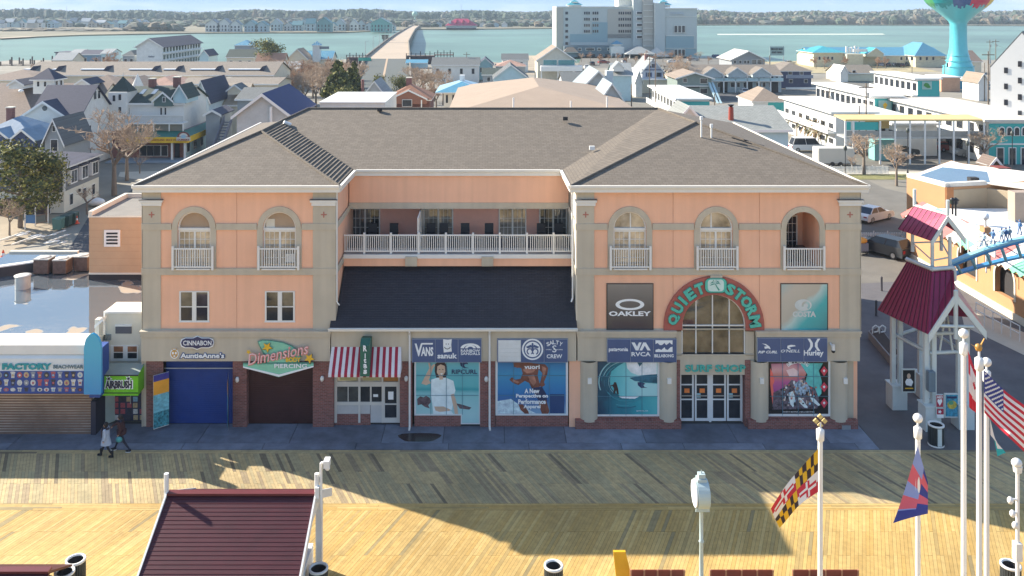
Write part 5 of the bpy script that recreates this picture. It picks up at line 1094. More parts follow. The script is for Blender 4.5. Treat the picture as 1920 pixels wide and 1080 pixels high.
for a,Y_,lab in ((142,-12.4,'ribbed trash can, farther of the two beside the left kiosk'),(121,-13.1,'ribbed trash can, nearer of the two beside the left kiosk'),(597,-12.9,'ribbed trash can half hidden right of the maroon kiosk roof'),(1038,-12.75,'lone ribbed trash can at the bottom centre of the boardwalk'),(1895,-12.7,'ribbed trash can by the lamp post at the right edge')): trash(lab,X(a,Y_),Y_)
# bike racks, bollards, planters behind the gateway
for a,b_,lab in ((1636,1649,'white hoop bike rack on the plaza behind the hotel corner'),):
    for i,pxx in enumerate((a,b_)):
        x,y=G(pxx,640); t=thing('bike_rack','white bike hoop, %s of the pair on the plaza' % ('left' if i == 0 else 'right'),'bike rack',(x,y,0),group='white bike hoops')
        mb=MB(); pr=[(x,y,0),(x,y,.9),(x+.2,y,1.05),(x+.4,y,.9),(x+.35,y,.65),(x+.1,y,.6)]
        for p,q in zip(pr,pr[1:]): mb.tube(p,q,.04,.04,WHITE,8)
        mb.build('hoop',t)
x,y=G(1660,612); t=thing('planter','long low stone planter with dark soil behind the gateway','planter',(x,y,0))
MB().prism([(X(1628,12),12.0,0),(X(1672,7.5),7.5,0),(X(1690,8.2),8.2,0),(X(1648,13),13.0,0)],(0,0,.5),mat('stone_grey',(.25,.24,.23),.9)).build('stone_box',t)
MB().prism([(X(1631,12),12.0,.5),(X(1672,7.8),7.8,.5),(X(1687,8.3),8.3,.5),(X(1649,12.7),12.7,.5)],(0,0,.02),mat('soil',(.05,.035,.03),.95)).build('soil',t)
for pxx,pyy,lab in ((1613,590,'dark post at the hotel corner on the side street'),(1643,592,'dark post left of the stone planter'),(1653,545,'short dark post on the side street footpath')):
    x,y=G(pxx,pyy); t=thing('bollard',lab,'post',(x,y,0),group='dark street posts'); MB().lathe((x,y,0),[(.10,0),(.08,.1),(.08,1.0),(.1,1.05),(.01,1.12)],mat('post_grey',(.07,.07,.08),.5),10).build('shaft',t)
# ================================================================ FOREGROUND
def kiosk(label,x0,x1,yr,zr_,run=3.0,drop=1.5,fin=True):
    t=thing('kiosk',label,'kiosk',((x0+x1)/2,yr,0));
    rm=mat('maroon_panel_roof',(.06,.007,.013),.5,var=.2,scale=1.2,metal=.15)
    ro=MB().prism([(x0,yr,zr_),(x0,yr - run,zr_ - drop),(x0,yr - run,zr_ - drop - .08),(x0,yr,zr_ - .10),(x0,yr+run,zr_ - drop - .08),(x0,yr+run,zr_ - drop)],(x1 - x0,0,0),rm).build('roof',t)
    for i in range(22):
        a=(i+.5)/22; y,z=yr - run*a,zr_ - drop*a; MB().box(x0+.05,x1 - .05,y - .012,y+.012,z,z+.007,mat('roof_batten',(.07,.008,.014),.5)).build('batten',ro)
    MB().box(x0,x1,yr - .14,yr+.14,zr_ - .02,zr_+.06,mat('maroon_cap',(.12,.018,.022),.45)).build('ridge_cap',ro)
    for x in ((x0,x1) if fin else ()):
        s=1 if x == x1 else -1
        for sy in (-1,1): MB().prism([(x,yr,zr_+.10),(x,yr+sy*run,zr_ - drop+.04),(x,yr+sy*run,zr_ - drop - .28),(x,yr,zr_ - .22)],(s*.06,0,0),WHITE).build('barge_board',t)
        MB().prism([(x - s*.3,yr,zr_ - .3),(x - s*.3,yr - run*.8,zr_ - drop*.9),(x - s*.3,yr+run*.8,zr_ - drop*.9)],(s*.1,0,0),WHITE).build('gable',t)
        if fin: MB().tube((x+s*.06,yr,zr_ - .3),(x+s*.06,yr,zr_+.72),.085,.085,WHITE,10).build('finial',t)
        for sy in (-1,1): MB().box(x - s*.3 - .12,x - s*.3+.12,yr+sy*run*.75 - .12,yr+sy*run*.75+.12,0,zr_ - drop*.9,WHITE).build('corner_post',t)
    MB().box(x0+.5,x1 - .5,yr - run*.7,yr+run*.7,0,1.1,WHITE).build('counter',t)
    return t
kz=H - (925 - CY)/F*31.2
kk=kiosk('maroon roofed kiosk with white gables standing on the boardwalk',X(315,-13.7),X(591,-13.7),-13.7,kz)
kiosk('second maroon roofed kiosk cut off at the bottom left corner',X(-160,-14.6),X(94,-14.6),-14.6,H - (1070 - CY)/F*30.3,1.6,.8,False)
yk=-13.7; cm_=MB(); cx2=X(603,yk); cm_.tube((cx2,yk - .1,kz - .6),(cx2,yk - .1,kz+1.15),.05,.05,WHITE,8).tube((cx2,yk - .1,kz+1.15),(cx2+.2,yk - .1,kz+1.18),.05,.05,WHITE,8).box(cx2+.12,cx2+.32,yk - .3,yk+.05,kz+1.05,kz+1.3,WHITE).sphere((cx2+.24,yk - .15,kz+1.0),.1,WHITE,10).box(cx2 - .2,cx2 - .06,yk - .2,yk,kz - .1,kz+.3,WHITE)
cm_.build('camera_mast',kk)
def bench(label,x0,x1,Y_):
    t=thing('bench',label,'bench',((x0+x1)/2,Y_,0),group='slatted benches at the boardwalk edge'); m=mat('maroon_slat',(.22,.05,.03),.55,var=.15)
    ft=H - (1069 - CY)/F*(Y_+D0)
    n=4; w=(x1 - x0)/n
    for i in range(n): cube('back_panel',m,t,x0+w*i+.03,x0+w*(i+1) - .03,Y_,Y_+.04,ft - .32,ft)
    for i in range(n+1): cube('back_post',mat('bench_post',(.45,.22,.12),.6),t,x0+w*i - .03,x0+w*i+.03,Y_ - .02,Y_+.06,0,ft+.01)
    for k in range(3): cube('seat_slat',m,t,x0,x1,Y_ - .18 - k*.16,Y_ - .05 - k*.16,.42,.46)
    for x in (x0+.1,x1 - .1): cube('leg',m,t,x - .04,x+.04,Y_ - .5,Y_ - .42,0,.42)
yb2=-12.85
bench('maroon slatted bench back beside the yellow board',X(1183,yb2),X(1283,yb2),yb2); bench('maroon slatted bench back behind the street clock',X(1332,yb2),X(1449,yb2),yb2); bench('maroon slatted bench back at the cross topped flagpole',X(1487,yb2),X(1609,yb2),yb2)
yy=-12.4; t=thing('yellow_board','tall leaning yellow topped board left of the bench','board',(X(1165,yy),yy,0)); zt_=Z(1035,yy)
MB().prism([(X(1150,yy),yy,zt_),(X(1173,yy),yy,zt_),(X(1196,yy),yy,zt_ - 1.9),(X(1160,yy),yy,zt_ - 1.9)],(0,.12,0),mat('yellow_panel',(.78,.42,.02),.45,var=.1)).build('panel',t)
MB().box(X(1160,yy),X(1190,yy),yy+.12,yy+.2,0,zt_ - 1.0,WHITE).build('support',t)
# street clock
yc=-13.9; xc=X(1315,yc); zc1=Z(884,yc); zc0=Z(955,yc)
t=thing('street_clock','pale four faced street clock on a slender post seen edge-on','clock',(xc,yc,0)); PC=mat('pale_cast_iron',(.42,.52,.52),.35,var=.08)
MB().lathe((xc,yc,0),[(.22,0),(.2,.5),(.09,.7),(.07,zc0 - 1.2),(.10,zc0 - 1.15),(.07,zc0 - 1.1),(.07,zc0 - .1),(.14,zc0)],PC,12).build('post',t)
hm=(zc0+zc1)/2; hh=(zc1 - zc0)/2
MB().prism([(xc - .20+.0,yc+(hh*.72)*math.cos(a),hm - .1+(hh*.72)*math.sin(a)) for a in [i*math.pi/14 for i in range(28)]],(.42,0,0),PC).build('case',t)
for s in (-1,1):
    MB().prism([(xc+s*.20 - .02,yc+hh*.66*math.cos(a),hm - .1+hh*.66*math.sin(a)) for a in [i*math.pi/14 for i in range(28)]],(s*.05,0,0),PRINTW).build('clock_face',t)
MB().box(xc - .17,xc+.17,yc - .17,yc+.17,zc1 - .38,zc1 - .22,PC).box(xc - .12,xc+.12,yc - .12,yc+.12,zc1 - .22,zc1 - .06,PC).tube((xc,yc,zc1 - .06),(xc,yc,zc1+.06),.03,.01,PC,8).build('crown',t)
MB().prism([(xc - .24,yc - .12,zc0+.0),(xc+.26,yc - .12,zc0),(xc+.22,yc - .12,zc0+.9),(xc - .14,yc - .12,zc0+.9)],(0,-.05,0),PC).build('case_side',t)
# flagpoles and flags
POLE=mat('flagpole_white',(.78,.76,.72),.35,var=.04)
def pole(label,px_,py_,d,r=.075,top='ball'):
    Y_=d - D0; x=X(px_,Y_); z=Z(py_,Y_); t=thing('flagpole',label,'flagpole',(x,Y_,0),group='white flagpoles by the boardwalk')
    MB().tube((x,Y_,0),(x,Y_,z - .75),r*1.05,r*.95,POLE,12).build('shaft',t); MB().lathe((x,Y_,z),[(r,-.75),(r*1.5,-.72),(r*1.6,-.42),(r*.9,-.38),(.03,-.36),(.03,-.2)],POLE,12).build('truck',t)
    if top == 'ball': MB().sphere((x,Y_,z - .13),.14,POLE,14).build('ball',t)
    elif top == 'cross':
        g_=mat('gilt_cross',(.62,.47,.18),.4)
        for dx,dz in ((0,.0),(-.13,-.13),(.13,-.13),(0,-.26)): MB().prism([(x+dx+q[0],Y_ - .02,z - .02+dz+q[1]) for q in ((-.085,0),(0,-.085),(.085,0),(0,.085))],(0,.05,0),g_).build('cross_arm',t)
    else: MB().sphere((x - .02,Y_,z - .1),.09,mat('gilt_eagle',(.5,.25,.05),.4),8,sx=1.2,sz=1.3).prism([(x - .25,Y_,z),(x,Y_,z - .12),(x+.15,Y_,z+.15),(x+.02,Y_,z - .2)],(0,.04,0),mat('gilt_eagle')).build('eagle',t)
    MB().tube((x - r*1.2,Y_ - .05,z - .9),(x - r*1.3,Y_ - .05,1.2),.012,.012,POLE,4).build('halyard',t)
pole('flagpole topped with a gilt cross, flying the yellow and black quartered flag',1538,780,26,top='cross'); pole('flagpole with the lilac, pink and navy banded flag',1721,776,26); pole('leftmost pole of the right hand trio, with the red and white flag',1807,617,25); pole('middle pole of the right hand trio, topped with an eagle',1836,645,24.5,top='eagle'); pole('rightmost pole of the trio, with the teal edged flag',1850,671,26.5)
def flag(label,A,B,C,D,d,fn,waves=2.2,amp=.16,nu=44,nv=28,sag=0,ph=0):
    Y_=d - D0; t=MB(); A,B,C,D=[Vector(q) for q in (A,B,C,D)]
    def pt(u,v):
        p=A.lerp(B,v).lerp(C.lerp(D,v),u); s=math.sin(math.pi*u*waves+ph+v*1.2); yo=amp*u ** .6*s
        px_,py_=p.x,p.y+sag*math.sin(math.pi*u)+2.5*u*math.sin(math.pi*u*waves+v*2); return (X(px_,Y_+yo),Y_+yo - .12,Z(py_,Y_+yo))
    vs_=[pt(i/nu,j/nv) for i in range(nu+1) for j in range(nv+1)]
    for i in range(nu):
        for j in range(nv):
            a=i*(nv+1)+j; t.mesh([vs_[a],vs_[a+1],vs_[a+nv+2],vs_[a+nv+1]],[(0,1,2,3)],fn((i+.5)/nu,(j+.5)/nv),True)
    me=t.build('flag',data=True); bm=bmesh.new(); bm.from_mesh(me); bmesh.ops.remove_doubles(bm,verts=bm.verts,dist=1e-4); bm.to_mesh(me); bm.free()
    o=link('flag',me); return tag(o,label,'flag')
fm=lambda n,c: mat('flag_' +n,c,.7,var=.05)
FY_,FB,FR,FW,FN,FL,FP=fm('gold',(.75,.42,.01)),fm('black',(.03,.015,.02)),fm('red',(.55,.015,.04)),fm('white',(.75,.72,.70)),fm('navy',(.03,.04,.22)),fm('lilac',(.22,.28,.55)),fm('pink',(.60,.10,.14))
def md(u,v):
    q=(u <.5) == (v <.5)
    if q:
        uu,vv=(u % .5)*2,(v % .5)*2; k=int(uu*6) ; dg=(vv+uu*.0)+(uu*.55) ; return FY_ if (k+(1 if vv+.35*uu >.66 else 0)) % 2 == 0 else FB
    uu,vv=(u % .5)*2,(v % .5)*2; s=FR if (uu <.5) != (vv <.5) else FW; o=FW if s is FR else FR
    return o if (abs(uu - .5) <.11 or abs(vv - .5) <.11) and not (abs(uu - .5) >.42 or abs(vv - .5) >.42) else s
flag('draped flag quartered in gold and black lozenges and red and white crosses',(1531,838),(1531,918),(1443,948),(1459,984),26,md,amp=.22,sag=-6)
flag('limp flag banded lilac, pink and navy hanging down its pole',(1717,833),(1736,900),(1671,978),(1736,960),26,lambda u,v: (FN if u >.82 else (FP if int((u+(.12 if v >.6 else 0))*5) % 2 == 1 else (FL if v <.6 else FN))),waves=1.2,amp=.12,sag=4)  # right-hand navy is the fold's shade put into the lilac bands
flag('red and white flag with a maple leaf hanging on the left pole of the trio',(1811,655),(1813,760),(1834,715),(1832,778),25,lambda u,v: FR if (v <.14 or v >.70+.1*u or (v <.4 and u <.16)) or ((abs(v - .42)+abs(u - .5)*.6) <.09) else FW,waves=1.4,amp=.12)
def us(u,v):
    if u <.40 and v <.54: return FN
    return FR if int(v*13) % 2 == 0 else FW
uf=flag('large stars and stripes flag blowing right past the picture edge',(1840,690),(1841,770),(1932,770),(1932,856),24.5,us,amp=.30,nu=60,nv=52,sag=4,waves=1.8)
Yf_=24.5 - D0; stars=MB()
for r in range(9):
    for c in range(6 if r % 2 == 0 else 5):
        u=(c+(.5 if r % 2 == 0 else 1))/6*.40; v=(r+1)/10*.54; A,B,C,D=[Vector(q) for q in ((1840,690),(1841,770),(1932,770),(1932,856))]
        p=A.lerp(B,v).lerp(C.lerp(D,v),u); yo=.30*u ** .6*math.sin(math.pi*u*1.8+v*1.2); py_=p.y+4*math.sin(math.pi*u)+2.5*u*math.sin(math.pi*u*1.8+v*2)
        cx_,cz_=X(p.x,Yf_+yo),Z(py_,Yf_+yo); stars.face([(cx_+(.042 if i % 2 == 0 else .018)*math.cos(math.pi*i/5+1.57),Yf_+yo - .135,cz_+(.042 if i % 2 == 0 else .018)*math.sin(math.pi*i/5+1.57)) for i in range(10)],FW)
so=stars.build('star_field',uf); so.location=(0,0,0); so['kind']='stuff'
flag('small white flag with teal edges under the striped flag',(1852,775),(1853,812),(1866,852),(1882,848),26.5,lambda u,v: fm('teal',(.02,.38,.38)) if (v <.22 or u >.8) else (FB if abs(u - .45) <.08 and abs(v - .55) <.1 else FW),waves=1,amp=.08)
# lamp and camera post at the right edge
yl=-15.5; xl=X(1908,yl); zl=Z(868,yl); t=thing('camera_post','white post with globe and cameras at the right edge','lamp post',(xl,yl,0))
MB().tube((xl,yl,0),(xl,yl,zl - .2),.07,.06,POLE,10).build('shaft',t); MB().sphere((xl - .03,yl,zl),.16,POLE,12,sx=1.1).tube((xl,yl,zl - .3),(xl,yl,zl - .1),.13,.15,POLE,12).build('globe',t)
for dz,dx in ((1.25,-.28),(1.7,-.2),(2.1,-.12)): MB().tube((xl,yl,zl - dz),(xl+dx,yl - .05,zl - dz+.05),.035,.035,POLE,6).sphere((xl+dx,yl - .05,zl - dz),.1,POLE,10,sz=1.3).build('camera',t)
MB().box(xl - .12,xl+.1,yl - .12,yl+.12,zl - 3.3,zl - 2.7,POLE).build('junction_box',t)
# ================================================================ TOWN BEHIND: builders
WALLW=mat('white_clapboard',(.74,.73,.68),.7,var=.05,tex=('siding','x',.22)); WALLG=mat('grey_clapboard',(.30,.33,.35),.7,var=.06,tex=('siding','x',.22))
WALLC=mat('cream_render',(.68,.61,.47),.8,var=.06); WALLB=mat('pale_blue_wall',(.42,.58,.62),.7,var=.06); WALLT=mat('tan_wall',(.48,.40,.28),.8,var=.08)
WHR=mat('white_roof_membrane',(.78,.77,.72),.6,var=.04,scale=.3); TEALW=mat('teal_wall',(.035,.40,.38),.5,var=.05)
def roofm(n,c): return mat('roof_' +n,c,.85,var=.16,scale=.9,tex=('shingle','x'))
R_TAUPE,R_NAVY,R_GREY,R_BROWN,R_TAN,R_PALE,R_RUST=roofm('taupe',(.22,.185,.15)),roofm('dark_navy',(.05,.055,.09)),roofm('slate_grey',(.13,.14,.14)),roofm('brown',(.20,.15,.12)),roofm('tan',(.32,.25,.19)),roofm('pale_grey',(.30,.32,.32)),roofm('rust',(.26,.12,.07))
R_BLUE=mat('roof_blue_metal',(.09,.27,.38),.4,tex=('seam','x',.6)); R_TEAL=mat('roof_teal_metal',(.05,.34,.40),.4,tex=('seam','x',.6)); R_DGREEN=roofm('dark_green',(.05,.07,.06))
def dX(px_,d): return (px_ - CX)/F*d
def dZ(py_,d): return H - (py_ - CY)/F*d
def win(par,x0,x1,z0,z1,y,frame=WHITE,glass=DGLASS,f=.08,cross=True):
    """window on a wall that faces the camera"""
    w=cube('window',frame,par,x0 - f,x1+f,y - .06,y+.0,z0 - f,z1+f); cube('pane',glass,w,x0,x1,y - .09,y - .062,z0,z1)
    return w
def swin(par,xw,s,y0,y1,z0,z1,frame=WHITE,glass=DGLASS,f=.08):
    """window on a wall that faces sideways (s = +1 right, -1 left)"""
    a,b_=sorted((xw,xw+s*.06)); w=cube('window',frame,par,a,b_,y0 - f,y1+f,z0 - f,z1+f); a,b_=sorted((xw+s*.062,xw+s*.09)); cube('pane',glass,w,a,b_,y0,y1,z0,z1)
    return w
def roofgeo(x0,x1,y0,y1,ze,kind,zr_,m,o=.35,par=None,th=.14,side=None,name='roof',trim=WHITE):
    mb=MB(); ms=side or m
    if kind == 'gy':
        xm=(x0+x1)/2; k=(zr_ - ze)/((x1 - x0)/2); L_,Rr_=x0 - o,x1+o; zl=ze - k*o
        for a,b_ in (((L_,zl),(xm,zr_)),((xm,zr_),(Rr_,zl))):
            mb.prism([(a[0],y0 - o,a[1]+th),(b_[0],y0 - o,b_[1]+th),(b_[0],y0 - o,b_[1]),(a[0],y0 - o,a[1])],(0,y1 - y0+2*o,0),ms)
        r=mb.build(name,par)
        if trim: t=MB(); [t.prism([(a[0],y0 - o - .05,a[1]+th+.02),(b_[0],y0 - o - .05,b_[1]+th+.02),(b_[0],y0 - o - .05,b_[1] - .18),(a[0],y0 - o - .05,a[1] - .18)],(0,.049,0),trim) for a,b_ in (((L_,zl),(xm,zr_)),((xm,zr_),(Rr_,zl)))]; t.build('barge_board',r)
        return r
    if kind == 'gx':
        ym=(y0+y1)/2; k=(zr_ - ze)/((y1 - y0)/2); zl=ze - k*o
        for a,b_ in (((y0 - o,zl),(ym,zr_)),((ym,zr_),(y1+o,zl))):
            mb.prism([(x0 - o,a[0],a[1]+th),(x0 - o,b_[0],b_[1]+th),(x0 - o,b_[0],b_[1]),(x0 - o,a[0],a[1])],(x1 - x0+2*o,0,0),m)
        mb.box(x0 - o,x1+o,y0 - o - .04,y0 - o,zl - .12,zl+th,trim or m)
        return mb.build(name,par)
    if kind == 'hip':
        w,l=x1 - x0+2*o,y1 - y0+2*o; X0,X1,Y0,Y1=x0 - o,x1+o,y0 - o,y1+o; s=min(w,l)/2
        if w >= l: a,b_=(X0+s,(Y0+Y1)/2,zr_),(X1 - s,(Y0+Y1)/2,zr_)
        else: a,b_=((X0+X1)/2,Y0+s,zr_),((X0+X1)/2,Y1 - s,zr_)
        c=[(X0,Y0,ze),(X1,Y0,ze),(X1,Y1,ze),(X0,Y1,ze)]
        if w >= l: fs=[[c[0],c[1],b_,a],[c[2],c[3],a,b_]],[[c[1],c[2],b_],[c[3],c[0],a]]
        else: fs=[[c[0],c[1],a],[c[2],c[3],b_]],[[c[1],c[2],b_,a],[c[3],c[0],a,b_]]
        for f in fs[0]: mb.face(f,m)
        for f in fs[1]: mb.face(f,ms)
        mb.box(X0+.02,X1 - .02,Y0+.02,Y1 - .02,ze - .16,ze - .001,trim or m)
        return mb.build(name,par)
    if kind == 'flat':
        mb.box(x0 - o,x1+o,y0 - o,y1+o,ze,ze+.3,m); return mb.build(name,par)
def house(label,x0p,x1p,ep,d,L,kind,rp,wall=WALLW,rm=R_GREY,wins=(),side=None,chim=(),o=.35,name='house',cat='house',base=0,ra=None,dr=None,nwin=None,trim=WHITE,awin=0,zr_=None,group=None):
    """walls and roof from the picture measures of the front face, set d metres from the camera"""
    x0,x1,ze,y0=dX(x0p,d),dX(x1p,d),dZ(ep,d),d - D0; y1=y0+L
    dd=d if kind == 'gy' else (d+L/2); zr=zr_ if zr_ is not None else (dZ(rp,dr or dd) if rp is not None else ze)
    t=thing(name,label,cat,((x0+x1)/2,y0,0),group=group); mb=MB(); mb.box(x0,x1,y0,y1,base,ze - .01,wall)
    if kind == 'gy': mb.prism([(x0,y0,ze - .01),(x1,y0,ze - .01),((x0+x1)/2,y0,zr)],(0,L,0),wall)
    if kind == 'gx': mb.prism([(x0,y0,ze - .01),(x0,y1,ze - .01),(x0,(y0+y1)/2,zr)],(x1 - x0,0,0),wall)
    mb.build('wall',t); r=roofgeo(x0,x1,y0,y1,ze,kind,zr,rm,o,t,side=ra,trim=trim)
    for w in wins: win(t,dX(w[0],d),dX(w[1],d),dZ(w[3],d),dZ(w[2],d),y0)
    if nwin:                                  # regular rows (count, [(ztop, zbottom)...], width)
        n,rows,ww=nwin
        for i in range(n):
            xc_=x0+(x1 - x0)*(i+.5)/n
            for a,b_ in rows: win(t,xc_ - ww/2,xc_+ww/2,b_,a,y0)
    if side:
        s,n,rows,ww=side; xw=x1 if s >0 else x0
        for i in range(n):
            yc_=y0+L*(i+.5)/n
            for a,b_ in rows: swin(t,xw,s,yc_ - ww/2,yc_+ww/2,b_,a)
    for c in chim:
        xc_,yt,w_,m_=c; q=dX(xc_,dd); MB().box(q - w_/2,q+w_/2,y0+L/2 - w_/2,y0+L/2+w_/2,ze,dZ(yt,dd),m_).box(q - w_/2 - .06,q+w_/2+.06,y0+L/2 - w_/2 - .06,y0+L/2+w_/2+.06,dZ(yt,dd),dZ(yt,dd)+.12,CREAM).build('chimney',r)
    t['_']=0; del t['_']
    return t,(x0,x1,y0,y1,ze,zr)
def dormer(par,px_,py0,py1,d,w,depth,wall=WALLW,rm=R_NAVY,wn=True):
    """gabled dormer facing the camera"""
    xc_,y,z0,z1=dX(px_,d),d - D0,dZ(py1,d),dZ(py0,d); h=z1 - z0
    q=MB().box(xc_ - w/2,xc_+w/2,y,y+depth,z0 - .5,z0+h*.25,wall).prism([(xc_ - w/2,y,z0+h*.25),(xc_+w/2,y,z0+h*.25),(xc_,y,z1)],(0,depth,0),wall).build('dormer',par)
    roofgeo(xc_ - w/2,xc_+w/2,y,y+depth,z0+h*.25,'gy',z1,rm,.25,q,.1)
    return q
# --- trees
def bare_mesh(seed,levels,h,spread,m,m2,lean=.0,first=3,thin=1.0):
    rnd=random.Random(seed); tr,br=MB(),MB()
    def grow(p,dirv,ln,r,lv):
        q=p+dirv*ln
        (tr if lv == 0 else br).tube(p,q,r,r*.68,m if lv <2 else m2,6 if lv <1 else (4 if lv <3 else 3),False)
        if lv >= levels: return
        for k in range(first if lv == 0 else rnd.choice((2,3,3))):
            ax=Vector((rnd.uniform(-1,1),rnd.uniform(-1,1),rnd.uniform(-.25,.8))).normalized(); nd=(dirv*(1 - spread)+ax*spread).normalized()
            nd.z += .10; nd.normalize(); st=q if lv == 0 else p.lerp(q,rnd.uniform(.55,1)); grow(st,nd,ln*rnd.uniform(.62,.85),max(r*rnd.uniform(.5,.66),.012*thin),lv+1)
    grow(Vector((0,0,0)),Vector((lean,0,1)).normalized(),h*.28,h*.028,0)
    return tr.build('trunk',data=True),br.build('branches',data=True)
BK=mat('grey_bark',(.22,.17,.13),.9); TWG_=mat('pale_twigs',(.42,.31,.22),.9,var=.2); TWR=mat('russet_twigs',(.36,.22,.14),.9,var=.2)
BARE=[bare_mesh(s,6,7.0,.62,BK,TWG_,first=4,thin=1.6) for s in (1,2,3)]+[bare_mesh(s,6,7.0,.68,BK,TWR,first=4,thin=2.6) for s in (4,5,6)]
SMALLB=[bare_mesh(s,4,5.0,.55,BK,TWG_,first=4) for s in (7,8)]
def bare(label,px_,py_base=None,d=None,h=7,v=0,rot=0,group=None,mesh=None,x=None,y=None,z=0):
    if x is None:
        if d is None: x,y=G(px_,py_base)
        else: x,y=dX(px_,d),d - D0
    t=thing('bare_tree',label,'tree',(x,y,z),group=group); a,b_=(mesh or BARE[v]); k=h/7.0
    link('trunk',a,t,(x,y,z)); link('branches',b_,t,(x,y,z)); t.scale=(k,k,k); t.rotation_euler=(0,0,rot); return t
def leafy_mesh(seed,n,h,r,mats,shape='round',s=.35):
    rnd=random.Random(seed); c=MB(); blobs=[(Vector((rnd.gauss(0,r*.42),rnd.gauss(0,r*.42),h*(rnd.uniform(.30,.95)))),r*rnd.uniform(.22,.42)) for _ in range(26)]
    if shape == 'pine': blobs=[(Vector((math.cos(i*2.4)*r*(1 - i/24)*.8,math.sin(i*2.4)*r*(1 - i/24)*.8,h*(.35+.62*i/22))),r*.34*(1.15 - i/26)) for i in range(23)]
    for i in range(n):
        b_,br=rnd.choice(blobs); dv=Vector((rnd.gauss(0,1),rnd.gauss(0,1),rnd.gauss(0,.8))).normalized(); p=b_+dv*br*rnd.uniform(.5,1.15)
        a=Vector((rnd.uniform(-1,1),rnd.uniform(-1,1),rnd.uniform(-.6,.6))).normalized(); q=a.cross(dv).normalized() if a.cross(dv).length >.1 else Vector((1,0,0)); k=s*rnd.uniform(.6,1.3)
        m=mats[min(len(mats) - 1,int(rnd.random()*len(mats)))]
        c.face([p+a*k,p+q*k*.55,p - a*k,p - q*k*.55],m)
    t=MB(); t.tube((0,0,0),(.1,0,h*.75),h*.035,h*.012,BK,8)
    for i in range(9): a=i*2.2; z=h*(.3+.05*i); t.tube((0,0,z),(math.cos(a)*r*.7,math.sin(a)*r*.7,z+h*.14),h*.012,h*.004,BK,5)
    return t.build('trunk',data=True),c.build('crown',data=True)
GRE=[mat('needles_' +n,c,.8,var=.25,scale=2) for n,c in (('dark',(.05,.065,.02)),('mid',(.13,.14,.04)),('light',(.30,.27,.06)))]
PINE=leafy_mesh(21,3400,8,3.9,GRE,s=.22); CYP=leafy_mesh(22,3600,8,2.4,GRE[:2]+GRE[:2]+GRE[2:],'pine',s=.30); SHR=leafy_mesh(23,900,2.2,1.0,[mat('yucca_leaf',(.10,.10,.04),.8),mat('dead_leaf',(.22,.15,.08),.9)],s=.28)
def leafy(label,x,y,h,mesh=PINE,base_h=8,group=None,rot=0,sx=1,name='evergreen_tree',cat='tree'):
    t=thing(name,label,cat,(x,y,0),group=group); k=h/base_h; link('trunk',mesh[0],t,(x,y,0)); link('crown',mesh[1],t,(x,y,0)); t.scale=(k*sx,k*sx,k); t.rotation_euler=(0,0,rot); return t
# --- vehicles
def car(label,x,y,ang,col,L=4.6,Wd=1.82,Hh=1.46,kind='sedan',cat='car',name='parked_car',mname=None):
    t=thing(name,label,cat,(0,0,0)); m=mat('car_' +(mname or 'paint'),col,.35,var=.02,coat=.15); h,w=L/2,Wd/2
    if kind == 'sedan': low=[(-h,.28),(-h,.70),(-h+.12,.88),(-h+.95,.95),(h - 1.3,.92),(h - .25,.80),(h,.62),(h,.28)]; cab=(-h+.55,h - 1.25,-h+1.25,h - 2.05)
    else: low=[(-h,.32),(-h,.95),(-h+.05,1.05),(h - 1.25,1.05),(h - .2,.92),(h,.72),(h,.32)]; cab=(-h+.06,h - 1.15,-h+.45,h - 1.9)
    zb=.92 if kind == 'sedan' else 1.04
    MB().prism([(a,-w,b_) for a,b_ in low],(0,Wd,0),m).build('body',t,bevel=.06)
    a0,a1,b0,b1=cab; wi=w - .05; wt=w - .24
    v=[(a0,-wi,zb),(a1,-wi,zb),(a1,wi,zb),(a0,wi,zb),(b0,-wt,Hh - .05),(b1,-wt,Hh - .05),(b1,wt,Hh - .05),(b0,wt,Hh - .05)]
    MB().mesh(v,[(0,1,5,4),(1,2,6,5),(2,3,7,6),(3,0,4,7),(4,5,6,7)],DGLASS).build('window',t)
    rf_=MB(); rf_.box(b0 - .02,b1+.02,-wt - .02,wt+.02,Hh - .06,Hh,m)
    rf_.build('roof_panel',t,bevel=.02)
    for i,j in ((0,4),(1,5),(2,6),(3,7)): MB().tube(v[i],v[j],.05,.04,m,4).build('pillar',t)
    mx_=(a0+a1)/2
    for s in (-1,1): MB().tube((mx_,s*wi,zb),((b0+b1)/2,s*wt,Hh - .05),.045,.035,m,4).build('pillar',t)
    for sx in (-1,1):
        for sy in (-1,1):
            c=(sx*(h - .82),sy*(w - .11),.33); wl_=MB().tube((c[0],c[1] - .11,c[2]),(c[0],c[1]+.11,c[2]),.33,.33,BLACK,18).build('wheel',t); MB().tube((c[0],c[1] - .12,c[2]),(c[0],c[1]+.12,c[2]),.20,.20,METAL,12).build('rim',wl_)
        for sy in (-1,1): MB().box(sx*h - .03+(0 if sx >0 else -.01),sx*h+.04,sy*(w - .32) - .17,sy*(w - .32)+.17,.6,.72 if kind == 'sedan' else .85,mat('headlight',(.7,.7,.68),.2) if sx >0 else mat('taillight',(.35,.02,.02),.3)).build('headlight' if sx >0 else 'taillight',t)
    t.location=(x,y,0); t.rotation_euler=(0,0,ang); return t
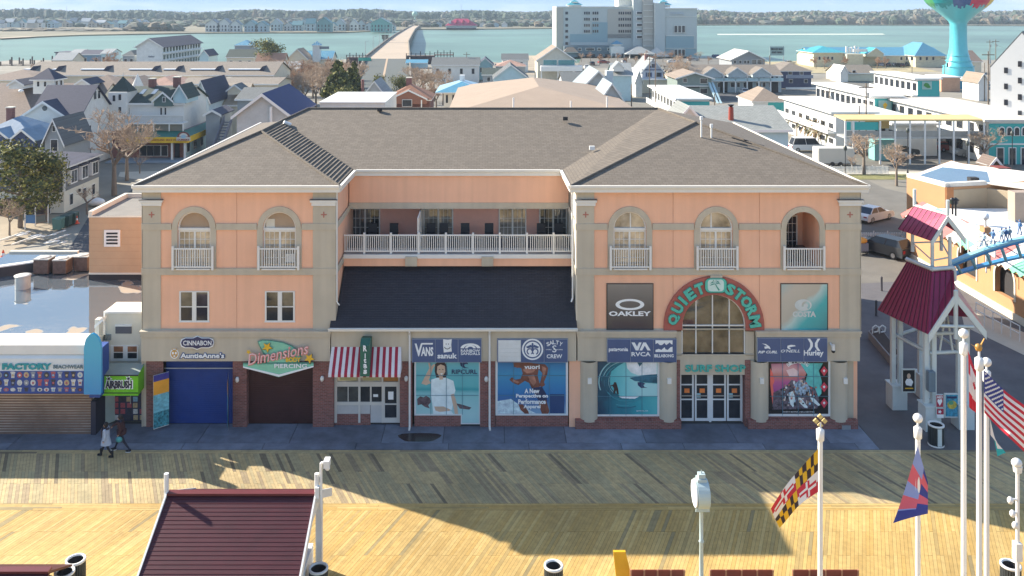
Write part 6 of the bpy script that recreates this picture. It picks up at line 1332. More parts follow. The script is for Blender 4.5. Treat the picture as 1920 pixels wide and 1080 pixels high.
def utility(label,px_,yt,yb_,d=None,arm=True,r=.13):
    if d is None: x,y=G(px_,yb_); d=y+D0
    else: x,y=dX(px_,d),d - D0
    z=dZ(yt,d); t=thing('utility_pole',label,'pole',(x,y,0),group='wooden utility poles'); m=mat('pole_wood',(.20,.15,.11),.9)
    MB().tube((x,y,0),(x,y,z),r,r*.7,m,8).build('shaft',t)
    if arm: MB().box(x - 1.1,x+1.1,y - .06,y+.06,z - .7,z - .55,m).build('crossarm',t); MB().tube((x+.25,y - .1,z - 2.2),(x+.25,y - .1,z - 1.4),.16,.16,METAL,8).build('transformer',t)
    return (x,y,z - .5)
def wire(a,b_,label):
    a,b_=Vector(a),Vector(b_); mb=MB(); n=10; pts=[a.lerp(b_,i/n) - Vector((0,0,4*.9*(i/n)*(1 - i/n))) for i in range(n+1)]
    for p,q in zip(pts,pts[1:]): mb.tube(p,q,.03,.03,BLACK,3,False)
    tag(mb.build('overhead_wire'),label,'wire')
# ================================================================ TOWN: LEFT SIDE
# two tone grey corner house
t,q=house('two storey corner house, dark grey above and cream below with three white bay windows',-30,120,313,92,8.2,'hip',282,wall=CREAM,rm=R_NAVY,dr=96,wins=((86,94,378,400),))
x0,x1,y0,y1,ze,zr_=q
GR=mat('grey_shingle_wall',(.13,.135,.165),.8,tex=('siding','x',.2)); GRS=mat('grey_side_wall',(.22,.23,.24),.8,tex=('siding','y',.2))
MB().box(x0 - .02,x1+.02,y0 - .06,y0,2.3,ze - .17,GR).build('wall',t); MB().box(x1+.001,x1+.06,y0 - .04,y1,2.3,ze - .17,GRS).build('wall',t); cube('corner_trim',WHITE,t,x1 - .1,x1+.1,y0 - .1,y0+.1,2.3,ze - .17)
for i in range(3):
    a=y0+.6+i*2.5; w=cube('bay_window',WHITE,t,x1+.061,x1+.45,a,a+1.5,ze - 2.0,ze - .45)
    for k in range(2): cube('pane',GLASS,w,x1+.451,x1+.47,a+.15+k*.65,a+.7+k*.65,ze - 1.85,ze - .6)
    cube('hood',mat('dark_hood_roof',(.04,.04,.06),.7),w,x1+.061,x1+.6,a - .1,a+1.6,ze - .44,ze - .3)
for i,a in enumerate((y0+1.2,y0+4.2,y0+6.4)): swin(t,x1,1,a,a+.6,.6,1.7)
cube('porch_light',BLACK,t,x1+.0,x1+.2,y0+3.2,y0+3.4,1.6,1.9)
# blue roofed house far left with red chimney
t,q=house('slate blue roofed house at the left edge with a red brick chimney',-60,58,262,106,9,'hip',217,wall=mat('navy_clapboard',(.06,.08,.16),.8),rm=mat('roof_steel_blue',(.17,.25,.34),.6,var=.12,scale=.8,tex=('seam','x',.8)),dr=111,chim=((20,202,.75,BRICK),))
dormer(t,42,243,268,105.4,3.0,4,mat('navy_clapboard',0),mat('roof_steel_blue',0)); dormer(t,-4,243,270,105.4,3.4,4,mat('navy_clapboard',0),mat('roof_steel_blue',0))
t,q=house('narrow grey gabled house with white window between the blue roof and the white house',84,118,262,103,7,'gy',224,wall=WALLG,rm=R_GREY,wins=((96,108,262,284),(99,104,236,246)))
# big white house group
t,q=house('big white gabled house with dark cross roof and a square cupola',45,120,216,116,14,'gy',191,wall=WALLW,rm=R_NAVY,wins=((150,158,226,240),) and ())
MB().sphere((dX(84,116),116 - D0 - .03,dZ(203,116)),.35,mat('round_window',(.1,.12,.12),.4),12,sy=.2).build('round_window',t)
c=MB(); cx0,cx1,cy0=dX(62,124),dX(100,124),124 - D0
cu=MB().box(cx0,cx1,cy0,cy0+3,dZ(176,124),dZ(149,124),WALLW).build('cupola',t); roofgeo(cx0,cx1,cy0,cy0+3,dZ(149,124),'hip',dZ(127,125.5),R_NAVY,.4,cu)
for a in (70,83): win(cu,dX(a,124),dX(a+4,124),dZ(162,124),dZ(153,124),cy0,glass=DGLASS)
for k in (.6,1.9): swin(cu,cx1,1,cy0+k,cy0+k+.5,dZ(162,124),dZ(153,124))
t,q=house('white house with roof coloured shade navy and a tall white side gable with paired windows',60,150,215,117,9.5,'gx',161,wall=mat('white_sidewall',(.72,.71,.66),.7),rm=R_NAVY,dr=121.7)  # brown roof; the navy of its shaded slope is put into the colour
for yy_,zz_ in ((4.0,10.2),(5.2,10.2),(1.2,5.6),(2.3,5.6),(1.2,2.4),(2.3,2.4)): swin(t,q[1],1,q[2]+yy_,q[2]+yy_+.7,zz_ - 1.5+.4,zz_+.0)
t,q=house('long brown roofed hall behind the white cupola house with small triangular dormers',-90,150,235,134,22,'gx',156,wall=WALLC,rm=R_BROWN,dr=146)
dormer(t,30,150,161,140,2.3,5,WALLW,R_NAVY); dormer(t,155,149,160,141,2.2,5,WALLW,R_NAVY)
MB().sphere((dX(36,136),136.5 - D0,dZ(171,136)),.4,WHITE,10,sz=.7).build('roof_vent',t)
# Victorian shop with turret and yellow awning
t,q=house('white Victorian house with pointed turret above a yellow sign awning shop',232,345,193,127,10,'gx',163,wall=WALLW,rm=R_DGREEN,chim=((286,148,.9,BRICK),(332,145,.9,BRICK)),dr=132,
    wins=((237,243,202,214),(301,304,202,215),(309,312,202,215)))
x0,x1,y0,y1,ze,zr_=q
tu=MB().box(dX(203,126),dX(237,126),y0 - 1,y0+3,0,dZ(173,126),WALLW).build('turret',t); tx=(dX(203,126)+dX(237,126))/2
ty=y0+1; hw=(dX(239,126) - dX(201,126))/2; ap=(tx,ty,dZ(144,127)); zc_=dZ(173,126); cc=[(tx - hw,ty - hw,zc_),(tx+hw,ty - hw,zc_),(tx+hw,ty+hw,zc_),(tx - hw,ty+hw,zc_)]
tm=MB()
for i in range(4): tm.face([cc[i],cc[(i+1) % 4],ap],R_DGREEN)
tm.tube(ap,(ap[0],ap[1],ap[2]+.5),.08,.03,METAL,6); tm.build('spire',tu)
for a,b_ in ((206,180),(217,178),(217,202)): win(tu,dX(a,125),dX(a+5,125),dZ(b_+11,125),dZ(b_,125),y0 - 1)
dormer(t,306,173,193,126.4,2.7,5,mat('green_shingle_wall',(.10,.16,.15),.8),R_DGREEN); win(t,dX(304,126),dX(308,126),dZ(191,126),dZ(183,126),126.3 - D0)
dormer(t,337,160,187,126.4,2.0,5,WALLB,R_DGREEN)
for a in (258,280): MB().prism([(dX(a,128),128.6 - D0,dZ(178,128)),(dX(a+8,128),128.6 - D0,dZ(178,128)),(dX(a+9,128),129.9 - D0,dZ(170,128.5)),(dX(a+2,128),129.9 - D0,dZ(170,128.5))],(0,-.12,.12),mat('skylight',(.35,.38,.42),.15,metal=.5)).build('skylight',t)
yp=y0 - 2.2; dp=yp+D0
pf=MB().box(dX(232,dp),dX(343,dp),yp,y0,dZ(231,dp) - .15,dZ(231,dp),WHITE).build('porch_floor',t)
bl_=MB(); bl_.box(dX(232,dp),dX(343,dp),yp,yp+.06,dZ(217,dp) - .05,dZ(217,dp)+.05,WHITE).build('porch_rail',t); railc=mat('rail_grey_white',(.55,.57,.56),.7)
cube('porch_screen',railc,t,dX(232,dp),dX(343,dp),yp+.08,yp+.12,dZ(229,dp),dZ(217,dp))
for a in (236,258,288,317,343): cube('porch_post',WHITE,t,dX(a,dp) - .07,dX(a,dp)+.07,yp,yp+.14,dZ(246,dp),dZ(231,dp) - .15)
cube('porch_screen',mat('shade_cloth',(.25,.24,.20),.8),t,dX(258,dp),dX(340,dp),yp+.5,yp+.55,dZ(246,dp),dZ(234,dp))
# lower shop
MB().box(dX(210,125.5),dX(345,125.5),125.5 - D0,y1,0,dZ(246,125.5),BRICK).box(dX(345,125.5) - .01,dX(345,125.5)+.02,125.5 - D0,y1,0,dZ(246,125.5),WALLB).build('shop_front',t)
for a,b_ in ((263,275),(276,288),(289,301),(303,314)): win(t,dX(a,125.4),dX(b_,125.4),dZ(292,125.4),dZ(273,125.4),125.4 - D0)
cube('door',DGLASS,t,dX(328,125.4),dX(337,125.4),125.3 - D0,125.45 - D0,0,2.2)
for a in (322,346): cube('porch_post',WHITE,t,dX(a,123.6) - .12,dX(a,123.6)+.12,123.6 - D0,123.9 - D0,0,dZ(267,123.6))
for i in range(3): swin(t,dX(345,125.5)+.02,1,126.5 - D0+i*3,127.6 - D0+i*3,.8,2.2)
MB().box(dX(205,123),dX(352,123),121.6 - D0,125.5 - D0,.0,.18,mat('blue_grey_kerb',(.25,.30,.34),.9)).build('kerb_step',t)
aw2=thing('shop_awning','green topped awning with yellow sign band wrapping the Victorian shop corner','awning',(dX(300,123),123 - D0,dZ(268,123)))
yA,yB=123.2 - D0,125.5 - D0; xa,xb=dX(237,123.2),dX(352,123.2); zt_,zm_,zb_=dZ(245,125.5),dZ(257,123.2),dZ(268,123.2); SG=mat('awning_green',(.03,.16,.13),.6); SYL=mat('awning_yellow',(.75,.48,.03),.6)
MB().face([(xa,yA,zm_),(xb,yA,zm_),(dX(345,125.5),yB,zt_),(xa,yB,zt_)],SG).face([(xb,yA,zm_),(xb,y1 - 2,zm_),(dX(345,125.5),y1 - 2,zt_),(dX(345,125.5),yB,zt_)],SG).build('top_cloth',aw2)
MB().box(xa,xb,yA - .06,yA,zb_,zm_,SYL).box(xb - .001,xb+.06,yA,y1 - 2,zb_,zm_,SYL).build('sign_band',aw2)
text('DUMSERS  DAIRYLAND  SINCE 1939',298,262.5,70,3.6,yA - .07,mat('sign_red_brown',(.30,.05,.03),.6),aw2,.01,bold=.02)
lg=thing('shop_logo_sign','round topped logo sign on the corner of the yellow awning','sign',(dX(345,122.8),yA - .3,dZ(266,122.8)))
prints('print',[(mat('logo_brown',(.20,.06,.05),.5),ell(344,257,12,10,20,0,180)),(mat('logo_cream',(.65,.62,.55),.5),ell(344,256,8,6.5,20,0,180)),(mat('logo_cream'),rect(331,357,257,264)),(mat('logo_sky',(.3,.5,.62),.5),ell(344,256,5,3.5,12))],yA - .25,lg,.02,.02)
text("DUMSER'S",344,262,22,3.5,yA - .36,mat('sign_red_brown'),lg,.01,bold=.03)
for i in range(3): pass
t,q=house('white gable with steep dark roof behind the Victorian house',362,392,186,141,12,'gy',152,wall=mat('pale_blue_gable',(.52,.62,.66),.7),rm=R_NAVY,wins=((382,385,170,177),))
t,q=house('small dark roofed porch beside the outside stairs',386,412,214,128,6,'gy',207,wall=WALLG,rm=R_NAVY,name='porch',cat='porch');
st_=thing('outside_stairs','steep grey wooden stairs climbing between the shop and the tan building','stairs',(dX(415,126),126 - D0,0)); WGR=mat('weathered_wood',(.16,.17,.21),.9)
for i in range(14): cube('step',WGR,st_,dX(400,124),dX(415,124),122 - D0+i*.5,122.45 - D0+i*.5,.3+i*.35,.38+i*.35)
for px_ in (400,415): MB().prism([(dX(px_,124),121.8 - D0,0),(dX(px_,124),129 - D0,4.9),(dX(px_,124),129 - D0,5.9),(dX(px_,124),121.8 - D0,1.1)],(.08,0,0),WGR).build('stringer',st_)
t,q=house('cream building with tan and dusty pink roof left of the white gable',398,452,196,148,12,'gx',157,wall=mat('cream_sidewall',(.60,.55,.42),.7),rm=mat('roof_dusty',(.40,.33,.25),.8,var=.25,scale=.5),dr=154,wins=((400,406,199,208),(409,415,199,208)))
dormer(t,440,159,172,147,2.4,4,WALLC,R_GREY)
t,q=house('grey roofed block just left of the navy roofed gable',445,505,186,132,10,'gx',165,wall=WALLG,rm=R_GREY,dr=137)
t,q=house('plain grey white gable house with a navy roof behind the hotel ridge',444,542,214,92,11.5,'gy',177,wall=mat('grey_white_gable',(.50,.52,.50),.8),rm=mat('roof_plain_navy',(.02,.03,.11),.7),o=.5)
MB().tube((dX(508,91.6),91.6 - D0,dZ(250,91.6)),(dX(508,91.6),91.6 - D0,dZ(200,91.6)),.16,.16,WHITE,8).build('vent_pipe',t)
# long roofs with shed dormers
t,q=house('very long grey brown roof with a row of dark ended dormers',40,512,141,186,16,'gx',116.5,wall=WALLC,rm=R_TAUPE,dr=194,name='long_building',cat='building')
for px_,w in ((68,24),(116,18),(206,55),(296,55),(340,34),(414,58),(498,70),(470,0)):
    if not w: continue
    d=188.5; y=d - D0; xr,xl_=dX(px_,d),dX(px_ - w,d); z0,z1=dZ(141,d),dZ(124,d)
    dm=MB().box(xl_,xr - 1.6,y,y+3.5,z0,dZ(133,d),WALLG).build('dormer',t)
    MB().prism([(xl_,y - .2,dZ(131,d)),(xr - 1.2,y - .2,dZ(131,d)),(xr - 1.2,y+.0,dZ(129,d)),(xl_,y,dZ(129,d))],(0,3.5,0),WHITE).build('dormer_roof',dm)
    MB().prism([(xr - 2.2,y - .3,z0+.1),(xr,y - .3,z0+.1),(xr - .55,y - .3,z1)],(0,4,0),R_NAVY).build('dormer_shaded_side',dm)  # shaded dormer side put in as a dark navy triangle
t,q=house('second long taupe roof lying in front of the dormer row',338,520,158,172,12,'gx',146,wall=WALLC,rm=R_TAUPE,dr=178,chim=((405,147,.9,BRICK),(430,146,.9,BRICK)),name='long_building',cat='building')
for i,(a,b_,e,d,r,m,lab) in enumerate(((120,232,172,164,140,R_BROWN,'brown hipped roof behind the two cupola gables'),(205,262,166,160,143,R_BROWN,'brown hipped roof left of the white cone'),(262,330,160,168,142,mat('roof_pinkish',(.36,.22,.17),.85,var=.2,scale=.6),'pinkish hipped roof behind the Victorian chimneys'),(-40,70,150,176,130,R_BROWN,'brown hipped roof at the far left edge'))):
    house(lab,a,b_,e,d,12,'hip',r,wall=WALLC,rm=m,dr=d+6)
t=thing('white_cone','small white pointed cone roof between brown roofs','roof cone',(dX(258,158),158 - D0,6)); MB().lathe((dX(258,158),158 - D0,0),[(1.0,0),(1.0,dZ(160,158)),(.02,dZ(138,158))],WALLW,10).build('cone',t)
# waterfront left
t,q=house('white three storey waterfront motel with dark roof and open galleries',256,304,87,312,42,'gy',72,wall=mat('white_motel',(.66,.68,.66),.7),rm=R_NAVY,o=.8,name='waterfront_motel',cat='motel')
x0,x1,y0,y1,ze,zr_=q
for i in range(13):
    a=y0+1+i*3.1
    for z in (1.0,3.6,6.2):
        if z <ze - 1.4: swin(t,x1,1,a,a+2.0,z,z+1.6,f=.15)
for z in (3.2,5.8): cube('gallery',WHITE,t,x1+.1,x1+1.2,y0,y1,z - .12,z+.05)
text('Harbor',284,106,12,3.5,y0 - .05,mat('dark_letter',(.05,.08,.15),.6),t,.02)
house('small blue roofed annex at the right end of the waterfront motel',374,391,104,300,10,'gy',94,wall=WALLB,rm=R_NAVY,o=.3)
for a,b_,e,r,d,k,w,m,lab in ((104,130,99,92,330,'flat',WALLG,R_NAVY,'dark flat waterfront shed on the left'),(131,152,100,93,326,'gx',WALLC,R_PALE,'pale roofed marina hut beside the dark shed'),(150,190,102,94,322,'gx',mat('marina_blue',(.14,.24,.34),.7),R_NAVY,'blue walled marina building with dark roof'),(190,208,100,92,318,'gx',WALLB,R_PALE,'pale marina building right of the blue one'),(230,252,104,94,316,'hip',WALLG,R_GREY,'grey hipped building left of the waterfront motel'),(100,135,112,99,300,'gx',WALLC,R_PALE,'wide pale ribbed roof near the harbour piles'),
      (425,476,107,93,300,'gx',WALLC,R_DGREEN,'dark green roofed house near the left water'),(440,472,85,75,345,'hip',WALLG,R_BLUE,'pyramid blue roofed pavilion at the water'),(478,530,124,100,268,'gx',mat('cream_house',(.58,.54,.42),.8),mat('roof_salmon',(.36,.20,.13),.8),'cream house with salmon brown roof below the lone pine'),(480,510,137,116,232,'gx',WALLG,R_GREY,'grey roofed house at the bare tree edge'),
      (537,578,112,92,285,'gy',WALLC,R_TAN,'cream gabled house left of the blue roof'),(560,622,110,96,292,'gx',WALLC,R_BLUE,'cream house with bright blue roof and lantern tower'),(500,560,130,116,240,'gx',WALLG,R_PALE,'pale flat looking roof behind the bare trees')):
    t,q=house(lab,a,b_,e,d,9,k,r,wall=w,rm=m,dr=d+(4 if k != 'gy' else 0),nwin=(3,((q[4]*.55,q[4]*.25),),1.0) if False else None)
    x0,x1,y0,y1,ze,zr_=q
    for i in range(max(2,int((x1 - x0)/3))): xx=x0+(x1 - x0)*(i+.5)/max(2,int((x1 - x0)/3)); win(t,xx - .5,xx+.5,ze*.4,ze*.75,y0)
    if 'lantern' in lab:
        lt=MB().box(dX(586,290),dX(599,290),290 - D0,293 - D0,ze - 1,dZ(85,290),WALLW).build('lantern_tower',t); roofgeo(dX(586,290),dX(599,290),290 - D0,293 - D0,dZ(85,290),'hip',dZ(77,291),R_BLUE,.4,lt)
        cube('sign',mat('grey_board',(.2,.22,.25),.7),t,dX(599,290),dX(617,290),290 - D0,290.2 - D0,dZ(92,290),dZ(87,290))
# harbour piles, docks
pw_=mat('pile_wood',(.12,.10,.09),.9); hp=thing('boat_dock','low timber boat dock with piles at the left harbour edge','dock',(dX(60,330),330 - D0,-.6))
for i in range(16): cube('pile',pw_,hp,dX(5+i*7,335),dX(5+i*7,335)+.4,333 - D0+(i % 3)*4,333.4 - D0+(i % 3)*4,-.7,1.6+(i % 4)*.6)
cube('dock_deck',mat('dock_plank',(.35,.30,.25),.9),hp,dX(0,335),dX(120,335),334 - D0,336 - D0,.2,.45)
for i,(a,b_,c,d,lab) in enumerate(((650,686,109,338,'dark timber dock left of the bridge foot'),(762,815,106,345,'dark timber dock right of the bridge foot'),(815,850,104,350,'open railed pier running right from the dock'))):
    t=thing('timber_dock',lab,'dock',(dX(a,d),d - D0,0)); x0,x1=dX(a,d),dX(b_,d); z=dZ(c,d)
    cube('dock_deck',pw_,t,x0,x1,d - D0,d - D0+6,z,z+.3)
    if i <2: cube('dock_wall',mat('dock_shadow_brown',(.07,.045,.05),.9),t,x0,x1,d - D0 - .3,d - D0,-.7,z)
    cube('rail',pw_,t,x0,x1,d - D0,d - D0+.1,z+1.0,z+1.15)
    for k in range(7): xx=x0+(x1 - x0)*k/6; cube('pile',pw_,t,xx - .15,xx+.15,d - D0 - .2,d - D0+.1,-.7,z+1.3+(k % 2)*.8)
house('low blue roofed boat shed under the right dock',762,800,118,318,7,'gx',112,wall=WALLB,rm=R_BLUE)
tg=thing('road_sign','green overhead road sign left of the bridge foot','sign',(dX(688,315),315 - D0,0)); MB().tube((dX(672,315),315 - D0,0),(dX(672,315),315 - D0,dZ(108,315)),.12,.12,METAL,6).build('post',tg); cube('panel',mat('road_sign_green',(.05,.36,.28),.5),tg,dX(672,315),dX(696,315),314.8 - D0,314.95 - D0,dZ(114,315),dZ(108,315))
# middle: between the trees and the tan roof
t,q=house('grey white gabled house behind the hotel ridge left of the rust roof',676,728,186,165,10,'gy',153,wall=mat('grey_white_gable'),rm=R_PALE)
t,q=house('house with rust red hip roofs and a brick chimney',724,806,187,160,11,'hip',158,wall=mat('dark_brick_wall',(.16,.07,.06),.9),rm=R_RUST,dr=165,chim=((767,146,1.0,BRICK),))
dormer(t,766,169,190,159,6.5,5,mat('rust_gable',(.30,.13,.08),.8),R_RUST); win(t,dX(755,159),dX(772,159),dZ(199,159),dZ(187,159),158.8 - D0)
for a in (726,790): cube('porch_post',WHITE,t,dX(a,158) - .1,dX(a,158)+.1,158.2 - D0,158.4 - D0,0,dZ(188,158))
t,q=house('white walled pavilion with pyramid blue metal roof',832,898,172,148,11,'hip',151,wall=WALLW,rm=R_BLUE,dr=153,o=1.4,ra=mat('roof_sunlit_blue_metal',(.28,.46,.58),.35,tex=('seam','y',.6)),wins=((836,840,178,193),(848,852,178,188)))  # side slopes get a paler blue: sunlight put into their colour
MB().box(dX(862,153),dX(871,153),153 - D0,154 - D0,dZ(155,153),dZ(141,153),WHITE).build('cupola',t)
t=thing('white_parapet_block','long flat roofed block with white parapet right behind the hotel ridge','building',(dX(660,100),100 - D0,0)); MB().box(dX(600,100),dX(722,100),100 - D0,112 - D0,0,dZ(193,100),WALLW).build('wall',t); MB().box(dX(599,100),dX(723,100),99.8 - D0,112.2 - D0,dZ(193,100),dZ(191,100),WHITE).build('parapet',t)
cube('roof_box',METAL,t,dX(700,102),dX(706,102),102 - D0,102.6 - D0,dZ(192,102),dZ(188,102))
t,q=house('broad tan hip roof spreading behind the hotel ridge',850,1190,212,112,40,'hip',153,wall=WALLT,rm=mat('roof_smooth_tan',(.34,.26,.195),.9,var=.06,scale=.4),dr=132,ra=mat('roof_smooth_tan',0),zr_=dZ(153,132),o=.8,name='hall',cat='building')
for a,y_ in ((963,184),(1071,190),(1139,182)): MB().tube((dX(a,113),113.5 - D0,dZ(205,113)),(dX(a,113),113.5 - D0,dZ(y_,113)),.11,.11,WHITE,8).build('vent_pipe',t)
for a,b_,e,r,d,L_,k,w,m,lab in ((810,898,122,108,256,12,'gx',WALLW,R_GREY,'grey roofed white house right of the bridge foot'),(896,924,121,109,266,9,'gy',mat('teal_white_wall',(.35,.55,.56),.7),R_NAVY,'small gabled house with teal stripe and navy roof'),(926,990,146,122,216,11,'gy',WALLB,R_GREY,'pale blue gabled house above the tan roof'),(942,990,112,101,300,9,'gx',WALLW,R_GREY,'dark grey roofed white house left of the bare lot'),(930,985,124,112,262,9,'hip',WALLG,mat('roof_pinkish'),'pinkish hip roofed house behind the pale blue gable'),(905,950,140,128,240,9,'gx',WALLG,R_DGREEN,'dark roofed bungalow left of the pale blue gable')):
    t,q=house(lab,a,b_,e,d,L_,k,r,wall=w,rm=m,dr=d+(L_/2 if k != 'gy' else 0)); x0,x1,y0,y1,ze,zr_=q; n=max(2,int((x1 - x0)/3))
    for i in range(n): xx=x0+(x1 - x0)*(i+.5)/n; win(t,xx - .4,xx+.4,ze*.5,ze*.8,y0)
flat('bare_lot',gq((988,140),(1012,140),(1010,104),(988,104)),SAND,-.045)
# bare trees and evergreens
leafy('big evergreen tree with sunlit olive crown at the left edge',dX(38,86),86 - D0,8.0,PINE,sx=.95)
leafy('smaller evergreen right beside the big one, leaning over the grey house',dX(88,89),89 - D0,6.4,PINE,rot=2,sx=.7)
bare('dense bare shrub with pale twigs at the left edge',18,d=83,h=4.2,v=1,mesh=BARE[0])
bare('large bare tree with pale tan crown in front of the Victorian shop',214,py_base=366,h=12.5,v=0); bare('second bare tree close behind the large pale one',238,py_base=338,h=10,v=2,rot=1)
bare('small crooked bare tree beside the cream wall',163,py_base=402,h=6.0,mesh=SMALLB[0])
bare('thin bare sapling by the bright path',262,py_base=325,h=5,mesh=SMALLB[1])
bare('round brown bare tree by the waterfront motel',205,d=250,h=13,v=3); bare('low brown bare tree left of the waterfront motel',180,d=256,h=9,v=4)
leafy('lone dark pine on the left waterfront',dX(503,275),275 - D0,11.5,PINE,sx=.9)
rnd=random.Random(42); k=0
for row,(d,xs_,h) in enumerate(((235,range(490,665,19),11),(215,range(500,680,21),11.5),(190,range(520,660,24),11),(262,range(590,665,24),9),(250,range(560,640,30),10),(200,range(480,560,24),10))):
    for a in xs_:
        side_='left'; bare('bare brown tree in the leafless grove left of the bridge road',a+rnd.uniform(-5,5),d=d+rnd.uniform(-6,6),h=h*rnd.uniform(.8,1.1),v=rnd.choice((0,1,2,3,4)),rot=rnd.uniform(0,6),group='leafless grove left of the bridge road')
for d,xs_,h in ((225,range(770,850,20),10),(200,range(765,845,22),9.5),(180,range(772,830,24),8)):
    for a in xs_: bare('bare tan tree in the leafless grove right of the bridge road',a+rnd.uniform(-5,5),d=d+rnd.uniform(-6,6),h=h*rnd.uniform(.8,1.1),v=rnd.choice((0,1,2,3)),rot=rnd.uniform(0,6),group='leafless grove right of the bridge road')
leafy('tall dark cypress behind the hotel ridge',dX(634,172),172 - D0,11.5,CYP,sx=1.0); leafy('second dark cypress right of the tall one',dX(658,176),176 - D0,9.8,CYP,rot=1); leafy('bushy evergreen at the foot of the two cypresses',dX(645,165),165 - D0,6.5,PINE,rot=2,sx=.8)
leafy('dark cypress with thin top left of the bridge road',dX(664,178),178 - D0,11,CYP,rot=3,sx=.6); leafy('rounded evergreen in the middle of the bridge road foot',dX(711,182),182 - D0,7.4,PINE,rot=4,sx=.6); leafy('rounded evergreen behind the rust roof chimney',dX(752,180),180 - D0,7.4,PINE,rot=5,sx=.55)
MB_=MB(); MB_.tube((dX(680,168),168 - D0,0),(dX(680,168),168 - D0,dZ(149,168)),.3,.3,BRICK,8); tag(MB_.build('brick_stack'),'thin dark brick stack left of the evergreens','chimney')
# alley clutter on the left
x,y=G(95,427)
for i,(a,b_,m,lab) in enumerate(((106,432,mat('bin_green',(.10,.20,.16),.5),'pale green wheeled bin in the alley'),(121,426,mat('bin_dark',(.04,.08,.07),.5),'dark green wheeled bin right of the pale green one'),(133,421,mat('bin_dark'),'dark wheeled bin nearest the orange cone'))):
    x,y=G(a,b_); t=thing('wheeled_bin',lab,'bin',(x,y,0),group='wheeled bins in the alley'); MB().prism([(x - .35,y,.08),(x+.35,y,.08),(x+.42,y,1.05),(x - .42,y,1.05)],(0,.8,0),m).build('bin_body',t,bevel=.03); MB().prism([(x - .45,y - .05,1.06),(x+.45,y - .05,1.06),(x+.42,y,1.16),(x - .42,y,1.16)],(0,.9,0),m).build('lid',t)
    for s in (-1,1): MB().tube((x+s*.3 - .04,y+.75,.12),(x+s*.3+.04,y+.75,.12),.12,.12,BLACK,10).build('wheel',t)
for a,b_,lab in ((144,419,'orange traffic cone beside the bins'),(6,486,'orange and white barrel at the left edge')):
    x,y=G(a,b_); t=thing('traffic_cone',lab,'cone',(x,y,0)); OR=mat('cone_orange',(.75,.08,.02),.5); w_=.28 if a >100 else .42
    MB().lathe((x,y,0),[(w_,.0),(w_,.05),(w_*.6,.06),(w_*.42,.35)],OR,14).build('cone_body',t); MB().lathe((x,y,0),[(w_*.42,.351),(w_*.3,.55)],WHITE,14).build('white_band',t); MB().lathe((x,y,0),[(w_*.3,.551),(.04,.8)],OR,14).build('tip',t)
t=thing('yard_gate','rusty wire yard gate with white posts by the shrubs','gate',(*G(70,425),0)); g0,g1=G(66,424),G(90,418)
for a in (g0,g1,G(47,430)): MB().tube((*a,0),(*a,1.9),.07,.07,WHITE,6).build('post',t)
for z in (.2,1.0,1.8): MB().tube((*g0,z),(*g1,z),.03,.03,mat('rusty_wire',(.2,.1,.07),.8),4).build('rail',t)
t=thing('blue_sign','small blue sign board by the sandy lot','sign',(*G(56,430),0)); x,y=G(56,430); cube('board',mat('signboard_blue',(.08,.20,.40),.5),t,x - .5,x+.5,y,y+.05,.6,1.4); cube('post',METAL,t,x - .55,x - .5,y,y+.05,0,1.5)
t=thing('white_boat','small white upturned boat shell in the alley','boat',(*G(180,386),0)); x,y=G(180,386); MB().sphere((x,y,.45),1.0,WHITE,14,sx=1,sy=.6,sz=.45).build('hull',t)
t=thing('board_fence','dark wooden fence below the evergreen trees','fence',(*G(60,396),0)); a,b_=Vector((*G(-10,402),0)),Vector((*G(88,400),0))
for i in range(46): p=a.lerp(b_,i/46); cube('fence_board',mat('fence_brown',(.12,.08,.07),.9,var=.3,scale=3),t,p.x,p.x+(b_ - a).x/46 - .02,p.y,p.y+.04,0,1.7)
t=thing('white_rubble','jumble of white boards leaning behind the roof parapet','boards',(*G(50,452),0)); rnd=random.Random(4)
for i in range(12): x,y=G(rnd.uniform(10,110),rnd.uniform(446,470)); z=rnd.random()*.4; q=rnd.uniform(-.6,.9); MB().prism([(x - .7,y - q,z),(x+.7,y+q,z+.4),(x+.8,y+q+.2,z+.3),(x - .6,y - q+.2,z - .1)],(.1,.3,.04),WHITE).build('board',t);
# ================================================================ TOWN: RIGHT SIDE
t,q=house('tall tan and white house with teal window bands and white balcony',1008,1078,112,250,16,'gy',88,wall=mat('pale_tan_wall',(.52,.50,.42),.7),rm=R_TAN,o=.6)
x0,x1,y0,y1,ze,zr_=q
for a,b_ in ((1019,1044),(1047,1077)): win(t,dX(a,249.8),dX(b_,249.8),dZ(122,249.8),dZ(112.5,249.8),y0 - .05,glass=mat('teal_band_glass',(.10,.26,.28),.2,metal=.3))
MB().box(dX(1014,247),dX(1092,247),246.5 - D0,y0,dZ(133.5,247),dZ(124,247),WHITE).build('balcony',t)
for a in (1015,1046,1075): cube('balcony_post',WHITE,t,dX(a,247) - .15,dX(a,247)+.15,246.6 - D0,246.9 - D0,0,dZ(124,247))
t,q=house('slate roofed white house in front of the tall tan one',1057,1122,157,178,12,'gx',136,wall=WALLW,rm=R_GREY,dr=184)
t,q=house('steep grey blue gabled house with white chimney tower',1084,1160,172,150,14,'gy',134,wall=mat('grey_white_gable'),rm=mat('roof_blue_grey',(.24,.30,.33),.8,tex=('seam','y',.9)),o=.5)
MB().box(dX(1137,152),dX(1150,152),152 - D0,154 - D0,dZ(160,152),dZ(133,152),mat('flue_white',(.62,.64,.62),.6)).build('chimney',t)
t,q=house('smaller steep gable stepping forward of the grey blue one',1122,1172,193,132,10,'gy',157,wall=mat('grey_white_gable'),rm=mat('roof_blue_grey',0),o=.4)
t,q=house('pale teal roofed cottage behind the steep gables',1150,1185,140,205,9,'gx',119,wall=WALLB,rm=R_PALE,dr=209)
dormer(t,1160,116,130,203,2.5,4,WALLW,R_PALE)
